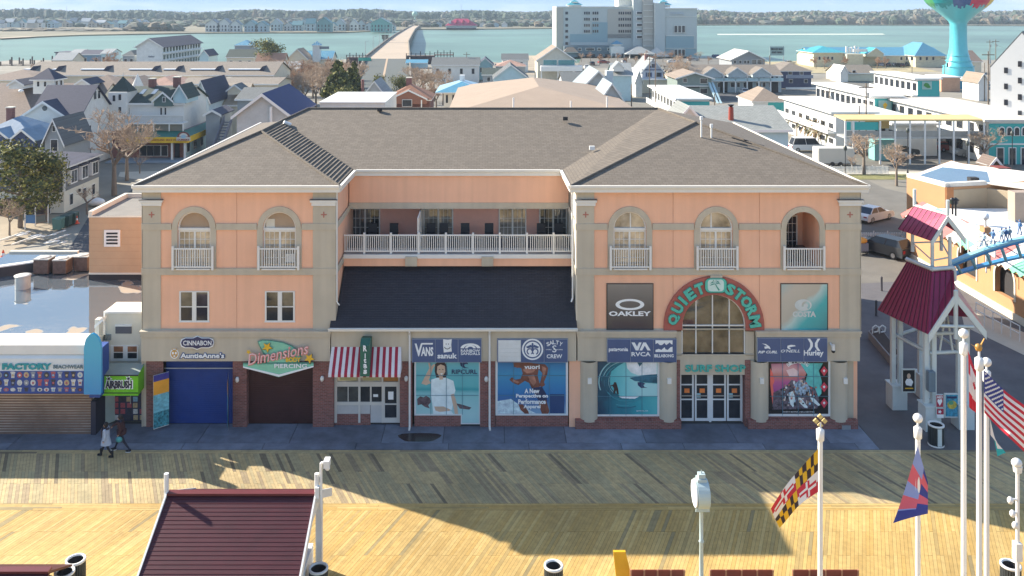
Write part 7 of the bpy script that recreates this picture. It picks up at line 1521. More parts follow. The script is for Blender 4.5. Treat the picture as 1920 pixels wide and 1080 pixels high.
t,q=house('tall white Victorian house with navy bands and shuttered windows',1205,1243,133,226,14,'gy',110,wall=mat('white_lilac_wall',(.56,.58,.62),.7),rm=R_PALE,o=.5,chim=((1221,104,.9,BRICK),),wins=((1222,1226,120,127),(1214,1220,136,144),(1231,1238,136,144)))
x0,x1,y0,y1,ze,zr_=q; nb=mat('navy_band',(.04,.06,.14),.6)
for y_ in (131,149): cube('navy_band',nb,t,x0 - .2,x1+.2,y0 - .3,y0 - .0,dZ(y_+.6,226),dZ(y_ - .9,226))
for a in (1212,1221,1229,1239,1220,1227): z_=(136,144) if a not in (1220,1227) else (120,127); cube('shutter',nb,t,dX(a,226) - .18,dX(a,226)+.18,y0 - .1,y0 - .01,dZ(z_[1],226),dZ(z_[0],226))
MB().box(x0 - 1,x1+1,y0 - 2.5,y0 - .31,0,dZ(150,224),WALLC).box(x0 - 1.3,x1+1.3,y0 - 2.8,y0 - .31,dZ(150,224),dZ(148,224),WHITE).build('porch',t)
house('white walled shop with pale roof in front of the Victorian house',1192,1204,150,214,14,'gy',133,wall=WALLW,rm=WHR)
house('tan roofed cottage right of the white Victorian house',1258,1300,140,236,9,'gx',131,wall=WALLC,rm=R_TAN,dr=240)
# ---- hotel tower on the bay
ht=thing('bay_hotel','tall pale grey bay side hotel with teal panels and roof pavilions','hotel',(dX(1170,402),402 - D0,0)); d=402.0; yh=d - D0
TW1=mat('hotel_pale_grey',(.50,.54,.52),.8,var=.03); TW2=mat('hotel_teal_grey',(.28,.40,.43),.8,var=.03); TW3=mat('hotel_taupe',(.48,.45,.39),.8,var=.03); TW4=mat('hotel_slate',(.14,.19,.22),.8,var=.05); TW5=mat('hotel_white',(.68,.68,.62),.7)
hx=lambda a: dX(a,d); hz=lambda b_: dZ(b_,d)
def hb(x0,x1,y0,y1,zt_,zb_,m,nm='wall'): return MB().box(hx(x0),hx(x1),yh+y0,yh+y1,hz(zb_),hz(zt_),m).build(nm,ht)
MB().box(hx(1044),hx(1186),yh,yh+24,0,hz(14),TW1).box(hx(1043),hx(1187),yh - .3,yh+24,hz(14)+.001,hz(12),TW5).build('wall',ht)
MB().box(hx(1044) - .3,hx(1044) - .001,yh,yh+24,0,hz(13),TW5).build('wall',ht)  # white skin puts the sunlit look of the left face into colour
hb(1042.8,1056,-.3,-.001,14,108,TW3); hb(1139,1184,-.25,-.001,17,64,TW3); hb(1069,1139,-.35,-.001,64,84,TW2,'panel'); hb(1110,1139,-.4,-.36,42,79,TW2,'panel'); hb(1139,1183,-.3,-.251,64.1,71,mat('hotel_band',(.25,.24,.22),.8),'panel'); hb(1069,1140,-.45,-.001,79.2,85,TW1,'panel')
for y_ in (22,33.5,45,56,67,79):
    w=hb(1060,1065,-.15,-.002,y_,y_+5,DGLASS,'window');
for y_ in (22,33.5,45,56):
    for a in (1095,1099,1103,1111,1115,1119,1159.5,1163.5,1167.5,1172,1176,1180): hb(a,a+2.6,-.5,-.42,y_,y_+5,DGLASS,'window')
# middle tower
MB().box(hx(1186),hx(1203),yh - 2,yh+20,0,hz(-4),TW1).build('wall',ht); MB().box(hx(1203),hx(1222),yh - 3.5,yh+20,0,hz(-6),TW3).build('wall',ht)
for y_ in (21,32,43.5,55,66): w=MB().box(hx(1191),hx(1203) ,yh - 2.5,yh - 2.01,hz(y_+6),hz(y_),WHITE).build('window',ht); MB().box(hx(1192.5),hx(1202),yh - 2.7,yh - 2.51,hz(y_+5),hz(y_+1),DGLASS).build('pane',w)
for y_ in range(8,100,11): hb(1204,1222,-3.9,-3.51,y_,y_+1.2,TW5,'string_course')
MB().box(hx(1162),hx(1186),yh+4,yh+16,hz(12),hz(-3),TW5).box(hx(1160),hx(1188),yh+3,yh+17,hz(-3),hz(-6),R_TEAL).build('roof_pavilion',ht)
# right slab
MB().box(hx(1224),hx(1242),yh - 6,yh+22,0,hz(6),TW1).build('wall',ht); MB().box(hx(1224) - .3,hx(1224) - .001,yh - 6,yh+22,0,hz(5),TW5).build('wall',ht)  # slab's left face: its sunlight likewise put into a white skin
MB().box(hx(1242),hx(1302),yh - 5,yh+22,0,hz(17),TW1).box(hx(1241.8),hx(1302.5),yh - 5.4,yh+22,hz(17)+.001,hz(15),TW5).build('wall',ht)
hb(1244,1296,-5.3,-5.01,67,89,TW2,'panel'); hb(1244,1300,-5.25,-5.01,90,104.5,TW2,'panel'); hb(1242.5,1302,-5.4,-5.301,30,31,TW5,'string_course'); hb(1242.5,1302,-5.45,-5.302,89,90,TW5,'string_course'); hb(1244,1297,-5.4,-5.302,65.5,67,TW5,'string_course')
for y0_,y1_ in ((47,61),(91,104)):
    w=hb(1259,1280,-5.5,-5.46,y0_,y1_,TW5,'window')
    for a in (1260,1267,1274): MB().box(hx(a),hx(a+5),yh - 5.6,yh - 5.51,hz(y1_ - 1),hz(y0_+1),DGLASS).build('pane',w)
text('Cambria',1270,25,26,4.5,yh - 5.45,mat('hotel_letter',(.5,.56,.6),.5),ht,.2,bold=.03)
for a,zt_,w,dy in ((1080,3,24,5),(1249,3,22,4)):
    cb=MB().box(hx(a - w/2),hx(a+w/2),yh+dy,yh+dy+5,hz(14),hz(8),WALLW).build('cupola',ht); roofgeo(hx(a - w/2),hx(a+w/2),yh+dy,yh+dy+5,hz(9),'hip',hz(2),R_TEAL,.8,cb); c2=MB().box(hx(a - 5),hx(a+5),yh+dy+1,yh+dy+4,hz(6),hz(3),WALLW).build('cupola_top',cb); roofgeo(hx(a - 6),hx(a+6),yh+dy+1,yh+dy+4,hz(3),'hip',hz(-1),R_TEAL,.4,c2)
# podium, entrance
MB().box(hx(1056),hx(1140),yh - 6,yh - .5,0,hz(85.5),TW4).build('podium',ht)
for a in (1081,1095,1100,1105,1117,1135): w=MB().box(hx(a),hx(a+7),yh - 6.2,yh - 6.01,hz(94),hz(88.5),TW5).build('window',ht); MB().box(hx(a+1),hx(a+6),yh - 6.3,yh - 6.21,hz(93),hz(89.5),DGLASS).build('pane',w)
for a in (1082,1095,1107,1120,1131): MB().box(hx(a),hx(a+6),yh - 6.2,yh - 6.01,hz(106),hz(100),DGLASS).build('window',ht)
MB().box(hx(1056),hx(1078),yh - 9,yh - 6.01,0,hz(96),TW4).build('podium',ht); roofgeo(hx(1056),hx(1078),yh - 9,yh - 6,hz(96),'hip',hz(87),R_TAUPE,.8,ht)
pv2=MB().box(hx(1139),hx(1163),yh - 12,yh - 6,hz(98),hz(86),WALLW).build('entrance_pavilion',ht); roofgeo(hx(1144),hx(1158),yh - 11,yh - 7,hz(81),'hip',hz(74),R_BLUE,.8,pv2); MB().box(hx(1144),hx(1158),yh - 11,yh - 7,hz(86),hz(81),WALLW).build('lantern',pv2)
for a in (1139,1147,1155,1162): MB().box(hx(a),hx(a+2),yh - 12,yh - 11,0,hz(98),WHITE).build('column',pv2)
roofgeo(hx(1163),hx(1212),yh - 20,yh - 5,hz(97),'hip',hz(83),R_PALE,.5,ht)
for a in (1168,1190,1211): MB().box(hx(a),hx(a+1.6),yh - 19,yh - 18,0,hz(97.3),WHITE).build('column',ht)
MB().box(hx(1164),hx(1212),yh - 4.8,yh - 3.6,0,hz(98),DARK).build('porch_wall',ht)
MB().box(hx(1207),hx(1238),yh - 14,yh - 7,0,hz(102),WALLC).build('corner_pavilion',ht); roofgeo(hx(1205),hx(1240),yh - 15,yh - 6.5,hz(102),'hip',hz(87),mat('roof_cream',(.55,.52,.46),.8),.6,ht)
# parking by the hotel
CC=[((.75,.75,.73),'white'),((.04,.045,.05),'black'),((.40,.41,.42),'silver'),((.30,.04,.03),'red'),((.05,.09,.2),'blue')]
rnd=random.Random(9)
for i,(a,b_,c) in enumerate(((1110,122,1),(1132,119,3),(1100,129,0),(1170,118,2),(1262,118,0),(1300,114,2),(1345,108,4),(1375,110,1),(1082,134,4),(1090,137,1),(1395,176,0),(1480,120,2))):
    x,y=G(a,b_); loc_=('below the hotel podium','by the hotel entrance lot','at the hotel lot edge','before the hotel entrance','under the right hotel slab','right of the hotel slab','on the bay side lot near the barn roof','at the dark end of the bay side lot','left in the small lot behind the slate roof','right in the small lot behind the slate roof','in the shaded lot of the grey motel','near the dark navy building')[i]
    car('small %s car parked %s' % (CC[c][1],loc_),x,y,rnd.choice((0,1.57,.2)),CC[c][0],kind='suv' if i % 3 == 0 else 'sedan',mname=CC[c][1])
rnd=random.Random(77)
for a in range(1090,1340,17): bare('low bare shrub tree planted along the hotel lot',a,d=355+rnd.uniform(-25,10),h=rnd.uniform(4,6),v=rnd.choice((0,3,4)),rot=rnd.uniform(0,6),group='bare trees along the hotel lot')
for a,y_,h in ((1268,150,11),(1290,158,10),(1250,160,9)): bare('golden bare tree right of the white Victorian house',a,py_base=y_+12,h=h,v=0,rot=a,group='golden bare trees by the Victorian house')
# grey motel and green grey gable
t,q=house('two storey pale grey motel with tan roof, gables and balconies',1300,1465,141,226,12,'gx',122,wall=mat('motel_blue_grey',(.38,.45,.47),.7),rm=R_TAUPE,dr=232,name='grey_motel',cat='motel')
x0,x1,y0,y1,ze,zr_=q
for a in (1333,1378,1424): dormer(t,a+4,127,142,224,4.6,5,mat('motel_blue_grey'),R_TAUPE)
for i,a in enumerate(range(1334,1462,12)):
    win(t,dX(a,226),dX(a+(8 if i % 2 else 5),226),dZ(143.5+5.5,226),dZ(138+4,226),y0,glass=DGLASS); win(t,dX(a,226),dX(a+(8 if i % 2 else 5),226),dZ(163,226),dZ(155,226),y0)
cube('gallery',WALLB,t,dX(1334,224),x1,y0 - 1.6,y0 - 1.5,dZ(152,224),dZ(146.5,224)); cube('gallery_floor',WHITE,t,dX(1334,224),x1,y0 - 1.6,y0,dZ(153,224),dZ(152,224))
for a in range(1335,1466,22): cube('gallery_post',WHITE,t,dX(a,224),dX(a,224)+.3,y0 - 1.6,y0 - 1.3,0,dZ(142,224))
for a in (1350,1397,1445): cube('doorway',DARK,t,dX(a,226),dX(a+14,226),y0 - .12,y0 - .1,0,dZ(153.5,226))
t,q=house('green grey gabled two storey house with white corner posts',1270,1334,146,208,12,'gy',136,wall=mat('sage_wall',(.20,.25,.23),.8),rm=R_TAN,o=.7,wins=((1281,1288,147,154),(1313,1326,147,156),(1313,1326,166,175)))
x0,x1,y0,y1,ze,zr_=q; cube('balcony_band',WHITE,t,x0,x1,y0 - .4,y0 - .01,dZ(162,208),dZ(160.5,208)); cube('shade_band',DARK,t,x0+1,x1 - 3,y0 - .3,y0 - .02,dZ(164.5,208),dZ(162.1,208))
for a in (1336,1342): MB().prism([(dX(a,204),200 - D0,0),(dX(a,204),200.3 - D0,0),(dX(a,204),208 - D0,4.2),(dX(a,204),208 - D0,3.4)],(.5,0,0),WALLB).build('stair',t)
flat('motel_shadow_lot',gq((1335,176),(1440,176),(1450,186),(1350,190)),ASPHD,-.043)
t,q=house('wide pale roofed barn like building with grey gable by the bay',1372,1434,111,290,16,'gy',96,wall=mat('grey_gable_wall',(.26,.28,.30),.8),rm=mat('roof_cream'),o=.8)
x0,x1,y0,y1,ze,zr_=q
for a in (1376,1386,1395,1401): win(t,dX(a,290),dX(a+4,290),dZ(119,290),dZ(113.5,290),y0)
for a in (1410,1420): win(t,dX(a,290),dX(a+8,290),dZ(120,290),dZ(112,290),y0,glass=GLASS)
# dark navy house, white cottage, blue roofed restaurant
t,q=house('dark navy two storey house with taupe hip roof and balconies',1462,1521,133,238,14,'hip',116,wall=mat('navy_wall',(.06,.07,.13),.8),rm=R_TAUPE,dr=245,wins=((1478,1485,134,140),(1500,1506,134,140),(1480,1486,149,155),(1508,1514,149,155)))
x0,x1,y0,y1,ze,zr_=q; cube('balcony',mat('balcony_grey',(.25,.28,.34),.8),t,dX(1476,236),x1,y0 - 1.5,y0 - 1.4,dZ(147,236),dZ(141,236)); cube('porch_rail',WHITE,t,x0,x1+2,y0 - 5,y0 - 4.9,.2,.7)
t,q=house('small tan hip roofed house with white and teal walls',1412,1472,190,166,10,'hip',163,wall=WALLW,rm=R_TAN,dr=171,ra=R_TAN)
x0,x1,y0,y1,ze,zr_=q; MB().box(dX(1440,166),x1,y0 - .03,y0 - .002,0,ze - .2,TEALW).build('wall',t); cube('door',DARK,t,dX(1447,166),dX(1453,166),y0 - .08,y0 - .031,0,2.1)
t,q=house('low tan roofed cottage with white gable in front of the restaurant',1573,1640,137,262,10,'gx',122,wall=WALLC,rm=R_TAUPE,dr=267,wins=((1598,1604,132,137),));
q2=roofgeo(dX(1566,262),dX(1580,262),258 - D0,266 - D0,dZ(134,262),'gy',dZ(122,262),WHITE,.2,t); MB().prism([(dX(1566,262),258 - D0,0),(dX(1580,262),258 - D0,0),(dX(1580,262),258 - D0,dZ(134,262)),(dX(1573,262),258 - D0,dZ(123,262)),(dX(1566,262),258 - D0,dZ(134,262))],(0,8,0),WALLW).build('wall',t)
t,q=house('long cream restaurant by the bay with stepped blue roofs',1522,1768,104,332,16,'gx',89,wall=mat('restaurant_cream',(.56,.52,.38),.7),rm=R_BLUE,dr=340,name='restaurant',cat='restaurant')
x0,x1,y0,y1,ze,zr_=q
roofgeo(dX(1522,329),dX(1578,329),327 - D0,343 - D0,dZ(98,329),'hip',dZ(86,335),R_TEAL,.8,t); MB().box(dX(1522,329),dX(1578,329),327 - D0,343 - D0,0,dZ(98,329),mat('restaurant_cream')).build('wall',t)
roofgeo(dX(1712,327),dX(1766,327),325 - D0,344 - D0,dZ(104,327),'hip',dZ(79,334),R_BLUE,.8,t,name='roof'); MB().box(dX(1712,327),dX(1766,327),325 - D0,344 - D0,0,dZ(104,327),mat('restaurant_cream')).build('wall',t)
dormer(t,1642,90,104,327,6.0,6,mat('restaurant_cream'),R_TEAL); MB().box(dX(1584,326),dX(1614,326),324 - D0,330 - D0,0,dZ(101,326),mat('restaurant_cream')).build('wall',t)
for a in (1540,1549,1556,1564,1690,1700,1710,1726,1738,1750): win(t,dX(a,324),dX(a+4,324),dZ(113,324),dZ(107,324),324 - D0+(2.9 if a <1580 else .9))
for a,zt_ in ((1587,87),(1592,89),(1597,88),(1603,86),(1609,88)): MB().tube((dX(a,330),330 - D0,dZ(99,330)),(dX(a,330),330 - D0,dZ(zt_,330)),.4,.4,WHITE,8).build('roof_stack',t)
cube('roof_sign',WHITE,t,dX(1598,329),dX(1625,329),328 - D0,328.4 - D0,dZ(97,329),dZ(92,329))
rnd=random.Random(12)
for i,a in enumerate(range(1648,1764,13)): x,y=G(a,124+rnd.uniform(-1,1)); c=rnd.choice(CC[:3]); car('%s car, number %s from the left in the restaurant lot row' % (c[1],('one','two','three','four','five','six','seven','eight','nine')[i]) ,x,y,1.57,c[0],mname=c[1],kind='suv' if i % 2 else 'sedan')
for a,nn_ in ((1530,'first'),(1546,'second'),(1585,'third'),(1645,'fourth'),(1660,'fifth')): bare('bare rounded tree in front of the blue roofed restaurant, %s from the left' % nn_,a,d=318,h=6,v=3,rot=a,group='bare trees before the restaurant')
bb_=thing('billboard','old sign frame with dark lettering standing near the bay','sign',(dX(1457,300),300 - D0,0))
for a in (1444,1469): MB().tube((dX(a,300),300 - D0,0),(dX(a,300),300 - D0,dZ(86,300)),.12,.12,METAL,6).build('post',bb_)
cube('panel',mat('billboard_pale',(.30,.40,.38),.7),bb_,dX(1443,300),dX(1470,300),299.7 - D0,299.9 - D0,dZ(104,300),dZ(87,300))
text('BEACH BAR',1457,92,22,3.5,299.6 - D0,BLACK,bb_,.05,bold=.04); text('AND GRILL',1457,98,20,3.2,299.6 - D0,BLACK,bb_,.05,bold=.04)
# water tower
wt=thing('water_tower','aqua water tower painted like a beach ball with jagged paint splashes','water tower',(dX(1797,252),252 - D0,0)); xw,yw=dX(1797,252),252 - D0
AQ=mat('tower_aqua',(.10,.50,.56),.3,var=.03,coat=.3); k_=252/F
prof=[((25 if y_ >125 else r)*1,y_) for r,y_ in ()]; prof=[(28,156),(26.5,128),(24,122),(19.5,110),(16.5,98),(15,85),(14.5,70),(14.5,45),(17,40),(24,33),(34,24),(45,15),(54,6),(60,-3),(64,-14),(66,-28)]
MB().lathe((xw,yw,0),[(r*k_,dZ(y_,252)) for r,y_ in prof[:-2]],AQ,40).build('stem',wt)
seg=[mat('tower_' +n,c,.3,coat=.3) for n,c in (('teal',(.01,.30,.32)),('navy',(.02,.08,.25)),('crimson',(.50,.02,.08)),('yellow',(.75,.50,.03)),('green',(.05,.35,.12)),('orange',(.75,.2,.02)))]
mb=MB(); N=96
for i in range(N):
    a0_,a1_=2*math.pi*i/N,2*math.pi*(i+1)/N; a=math.degrees((a0_+a1_)/2)
    si=[2 if 262 <= a <305 else (1 if 232 <= a <262 else (0 if 195 <= a <232 else (3 if 305 <= a <330 else (5 if 330 <= a <360 else 4))))][0]
    j0=8+6.5*abs(math.sin(i*1.9))+3*math.sin(i*.7)
    pr=[(r,y_) for r,y_ in [(np_,q_) for np_,q_ in prof[7:]]]
    def rad(y_):
        for (r0,ya_),(r1,yb_) in zip(prof[9:],prof[10:]):
            if ya_ >= y_ >= yb_: return r0+(r1 - r0)*(ya_ - y_)/(ya_ - yb_)
        return prof[-1][0]
    ys_=[y_ for y_ in (j0,6,0,-8,-18,-28,-45,-62) if y_ <= j0]
    rr_=lambda y_: (rad(y_) if y_ >-28 else 66*math.sqrt(max(0,1 - ((-28 - y_)/50.0) ** 2)))*k_+.06
    for ya_,yb_ in zip(ys_,ys_[1:]): mb.face([(xw+rr_(ya_)*math.cos(a0_),yw+rr_(ya_)*math.sin(a0_),dZ(ya_,252)),(xw+rr_(ya_)*math.cos(a1_),yw+rr_(ya_)*math.sin(a1_),dZ(ya_,252)),(xw+rr_(yb_)*math.cos(a1_),yw+rr_(yb_)*math.sin(a1_),dZ(yb_,252)),(xw+rr_(yb_)*math.cos(a0_),yw+rr_(yb_)*math.sin(a0_),dZ(yb_,252))],seg[si],True)
mb.build('tank',wt)
for y_ in (104,114,124): MB().lathe((xw,yw,dZ(y_,252)),[((16+(y_ - 98)*.42)*k_+.0,-.1),((16+(y_ - 98)*.42)*k_+.16,0),((16+(y_ - 98)*.42)*k_,.1)],AQ,32).build('ring',wt)
cube('door',DARK,wt,dX(1776,247),dX(1778.5,247),247.6 - D0 - .5,247.7 - D0 - .4,dZ(125,247),dZ(118,247))
t,q=house('blue pump house beside the foot of the water tower',1780,1850,150,236,8,'flat',None,wall=mat('pump_blue',(.06,.30,.42),.7),rm=WHR,o=.2)
t,q=house('peach low building in front of the water tower foot',1765,1800,146,228,8,'flat',None,wall=mat('peach_wall',(.55,.32,.20),.8),rm=WHR,o=.2)
house('small white gabled cottage right of the pump house',1835,1853,152,205,7,'gy',138,wall=WALLW,rm=R_TAN)
house('grey roofed low building right of the tower stem',1815,1840,115,290,12,'gx',95,wall=WALLC,rm=R_BROWN,dr=296)
# teal and white motel wings
def wing(label,x0,x1,d0,d1,z,endm=TEALW,rows=((2.6,1.2),),nwin_=10,end_items=(),rm=WHR):
    t=thing('motel_wing',label,'motel',((x0+x1)/2,d0 - D0,0),group='white and teal motel wings'); y0,y1=d0 - D0,d1 - D0
    MB().box(x0,x1,y0+.02,y1,0,z,mat('motel_white',(.74,.74,.72),.6,var=.03)).build('wall',t); MB().box(x0 - .01,x1+.01,y0 - .08,y0+.02,0,z - .3,endm).build('end_wall',t); MB().box(x0 - .9,x1+.5,y0 - .5,y1+.3,z,z+.3,rm).build('roof',t)
    for r in rows:
        for i in range(nwin_): yc_=y0+(y1 - y0)*(i+.5)/nwin_; swin(t,x0,-1,yc_ - .8,yc_+.8,r[1],r[0],f=.05,frame=METAL)
    for r in (2.9,):
        if z >5: cube('gallery',WHITE,t,x0 - 1.2,x0,y0,y1,r - .1,r+.05); cube('gallery_rail',mat('rail_grey_white'),t,x0 - 1.2,x0 - 1.15,y0,y1,r+.05,r+.95)
    return t
wing('white flat roofed motel wing with blank teal end wall left of the red flue house',dX(1275,150),dX(1330,150),150,176,6.0,rows=((5.2,4.0),(2.4,1.0)),nwin_=9)
wing('long windowless looking white motel wing nearest the hotel, big flat white roof',52.4,58.4,131,154,5.9,endm=mat('motel_white'),rows=((4.2,3.5),(1.9,1.2)),nwin_=7)
wing('lower white motel wing squeezed between the plain one and the seahorse wing',60.2,66.2,128,154,4.6,endm=mat('motel_white'),rows=((3.6,2.6),),nwin_=9)
w2=wing('white motel wing with a seahorse picture on its teal end',66.8,71.3,150,177,6.5,rows=((5.6,4.0),(2.4,1.0)),nwin_=11)
w3=wing('white motel wing with a green sea turtle picture on its teal end',92.9,97.6,187.6,209,6.5,rows=((5.6,4.0),(2.4,1.0)),nwin_=8)
w4=wing('front motel wing with arched windows on its teal end at the right edge',69.9,80,121,151,6.0,rows=((5.3,4.1),(2.4,1.0)),nwin_=10,rm=mat('motel_grey_roof',(.58,.54,.48),.7))
k_=lambda a,d: dX(a,d)
cube('picture',mat('picture_mint',(.35,.55,.50),.6),w3,k_(1731,187),k_(1749,187),142.5,142.6,dZ(168,187),dZ(153,187)); MB().prism([(k_(1740+6*math.cos(a)*(1+.2*math.sin(3*a)),187),142.4,dZ(160.5+4.5*math.sin(a)+2*math.cos(a),187)) for a in [i*.45 for i in range(14)]],(0,.08,0),mat('turtle_green',(.05,.25,.05),.6)).build('turtle_picture',w3)
cube('picture',mat('picture_mint'),w2,k_(1655,150),k_(1663,150),104.9,105.0,dZ(205,150),dZ(188,150)) if False else cube('picture',mat('picture_mint'),w2,67.4,69.6,104.85,105.0,3.6,5.9); MB().prism([(68.5,104.8,5.6),(68.9,104.8,5.2),(68.6,104.8,4.6),(68.8,104.8,4.2),(68.4,104.8,3.9),(68.3,104.8,4.5),(68.1,104.8,5.2)],(0,.04,0),YEL).build('seahorse_picture',w2)
cube('band',WHITE,w2,66.8,71.3,104.86,105.01,3.0,3.2); cube('band',WHITE,w3,92.9,97.6,142.46,142.6,2.6,2.8); cube('band',WHITE,w4,69.9,80,75.9,76.02,2.75,2.95)
for i in range(5): xx=71.6+i*1.05; archring(MB(),xx,4.9,.0,.42,75.85,76.0,WHITE,leg=.9).build('arched_window',w4); archring(MB(),xx,4.88,.0,.30,75.82,75.84,DGLASS,leg=.8).build('pane',w4)
for i in range(5): xx=71.4+i*1.7; cube('door_frame',WHITE,w4,xx - .55,xx+.55,75.9,75.99,0,2.4); cube('door',DGLASS,w4,xx - .42,xx+.42,75.86,75.89,0,2.3)
# yellow roofed walkway bridge
wk=thing('covered_walkway','second storey walkway with yellow roof edge and glass railings joining the motel wings','walkway',(60,76,0)); dk_=121.0; yk_=dk_ - D0; WYL=mat('walkway_yellow',(.66,.50,.22),.7)
xa,xb=dX(1585,dk_),dX(1845,dk_)
MB().prism([(xa,yk_,dZ(227,dk_)),(xb,yk_,dZ(227,dk_)),(xb,yk_+4,dZ(224,dk_)),(xa,yk_+4,dZ(224,dk_))],(0,0,.22),WYL).build('roof',wk); cube('floor',mat('walkway_grey',(.42,.42,.40),.7),wk,xa,xb,yk_,yk_+3,dZ(260,dk_),dZ(256.5,dk_)); cube('railing',mat('walkway_glass',(.30,.32,.32),.15,metal=.3),wk,xa,xb,yk_+.02,yk_+.06,dZ(256,dk_),dZ(245.5,dk_))
cube('ceiling_soffit',WYL,wk,xa+4,xb - 12,yk_+2.8,yk_+2.9,dZ(246,dk_),dZ(229,dk_))
for a in (1585,1600,1650,1678,1706,1734,1761,1788,1816,1845): cube('column',WHITE,wk,dX(a,dk_) - .12,dX(a,dk_)+.12,yk_ - .1,yk_+.02,0,dZ(227,dk_))
for a,b_ in ((1585,1596),(1600,1648)): cube('teal_panel',TEALW,wk,dX(a,dk_),dX(b_,dk_),yk_+.1,yk_+.2,dZ(244,dk_),dZ(229,dk_))
MB().box(dX(1640,124),dX(1680,124),124 - D0,126 - D0,0,dZ(262,124),mat('lower_teal',(.20,.42,.42),.7)).build('lower_wall',wk)
for a,b_,c,lab in ((1668,297,0,'silver white car under the left part of the motel walkway'),(1690,291,1,'black car in the shade under the walkway'),(1820,293,2,'silver hatchback turning on the cross street'),(1905,289,4,'dark blue car at the right edge by the teal doors'),(1780,283,3,'small red car deep under the walkway')):
    x,y=G(a,b_); car(lab,x,y,math.pi if a == 1820 else .1,CC[c][0],mname=CC[c][1],kind='suv')
# white tall building at right edge
wb=thing('white_gable_block','tall bright white gabled building with small windows at the right edge','building',(60,50,0)); d1=128.0; fx,fy=dX(1857,d1),d1 - D0; ang=Vector((.80,-.60,0)); bk=Vector((.6,.8,0))*14
wmb=mat('bright_white_render',(.74,.73,.70),.6,var=.02)
gz1,gz2=dZ(127,d1),None; Wg=19.0; p0=Vector((fx,fy,0)); p1=p0+ang*Wg; pm=p0+ang*Wg/2
dm_=pm.y+D0; zp=H - (62 - CY)/F*dm_
# gable run so that the apex falls under the picture's roof peak
t0=0
for s in [i*.1 for i in range(1,200)]:
    q_=p0+ang*s
    if CX+F*q_.x/(q_.y+D0) >= 1916: t0=s; break
pm=p0+ang*t0; p1=p0+ang*2*t0; zp=H - (62 - CY)/F*(pm.y+D0)
MB().prism([p0,p1,p1+Vector((0,0,gz1)),pm+Vector((0,0,zp)),p0+Vector((0,0,gz1))],bk,wmb).build('wall',wb)
MB().prism([p0+Vector((0,0,gz1+.02)),pm+Vector((0,0,zp+.02)),pm+Vector((0,0,zp+.25)),p0+Vector((0,0,gz1+.25))],bk,R_GREY).prism([p1+Vector((0,0,gz1+.02)),pm+Vector((0,0,zp+.02)),pm+Vector((0,0,zp+.25)),p1+Vector((0,0,gz1+.25))],bk,R_GREY).build('roof',wb)
nrm_=Vector((-.6,-.8,0))
for px_,ys_ in ((1886,(132,162,192,222)),(1912,(120,151,182,213))):
    for s in [i*.05 for i in range(400)]:
        q_=p0+ang*s
        if CX+F*q_.x/(q_.y+D0) >= px_: break
    for y_ in ys_:
        z_=H - (y_ - CY)/F*(q_.y+D0); a_=q_ - ang*.25+nrm_*.05; w=MB().prism([a_+Vector((0,0,z_ - .42)),a_+ang*.5+Vector((0,0,z_ - .42)),a_+ang*.5+Vector((0,0,z_+.42)),a_+Vector((0,0,z_+.42))],nrm_*.03,DGLASS).build('window',wb)
# light blue house with red flue
t,q=house('light blue house with broad grey roof and a tall red metal flue',1300,1478,243,84,11,'gx',200,wall=WALLB,rm=mat('roof_sage_grey',(.27,.28,.26),.85,tex=('shingle','x'),var=.1),dr=89.5,wins=((1400,1408,248,262),(1410,1418,248,262)))
MB().tube((dX(1376,85),86 - D0,dZ(246,85)),(dX(1376,85),86 - D0,dZ(203,85)),.30,.24,mat('flue_red',(.30,.05,.03),.5),12).tube((dX(1376,85),86 - D0,dZ(203,85)),(dX(1376,85),86 - D0,dZ(198,85)),.1,.34,BLACK,10).build('flue',t)
dormer(t,1292,200,228,83.5,2.0,5,WALLW,mat('roof_sage_grey',0))
fs=thing('fire_stairs','dark blue grey outside stairs descending behind the right roof edge','stairs',(dX(1480,84),80 - D0,0)); SB=mat('stair_blue',(.08,.13,.22),.6)
for i in range(16): cube('step',SB,fs,dX(1468,84) ,dX(1484,84),94 - D0 - i*.62,94.5 - D0 - i*.62,6.2 - i*.36,6.28 - i*.36)
for a in (1468,1485): MB().prism([(dX(a,84),94.5 - D0,6.0),(dX(a,84),84.5 - D0,.3),(dX(a,84),84.5 - D0,1.3),(dX(a,84),94.5 - D0,7.0)],(.1,0,0),SB).build('stringer',fs)
MB().box(dX(1430,86),dX(1470,86),86 - D0,92 - D0,0,dZ(262,86),WALLB).build('landing',fs); cube('landing_rail',mat('rail_brown',(.12,.08,.08),.8),fs,dX(1432,86),dX(1475,86),85.8 - D0,85.9 - D0,dZ(274,86),dZ(261,86))
# palms along the white wing
for i,(a,b_,h) in enumerate(((1482,235,3.6),(1495,256,4.0),(1510,262,4.4),(1528,272,4.6),(1552,278,4.6))):
    x,y=G(a,b_); t=thing('palm','brown wind burnt palm, %s of the five along the white motel wall' % ('first and farthest','second','third','fourth','fifth and nearest')[i],'palm',(x,y,0),group='palms along the white motel wall'); MB().tube((x,y,0),(x,y,h*.6),.22,.16,BK,8).build('trunk',t); mb=MB(); rp=random.Random(i)
    for j in range(44):
        a_=rp.uniform(0,6.28); el=rp.uniform(-.7,1.1); L_=h*.42*rp.uniform(.7,1.1); p=Vector((x,y,h*.6)); dv=Vector((math.cos(a_)*math.cos(el),math.sin(a_)*math.cos(el),math.sin(el))); q_=p+dv*L_; r_=q_+dv*L_*.3+Vector((0,0,-L_*.35)); sd=Vector((-math.sin(a_),math.cos(a_),0))*.13; m_=mat('palm_frond',(.13,.13,.05),.8) if rp.random() <.5 else mat('dead_frond',(.28,.19,.10),.9)
        mb.face([p,q_+sd,r_,q_ - sd],m_)
    mb.build('fronds',t)
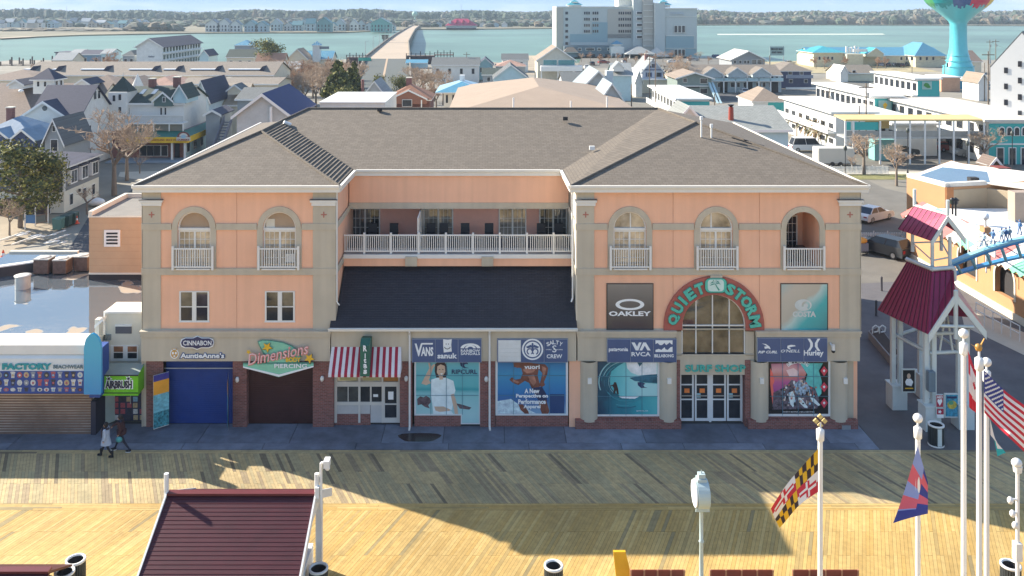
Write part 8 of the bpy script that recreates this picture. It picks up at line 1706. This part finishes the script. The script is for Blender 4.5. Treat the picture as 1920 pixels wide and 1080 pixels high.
# vehicles on the streets
x,y=G(1515,283); car('white panel van with dark windscreen beside the palms',x,y,.0,(.72,.73,.72),L=5.4,Wd=2.0,Hh=2.1,kind='suv',cat='van',name='white_van',mname='white')
t=thing('box_trailer','plain pale box trailer parked beyond the right roof edge','trailer',(*G(1565,312),0)); x0,y0=G(1535,313); x1=x0+4.9
MB().box(x0,x1,y0,y0+2.2,.45,2.55,mat('trailer_cream',(.56,.54,.47),.6,var=.03)).build('box',t,bevel=.04); cube('trailer_front',WHITE,t,x0 - .05,x0 - .001,y0+.1,y0+2.1,.5,2.5)
for a in (x0+1.9,x0+3.0): MB().tube((a,y0 - .02,.35),(a,y0+.2,.35),.35,.35,BLACK,14).build('wheel',t)
cube('underframe',BLACK,t,x0,x1+.3,y0+.1,y0+2.1,.32,.44)
x,y=G(1637,412); car('white sedan parked behind the hotel corner',x,y,-2.55+math.pi,(.74,.74,.73),mname='white')
x,y=G(1657,476); car('black sport utility car parked on the side street',x,y,2.15,(.012,.014,.016),L=4.5,Wd=1.85,Hh=1.65,kind='suv',mname='black')
x,y=G(1618,478); t=thing('vending_cart','small cart with orange top beside the black car','cart',(x,y,0)); MB().box(x - .5,x+.5,y,y+.8,.3,1.0,mat('cart_grey',(.2,.2,.25),.6)).build('cart_box',t); MB().sphere((x,y+.4,1.2),.55,mat('cart_orange',(.7,.3,.03),.6),10,sz=.5).build('cover',t)
for s in (-.35,.35): MB().tube((x+s - .04,y+.1,.2),(x+s+.04,y+.1,.2),.2,.2,BLACK,10).build('wheel',t)
for a in (1605,1625): pass
# street trees, lamps, fences on the right
bare('spreading bare street tree right of the box trailer',1620,py_base=326,h=7.8,v=1,rot=.5); bare('slim bare street tree by the orange building',1681,py_base=348,h=6.6,v=0,rot=2); bare('bare street tree in front of the teal doors',1846,py_base=312,h=7.2,v=2,rot=1); bare('thin bare sapling on the verge left of the trailer tree',1598,py_base=322,h=4.4,mesh=SMALLB[0])
def picket(label,pa,pb,n,h=1.0):
    a,b_=Vector((*G(*pa),0)),Vector((*G(*pb),0)); t=thing('picket_fence',label,'fence',tuple(a)); dv=b_ - a
    for z in (.25,h - .15): MB().tube(a+Vector((0,0,z)),b_+Vector((0,0,z)),.035,.035,WHITE,4).build('rail',t)
    for i in range(n+1): p=a+dv*i/n; cube('picket',WHITE,t,p.x - .045,p.x+.045,p.y - .02,p.y+.02,0,h+(.15 if i % 8 == 0 else 0))
picket('white fence running along the verge behind the trailer',(1558,326),(1665,326),44); picket('white fence in front of the side street cars',(1792,327),(1850,327),24); picket('white fence behind the black car',(1612,452),(1697,452),26,.8)
def lamp(label,pxb,pyb,h=3.6,globe=False,m=BLACK):
    x,y=G(pxb,pyb); t=thing('street_lamp',label,'street lamp',(x,y,0),group='slim street lamps'); MB().lathe((x,y,0),[(.14,0),(.1,.4),(.06,.5),(.05,h)],m,8).build('post',t)
    if globe: MB().sphere((x,y,h+.2),.28,PRINTW,12).build('globe',t)
    else: MB().lathe((x,y,h),[(.05,0),(.2,.1),(.24,.45),(.05,.7),(.01,.8)],mat('lantern_dark',(.06,.07,.06),.4),8).build('lantern',t)
lamp('slim black lamp post before the box trailer',1585,332,3.4); lamp('slim black lamp post beside the slim street tree',1702,326,5.4); lamp('slim black lamp post in front of the picket fence',1814,328,3.8); lamp('black lamp post at the teal building corner',1898,326,5.0); lamp('white globe lamp beside the walkway',1682,288,4.0,True,WHITE)
# ---- orange buildings right
OB=mat('orange_render',(.46,.25,.12),.8,var=.07,scale=.4); OBT=mat('tan_render',(.46,.37,.25),.8,var=.05)
ob=thing('orange_building','orange and tan flat roofed building with white parapet and a blue rain pool on top','building',(44,30,0))
zo=6.0; a,b_,c=Vector((*G(1700,332,zo),0)),Vector((*G(1772,351,zo),0)),Vector((*G(1850,347,zo),0)); dd_=Vector((*G(1862,326,zo),0)); e=Vector((*G(1990,330,zo),0)); f=Vector((*G(1990,352,zo),0))
MB().prism([a,b_,b_+Vector((.7,.05,0)),c,c+Vector((3.5,1,0)),e,dd_+Vector((0,6,0)),a+Vector((9,9,0))],(0,0,zo),OB).build('wall',ob)
MB().prism([p+Vector((0,0,zo+.001)) for p in (a+Vector((.3,.3,0)),b_+Vector((.4,.4,0)),c+Vector((.2,.4,0)),c+Vector((3.5,1.4,0)),e,dd_+Vector((0,5.5,0)),a+Vector((8.8,8.6,0)))],(0,0,.01),mat('white_roof_paint',(.76,.73,.66),.6)).build('roof',ob)
# tan front skin
MB().prism([b_+Vector((.7,-.0,0)),c+Vector((0,-.05,0)),c+Vector((0,.02,0)),b_+Vector((.7,.06,0))],(0,0,zo - .25),OBT).build('front_skin',ob)
MB().prism([c+Vector((0,-.05,0)),Vector((*G(1872,600,0),0))*0+c+Vector((2.9,-3.4,0)),c+Vector((3.2,-3.2,0)),c+Vector((.3,.1,0))],(0,0,zo - .3),OBT).build('wall',ob)
wpr=mat('white_parapet_paint',(.76,.72,.64),.6)
def coping(p,q,w=.45,z=zo,h=.35): p,q=Vector(p),Vector(q); dv=(q - p).normalized(); n_=Vector((-dv.y,dv.x,0))*w; MB().prism([p+Vector((0,0,z)),q+Vector((0,0,z)),q+n_+Vector((0,0,z)),p+n_+Vector((0,0,z))],(0,0,h),wpr).build('coping',ob)
coping(a,b_); coping(b_+Vector((.45,.05,0)),c)
pool=MB(); pool.face([p+Vector((0,0,zo+.02)) for p in (a+Vector((1,.2,0)),b_+Vector((1.1,1.0,0)),c+Vector((1,1.2,0)),dd_+Vector((0,1,0)),a+Vector((6,5,0)))],mat('rain_pool',(.12,.20,.28),.06,metal=.2)); pool.build('rain_pool',ob)
MB().box(X(1820,33),X(1836,33),33,33.6,zo,zo+.5,DARK).build('roof_box',ob)
cube('pilaster',mat('rust_strip',(.42,.18,.07),.8),ob,b_.x+.05,b_.x+.7,b_.y - .12,b_.y - .02,0,zo)
# upper shed & red box on roof
rb_=thing('roof_cabin','small white roof cabin with pitched roof and a red brown box beside it','cabin',(X(1862,42),42,zo)); MB().box(X(1850,42),X(1872,42),42,44,zo,Z(310,42),WALLW).build('wall',rb_); roofgeo(X(1856,42),X(1876,42),42,44,Z(309,42),'gy',Z(297,42),R_BROWN,.2,rb_); MB().box(X(1872,40),X(1896,40),40,41.5,zo+.1,Z(316,40),mat('red_brown_box',(.20,.04,.03),.7)).build('red_box',rb_)
MB().prism([c+Vector((.4,.2,zo+.01)),c+Vector((3.4,-3.2,zo+.01)),Vector((60,20,zo+.01)),Vector((60,34,zo+.01))],(0,0,.12),mat('white_roof_paint',(.76,.73,.66),.6)).build('white_roof',ob)
MB().box(X(1903,26),60,26,27,0,Z(361,26),mat('brown_render',(.36,.28,.22),.8)).build('wall',ob)
for i,a_ in enumerate((1786,1792)):
    x,y=X(a_,26),26.0; t=thing('terrace_lamp',('left' if i == 0 else 'right')+' black twin terrace lamp before the tan wall','lamp',(x,y,0),group='black terrace lamps'); MB().tube((x,y,0),(x,y,Z(384,26)),.09,.07,BLACK,8).build('post',t); MB().lathe((x,y,Z(384,26)),[(.08,0),(.2,.1),(.22,.35),(.3,.4),(.05,.6)],BLACK,8).build('lantern',t)
# arcade wing with arches, striped awning
ar_=thing('arcade_building','orange arcade building with arched openings and a candy striped awning','building',(37,16,0)); xa_=36.6; y0a,y1a=9.6,31.0; zA=4.1
def ypx(px_,x=xa_): return F*x/(px_ - CX) - D0
wl_=MB(); edges=[y0a,14.2,20.6,26.6,y1a]; arcs=[(ypx(1884),1.35),(ypx(1818),1.35)]
segs=[(y0a,16.6),(16.6,23.2)]
ca,cb2=ypx(1884),ypx(1814)
n0=len(wl_.v)
arcwall(wl_,y0a,(ca+cb2)/2,0,zA,ca,1.15,2.5,1.3,0,.35,OB); arcwall(wl_,(ca+cb2)/2,y1a,0,zA,cb2,1.25,2.5,1.3,0,.35,OB)
wl_.v=[(xa_+y,x,z) for x,y,z in wl_.v]; wl_.build('wall',ar_)
for cc_,r_ in ((ca,1.15),(cb2,1.25)):
    q_=archring(MB(),cc_,2.5,r_,r_+.16,-.06,0,CREAM,leg=1.2); q_.v=[(xa_+y,x,z) for x,y,z in q_.v]; q_.build('arch_surround',ar_); cube('dark_opening',DARK,ar_,xa_+.5,xa_+.6,cc_ - r_,cc_+r_,1.0,4.0)
MB().box(xa_,60,y0a - .3,y0a,0,zA,OB).box(xa_+.6,60,y0a,y1a,zA+.0,zA+.1,WHR).build('wall',ar_); cube('corner_pilaster',WHITE,ar_,xa_ - .15,xa_+.2,y0a - .4,y0a+.1,0,zA)
cube('base_wall',CREAM,ar_,xa_ - .1,xa_ - .001,y0a,y1a,0,.5)
aw3=thing('candy_awning','candy striped awning in pink, green and white along the arcade roof edge','awning',(xa_ - .5,20,zA)); cs=[mat('awning_' +n,c,.7,var=.2,scale=1.5) for n,c in (('pale',(.66,.62,.56)),('coral',(.60,.16,.14)),('pale',0),('mint',(.18,.50,.32)))]; n=26; ys0,ys1=y0a - 1.0,y1a - 1
for i in range(n):
    a_,b2=ys0+(ys1 - ys0)*i/n,ys0+(ys1 - ys0)*(i+1)/n; m_=cs[(i // 2) % 4] if i % 2 == 0 else cs[((i // 2)+(i % 2)) % 4]
    MB().face([(xa_ - 1.0,a_,zA - .15),(xa_ - 1.0,b2,zA - .15),(xa_+.9,b2,zA+.95),(xa_+.9,a_,zA+.95)],m_).face([(xa_ - 1.0,a_,zA - .15),(xa_ - 1.0,b2,zA - .15),(xa_ - 1.0,(a_+b2)/2,zA - .42)],m_).build('stripe',aw3)
MB().tube((xa_ - .9,ys0,zA - .3),(xa_ - .9,ys1,zA - .3),.05,.05,mat('rust_strip'),4).build('edge_bar',aw3)
# deck railing above the awning
dr_=thing('deck_railing','white deck railing with posts above the candy striped awning','railing',(38,20,5)); p0_,p1_=Vector(P(1788,405,22)),Vector(P(1866,452,8))
for z in (0,-1.0): MB().tube(p0_+Vector((0,0,z)),p1_+Vector((0,0,z)),.05,.05,WHITE,6).build('rail',dr_)
for i in range(40): p=p0_.lerp(p1_,i/39); cube('baluster',WHITE,dr_,p.x - .03,p.x+.03,p.y - .03,p.y+.03,p.z - 1.0 - (1.4 if i % 8 == 0 else 0),p.z+(.12 if i % 8 == 0 else 0))
MB().box(X(1846,12),X(1858,12),12,12.6,4.6,Z(427,12),OB).sphere((X(1851,12),12.2,Z(407,12)),.25,PRINTW,12).tube((X(1851,12),12.2,Z(427,12)),(X(1851,12),12.2,Z(412,12)),.08,.08,WHITE,6).build('globe_pier',dr_)
# ramp rails
rr2=thing('ramp_railing','white handrails of the access ramp by the arcade','railing',(34,12,0)); q0,q1=Vector((*G(1830,605),0)),Vector((*G(1912,640),0))
for z in (.5,1.0): MB().tube(q0+Vector((0,0,z+.4)),q1+Vector((0,0,z)),.035,.035,WHITE,6).build('rail',rr2)
for i in range(6): p=q0.lerp(q1,i/5); MB().tube(p,p+Vector((0,0,1.4 - .08*i)),.035,.035,WHITE,6).build('post',rr2)
flat('ramp_slab',gq((1800,575),(1925,625),(1925,668),(1808,612)),mat('pale_concrete'),-.0)
# blue coaster track with figures
tk=thing('coaster_track','blue curved coaster track beam with struts rising to the right edge','ride track',(32,2,8)); BT=mat('track_blue',(.05,.22,.42),.4,var=.15); BTP=mat('track_pale_blue',(.24,.50,.60),.4); Yt=4.0
cur=lambda u,y_off: Vector(P(1785+150*u,(493 - 66*u+16*u*u)+y_off,Yt)); low_=lambda u,y_off: Vector(P(1792+150*u,(520 - 50*u+12*u*u)+y_off,Yt+.8))
for i in range(16):
    u,v=i/16,(i+1)/16
    MB().prism([cur(u,0),cur(v,0),cur(v,6),cur(u,6)],(0,.4,0),BTP).build('upper_beam',tk); MB().tube(cur(u,6),cur(v,6),.07,.07,BT,6).build('rail',tk)
    MB().prism([low_(u,-6),low_(v,-6),low_(v,-2),low_(u,-2)],(0,.4,0),BT).build('lower_beam',tk)
    if i % 3 == 1: MB().tube(cur(u,9),low_(u,-6),.1,.1,BTP,6).build('strut',tk)
for a in (1940,): MB().tube(P(a,505,Yt+.5),(X(a,Yt+.5),Yt+.5,0),.12,.12,BTP,8).build('support',tk)
for u,s in ((.12,1),(.62,-1)): pass
SD=mat('statue_blue',(.06,.16,.34),.5,var=.5,scale=9); SP=mat('statue_pale',(.30,.42,.50),.5,var=.3,scale=9)
for i,(a,y_,pose) in enumerate(((1845,462,0),(1862,458,1),(1878,455,1),(1886,454,2),(1893,452,1),(1912,440,3))):
    bx_=Vector(P(a,y_,Yt+.2)); bd_=dict(trousers=SD,coat=SD if i % 2 else SP,hair=SD,shoe=SD,sole=SD,boots=True,hem=.95)
    t,s=figure(tuple(bx_),.85 if pose else .8,'small blue painted figure %s on the coaster beam' % ('riding a cycle','standing left of the trio','standing with arms out, tallest','standing slim in the middle','standing last before the gap','climbing at the right edge')[i],bd_,.2 if pose else .45,((-.15,.3,1.2+.25*(pose == 3)),(-.25,.35,1.15+.5*(pose == 3))),((.1,-.3,1.15),(-.1,-.35,1.0)),name='painted_figure',cat='statue',group='blue figures on the coaster beam')
    if pose == 0:
        for k in (-.25,.25): mb=MB(); [mb.tube((bx_.x+k+.17*math.cos(a0_),bx_.y,bx_.z+.15+.17*math.sin(a0_)),(bx_.x+k+.17*math.cos(a0_+.5),bx_.y,bx_.z+.15+.17*math.sin(a0_+.5)),.02,.02,BTP,4) for a0_ in [j*.5 for j in range(13)]]; mb.build('cycle_wheel',tk)
# utility poles and wires
pl=[utility('utility pole left of the white Victorian house',1218,106,None,205),utility('utility pole beside the steep gables',1184,158,None,140,False),utility('tall pale pole behind the blank teal motel wing',1229,100,None,172,False),utility('utility pole in front of the white motel roof',1555,166,None,160),utility('tall utility pole with equipment before the seahorse wing',1624,156,292,None),utility('shorter pole left of the tall one by the walkway',1611,198,290,None,False),utility('cross armed antenna pole over the white motel wall',1580,204,268,None,True,.05),utility('pole rising before the turtle wing',1846,118,None,205,False),utility('pole left of the water tower',1771,105,None,240),utility('pole right of the restaurant',1710,112,None,265,False),utility('pole at the white building edge',1853,96,None,150),utility('pole before the grey motel',1443,104,None,262,False),utility('pole left of the bare lot',875,98,None,262),utility('slim pole in front of the billboard',1432,112,None,275),utility('pole right of the palms',1340,176,None,172,False),utility('double pole frame, left one, beside the white gable block',1856,75,None,262),utility('double pole frame, right one, beside the white gable block',1867,74,None,262)]
wire(pl[3],pl[4],'overhead wire sagging across the white motel roof'); wire(pl[0],pl[2],'overhead wire left of the green grey gable'); wire(pl[8],pl[9],'overhead wire between tower and restaurant'); wire(pl[15],(dX(1925,200),155,dZ(92,200)),'overhead wire reaching the white gable block')
# ================================================================ FAR SHORE
rnd=random.Random(99)
FG=[mat('wood_' +n,c,.95,var=.35,scale=.03) for n,c in (('deep',(.05,.075,.05)),('mid',(.085,.11,.07)),('brown',(.16,.13,.09)),('grey',(.14,.14,.11)))]
def blob(mb,x,y,z,r,h,m):
    n=6; v=[(x,y,z+h*rnd.uniform(.82,.95))];
    for lv,(rr_,zz) in enumerate(((.66,.74),(1.0,.42),(.8,.02))):
        for i in range(n): a=2*math.pi*(i+lv*.5)/n+rnd.uniform(-.3,.3); k=r*rr_*rnd.uniform(.7,1.25); v.append((x+k*math.cos(a),y+k*math.sin(a)*.8,z+h*zz*rnd.uniform(.85,1.15)))
    fs=[(0,1+i,1+(i+1) % n) for i in range(n)]
    for lv in range(2): fs += [(1+lv*n+i,1+(lv+1)*n+i,1+(lv+1)*n+(i+1) % n,1+lv*n+(i+1) % n) for i in range(n)]
    mb.mesh(v,fs,m)
def forest(name,px0,px1,d0,d1,n,h0,h1,wts,lab=None):
    mb=MB()
    for i in range(n):
        d=rnd.uniform(d0,d1); p=rnd.uniform(px0,px1); hh=rnd.uniform(h0,h1)*(1+.12*math.sin(p*.03)+.1*math.sin(p*.011+1)); blob(mb,dX(p,d),d - D0,.2,rnd.uniform(5,10),hh,rnd.choices(FG,wts)[0])
    o=mb.build(name); o['kind']='stuff'; return tag(o,lab,'woodland')
forest('distant_wood',-500,1060,1500,2600,4200,16,23,(5,4,.6,1.2),'hazy green wood along the horizon behind the far left shore')
forest('distant_wood',1040,2500,1500,2400,3800,15,22,(4,3,2,2),'green and brown wood along the horizon behind the far right shore')
forest('shore_wood',1280,2300,1235,1480,1500,8,15,(1.3,1.6,3.2,2.6),'brown leafless trees close behind the houses of the right shore')
forest('shore_wood',-200,1060,1050,1450,900,5,10,(2,2,2,2),'mixed low trees among the houses of the left shore')
forest('island_scrub',245,335,850,900,60,5,11,(1,1,2.5,2),'brown scrub trees on the spit left of the white condominiums')
forest('marsh_scrub',0,250,850,900,70,1.5,3,(0,0,3,1),'low brown scrub on the sandy spit at the far left')
# houses along the far shore
FW1=mat('far_white',(.62,.62,.58),.8); FB1=mat('far_pale_blue',(.36,.46,.48),.8); FT1=mat('far_tan',(.46,.40,.32),.8); FRf=[mat('far_roof_grey',(.22,.25,.27),.9),mat('far_roof_teal',(.16,.30,.31),.9),mat('far_roof_brown',(.2,.16,.13),.9),mat('far_roof_pale',(.42,.44,.44),.9)]
def farhouse(px_,pyb,wpx,hpx,wall,roof,lab,group,kind='gy',d=None,wins=True):
    d=d or G(px_,pyb)[1]+D0; w=wpx*d/F; h=hpx*d/F; x,y=dX(px_,d),d - D0; t=thing('shore_house',lab,'house',(x,y,.3),group=group)
    L_=w*.9; ze=.3+h*.62; mb=MB(); mb.box(x - w/2,x+w/2,y,y+L_,.2,ze,wall)
    if kind == 'gy': mb.prism([(x - w/2,y,ze),(x+w/2,y,ze),(x,y,.3+h)],(0,L_,0),wall)
    mb.build('wall',t); roofgeo(x - w/2,x+w/2,y,y+L_,ze+.02,kind,.3+h,roof,.5,t,.4,trim=None)
    if wins:
        for i in range(max(2,int(wpx/6))):
            n=max(2,int(wpx/6)); xx=x - w/2+w*(i+.5)/n; ww=w/n*rnd.uniform(.10,.26)
            for z in ((.12,.40),(.55,.82)): cube('window',DGLASS,t,xx - ww,xx+ww,y - .15,y - .05,.3+h*.62*z[0],.3+h*.62*z[1])
    return t
lab_l={FW1: 'tiny white gabled house on the far left shore',FB1: 'tiny pale blue house on the far left shore',FT1: 'tiny tan house on the far left shore'}
for i in range(22):
    p=-10+i*13.2+rnd.uniform(-3,3); w=rnd.choice((FW1,FB1,FB1,FT1)); farhouse(p,rnd.uniform(50,53),rnd.uniform(11,17),rnd.uniform(11,16),w,rnd.choice(FRf),lab_l[w],'houses on the far left shore',rnd.choice(('gy','gx','gy')),wins=i % 2 == 0)
for i in range(17):
    p=515+i*13.5+rnd.uniform(-2,2); w=rnd.choice((FW1,FB1,FT1,FB1)); lab={FW1: 'white waterside house beyond the bay left of the bridge',FB1: 'pale blue waterside house beyond the bay left of the bridge',FT1: 'tan waterside house beyond the bay left of the bridge'}[w]
    farhouse(p,rnd.uniform(57,59.5),rnd.uniform(13,20),rnd.uniform(15,24),w,rnd.choice(FRf),lab,'waterside houses left of the bridge',rnd.choice(('gy','gx','gy')))
for i in range(12): p=540+i*17; w=rnd.choice((FW1,FT1)); farhouse(p,50,13,12,w,rnd.choice(FRf),{FW1: 'pale house in the second row behind the waterside houses',FT1: 'tan house in the second row behind the waterside houses'}[w],'second row houses left of the bridge',wins=False)
for p,h,w,m,lab in ((398,23,26,FW1,'left block of the big white condominium on the far shore'),(420,25,24,FW1,'middle block of the big white condominium on the far shore'),(441,22,20,FW1,'right block of the big white condominium on the far shore'),(470,21,24,FB1,'pale aqua gabled house right of the white condominium'),(490,20,22,FB1,'second pale aqua house right of the white condominium'),(607,27,26,mat('far_teal_wall',(.14,.28,.28),.8),'tall teal gabled building among the waterside houses'),(713,26,36,mat('far_green_wall',(.16,.38,.34),.8),'wide green building with three white gables near the bridge')):
    farhouse(p,60.5,w,h,m,FRf[0] if m is FW1 else FRf[1],lab,None)
for i in range(27):
    p=1308+i*24.5+rnd.uniform(-6,6); w=rnd.choice((FW1,FW1,FT1)); farhouse(p,rnd.uniform(45.2,46),rnd.uniform(9,15),rnd.uniform(6,10),w,rnd.choice(FRf),{FW1: 'tiny white house among the brown trees of the far right shore',FT1: 'tiny tan house among the brown trees of the far right shore'}[w],'houses on the far right shore',wins=i % 2 == 0)
for i in range(8): p=968+i*10; farhouse(p,47+(i % 2),12,8,(FW1,FB1)[i % 2],FRf[i % 3],('small white house seen left of the bay hotel','small blue house seen left of the bay hotel')[i % 2],'houses left of the bay hotel',wins=False)
for i,p in enumerate((790,806,822,905,918,930,946)): farhouse(p,51,11,9,(FW1,FT1,FB1)[i % 3],FRf[(i+1) % 4],('small white house near the bridge head','small tan house near the bridge head','small blue house near the bridge head')[i % 3],'houses near the bridge head',wins=False)
rr_=thing('red_roof_restaurant','waterside restaurant with bright crimson roof and small dormers','restaurant',(dX(862,950),950 - D0,0)); d=950; RC=mat('crimson_roof',(.42,.03,.09),.6)
MB().box(dX(836,d),dX(893,d),d - D0,d - D0+20,0,dZ(48,d),FW1).build('wall',rr_); roofgeo(dX(836,d),dX(893,d),d - D0,d - D0+20,dZ(48,d),'hip',dZ(35,d+10),RC,1.5,rr_,trim=FW1)
for a in (843,856,868,880): MB().prism([(dX(a - 2,d),d - D0+1,dZ(44,d)),(dX(a+3,d),d - D0+1,dZ(44,d)),(dX(a+.5,d),d - D0+1,dZ(37,d))],(0,8,0),FW1 if a % 2 else RC).build('dormer',rr_)
MB().box(dX(838,d),dX(893,d),d - D0 - 6,d - D0 - .1,0,dZ(52,d),DARK).build('deck',rr_)
for a,yt in ((865,8),(712,12),(125,12),(905,25)):
    d=1100; t=thing('radio_mast','thin mast on the far shore ' +{865: 'behind the crimson roof',712: 'behind the green building',125: 'behind the far left houses',905: 'right of the crimson roof'}[a],'mast',(dX(a,d),d - D0,0)); MB().tube((dX(a,d),d - D0,0),(dX(a,d),d - D0,dZ(yt,d)),.35,.2,METAL,5).build('mast',t)
t=thing('pale_water_tank','small distant pale green water tank on the horizon near the bridge head','water tank',(dX(778,1500),1500 - D0,0)); MB().sphere((dX(778,1500),1500 - D0,14),5,mat('tank_green',(.3,.5,.42),.6),12).tube((dX(778,1500),1500 - D0,0),(dX(778,1500),1500 - D0,10),1.2,1.2,mat('tank_green'),8).build('tank',t)
# foam line on the right water, bridge shadowed piles
MB().face([(*G(1345,63.5,-.6),-.68),(*G(1655,63,-.6),-.68),(*G(1660,64.5,-.6),-.68),(*G(1345,65,-.6),-.68)],mat('foam_line',(.60,.62,.50),.8)).build('sand_bar')['kind']='structure'
# brown shrubs near the shore on the far left harbour
for i in range(6): bare('leafless shrub at the harbour edge on the far left',60+i*20,d=300+(i % 3)*8,h=4,v=3,rot=i,group='leafless harbour shrubs')
# ---------------------------------------------------------------- air
hz_=bpy.data.materials.new('haze_air'); hz_.use_nodes=True; n_=hz_.node_tree.nodes; n_.remove(n_['Principled BSDF']); pv_=n_.new('ShaderNodeVolumePrincipled'); pv_.inputs['Density'].default_value=.00016; pv_.inputs['Color'].default_value=(.70,.86,1.0,1); pv_.inputs['Anisotropy'].default_value=0
hz_.node_tree.links.new(pv_.outputs[0],n_['Material Output'].inputs['Volume'])
hb_=MB().box(-3600,3600,-80,4200,-2.5,46,hz_).build('haze'); hb_['kind']='stuff'
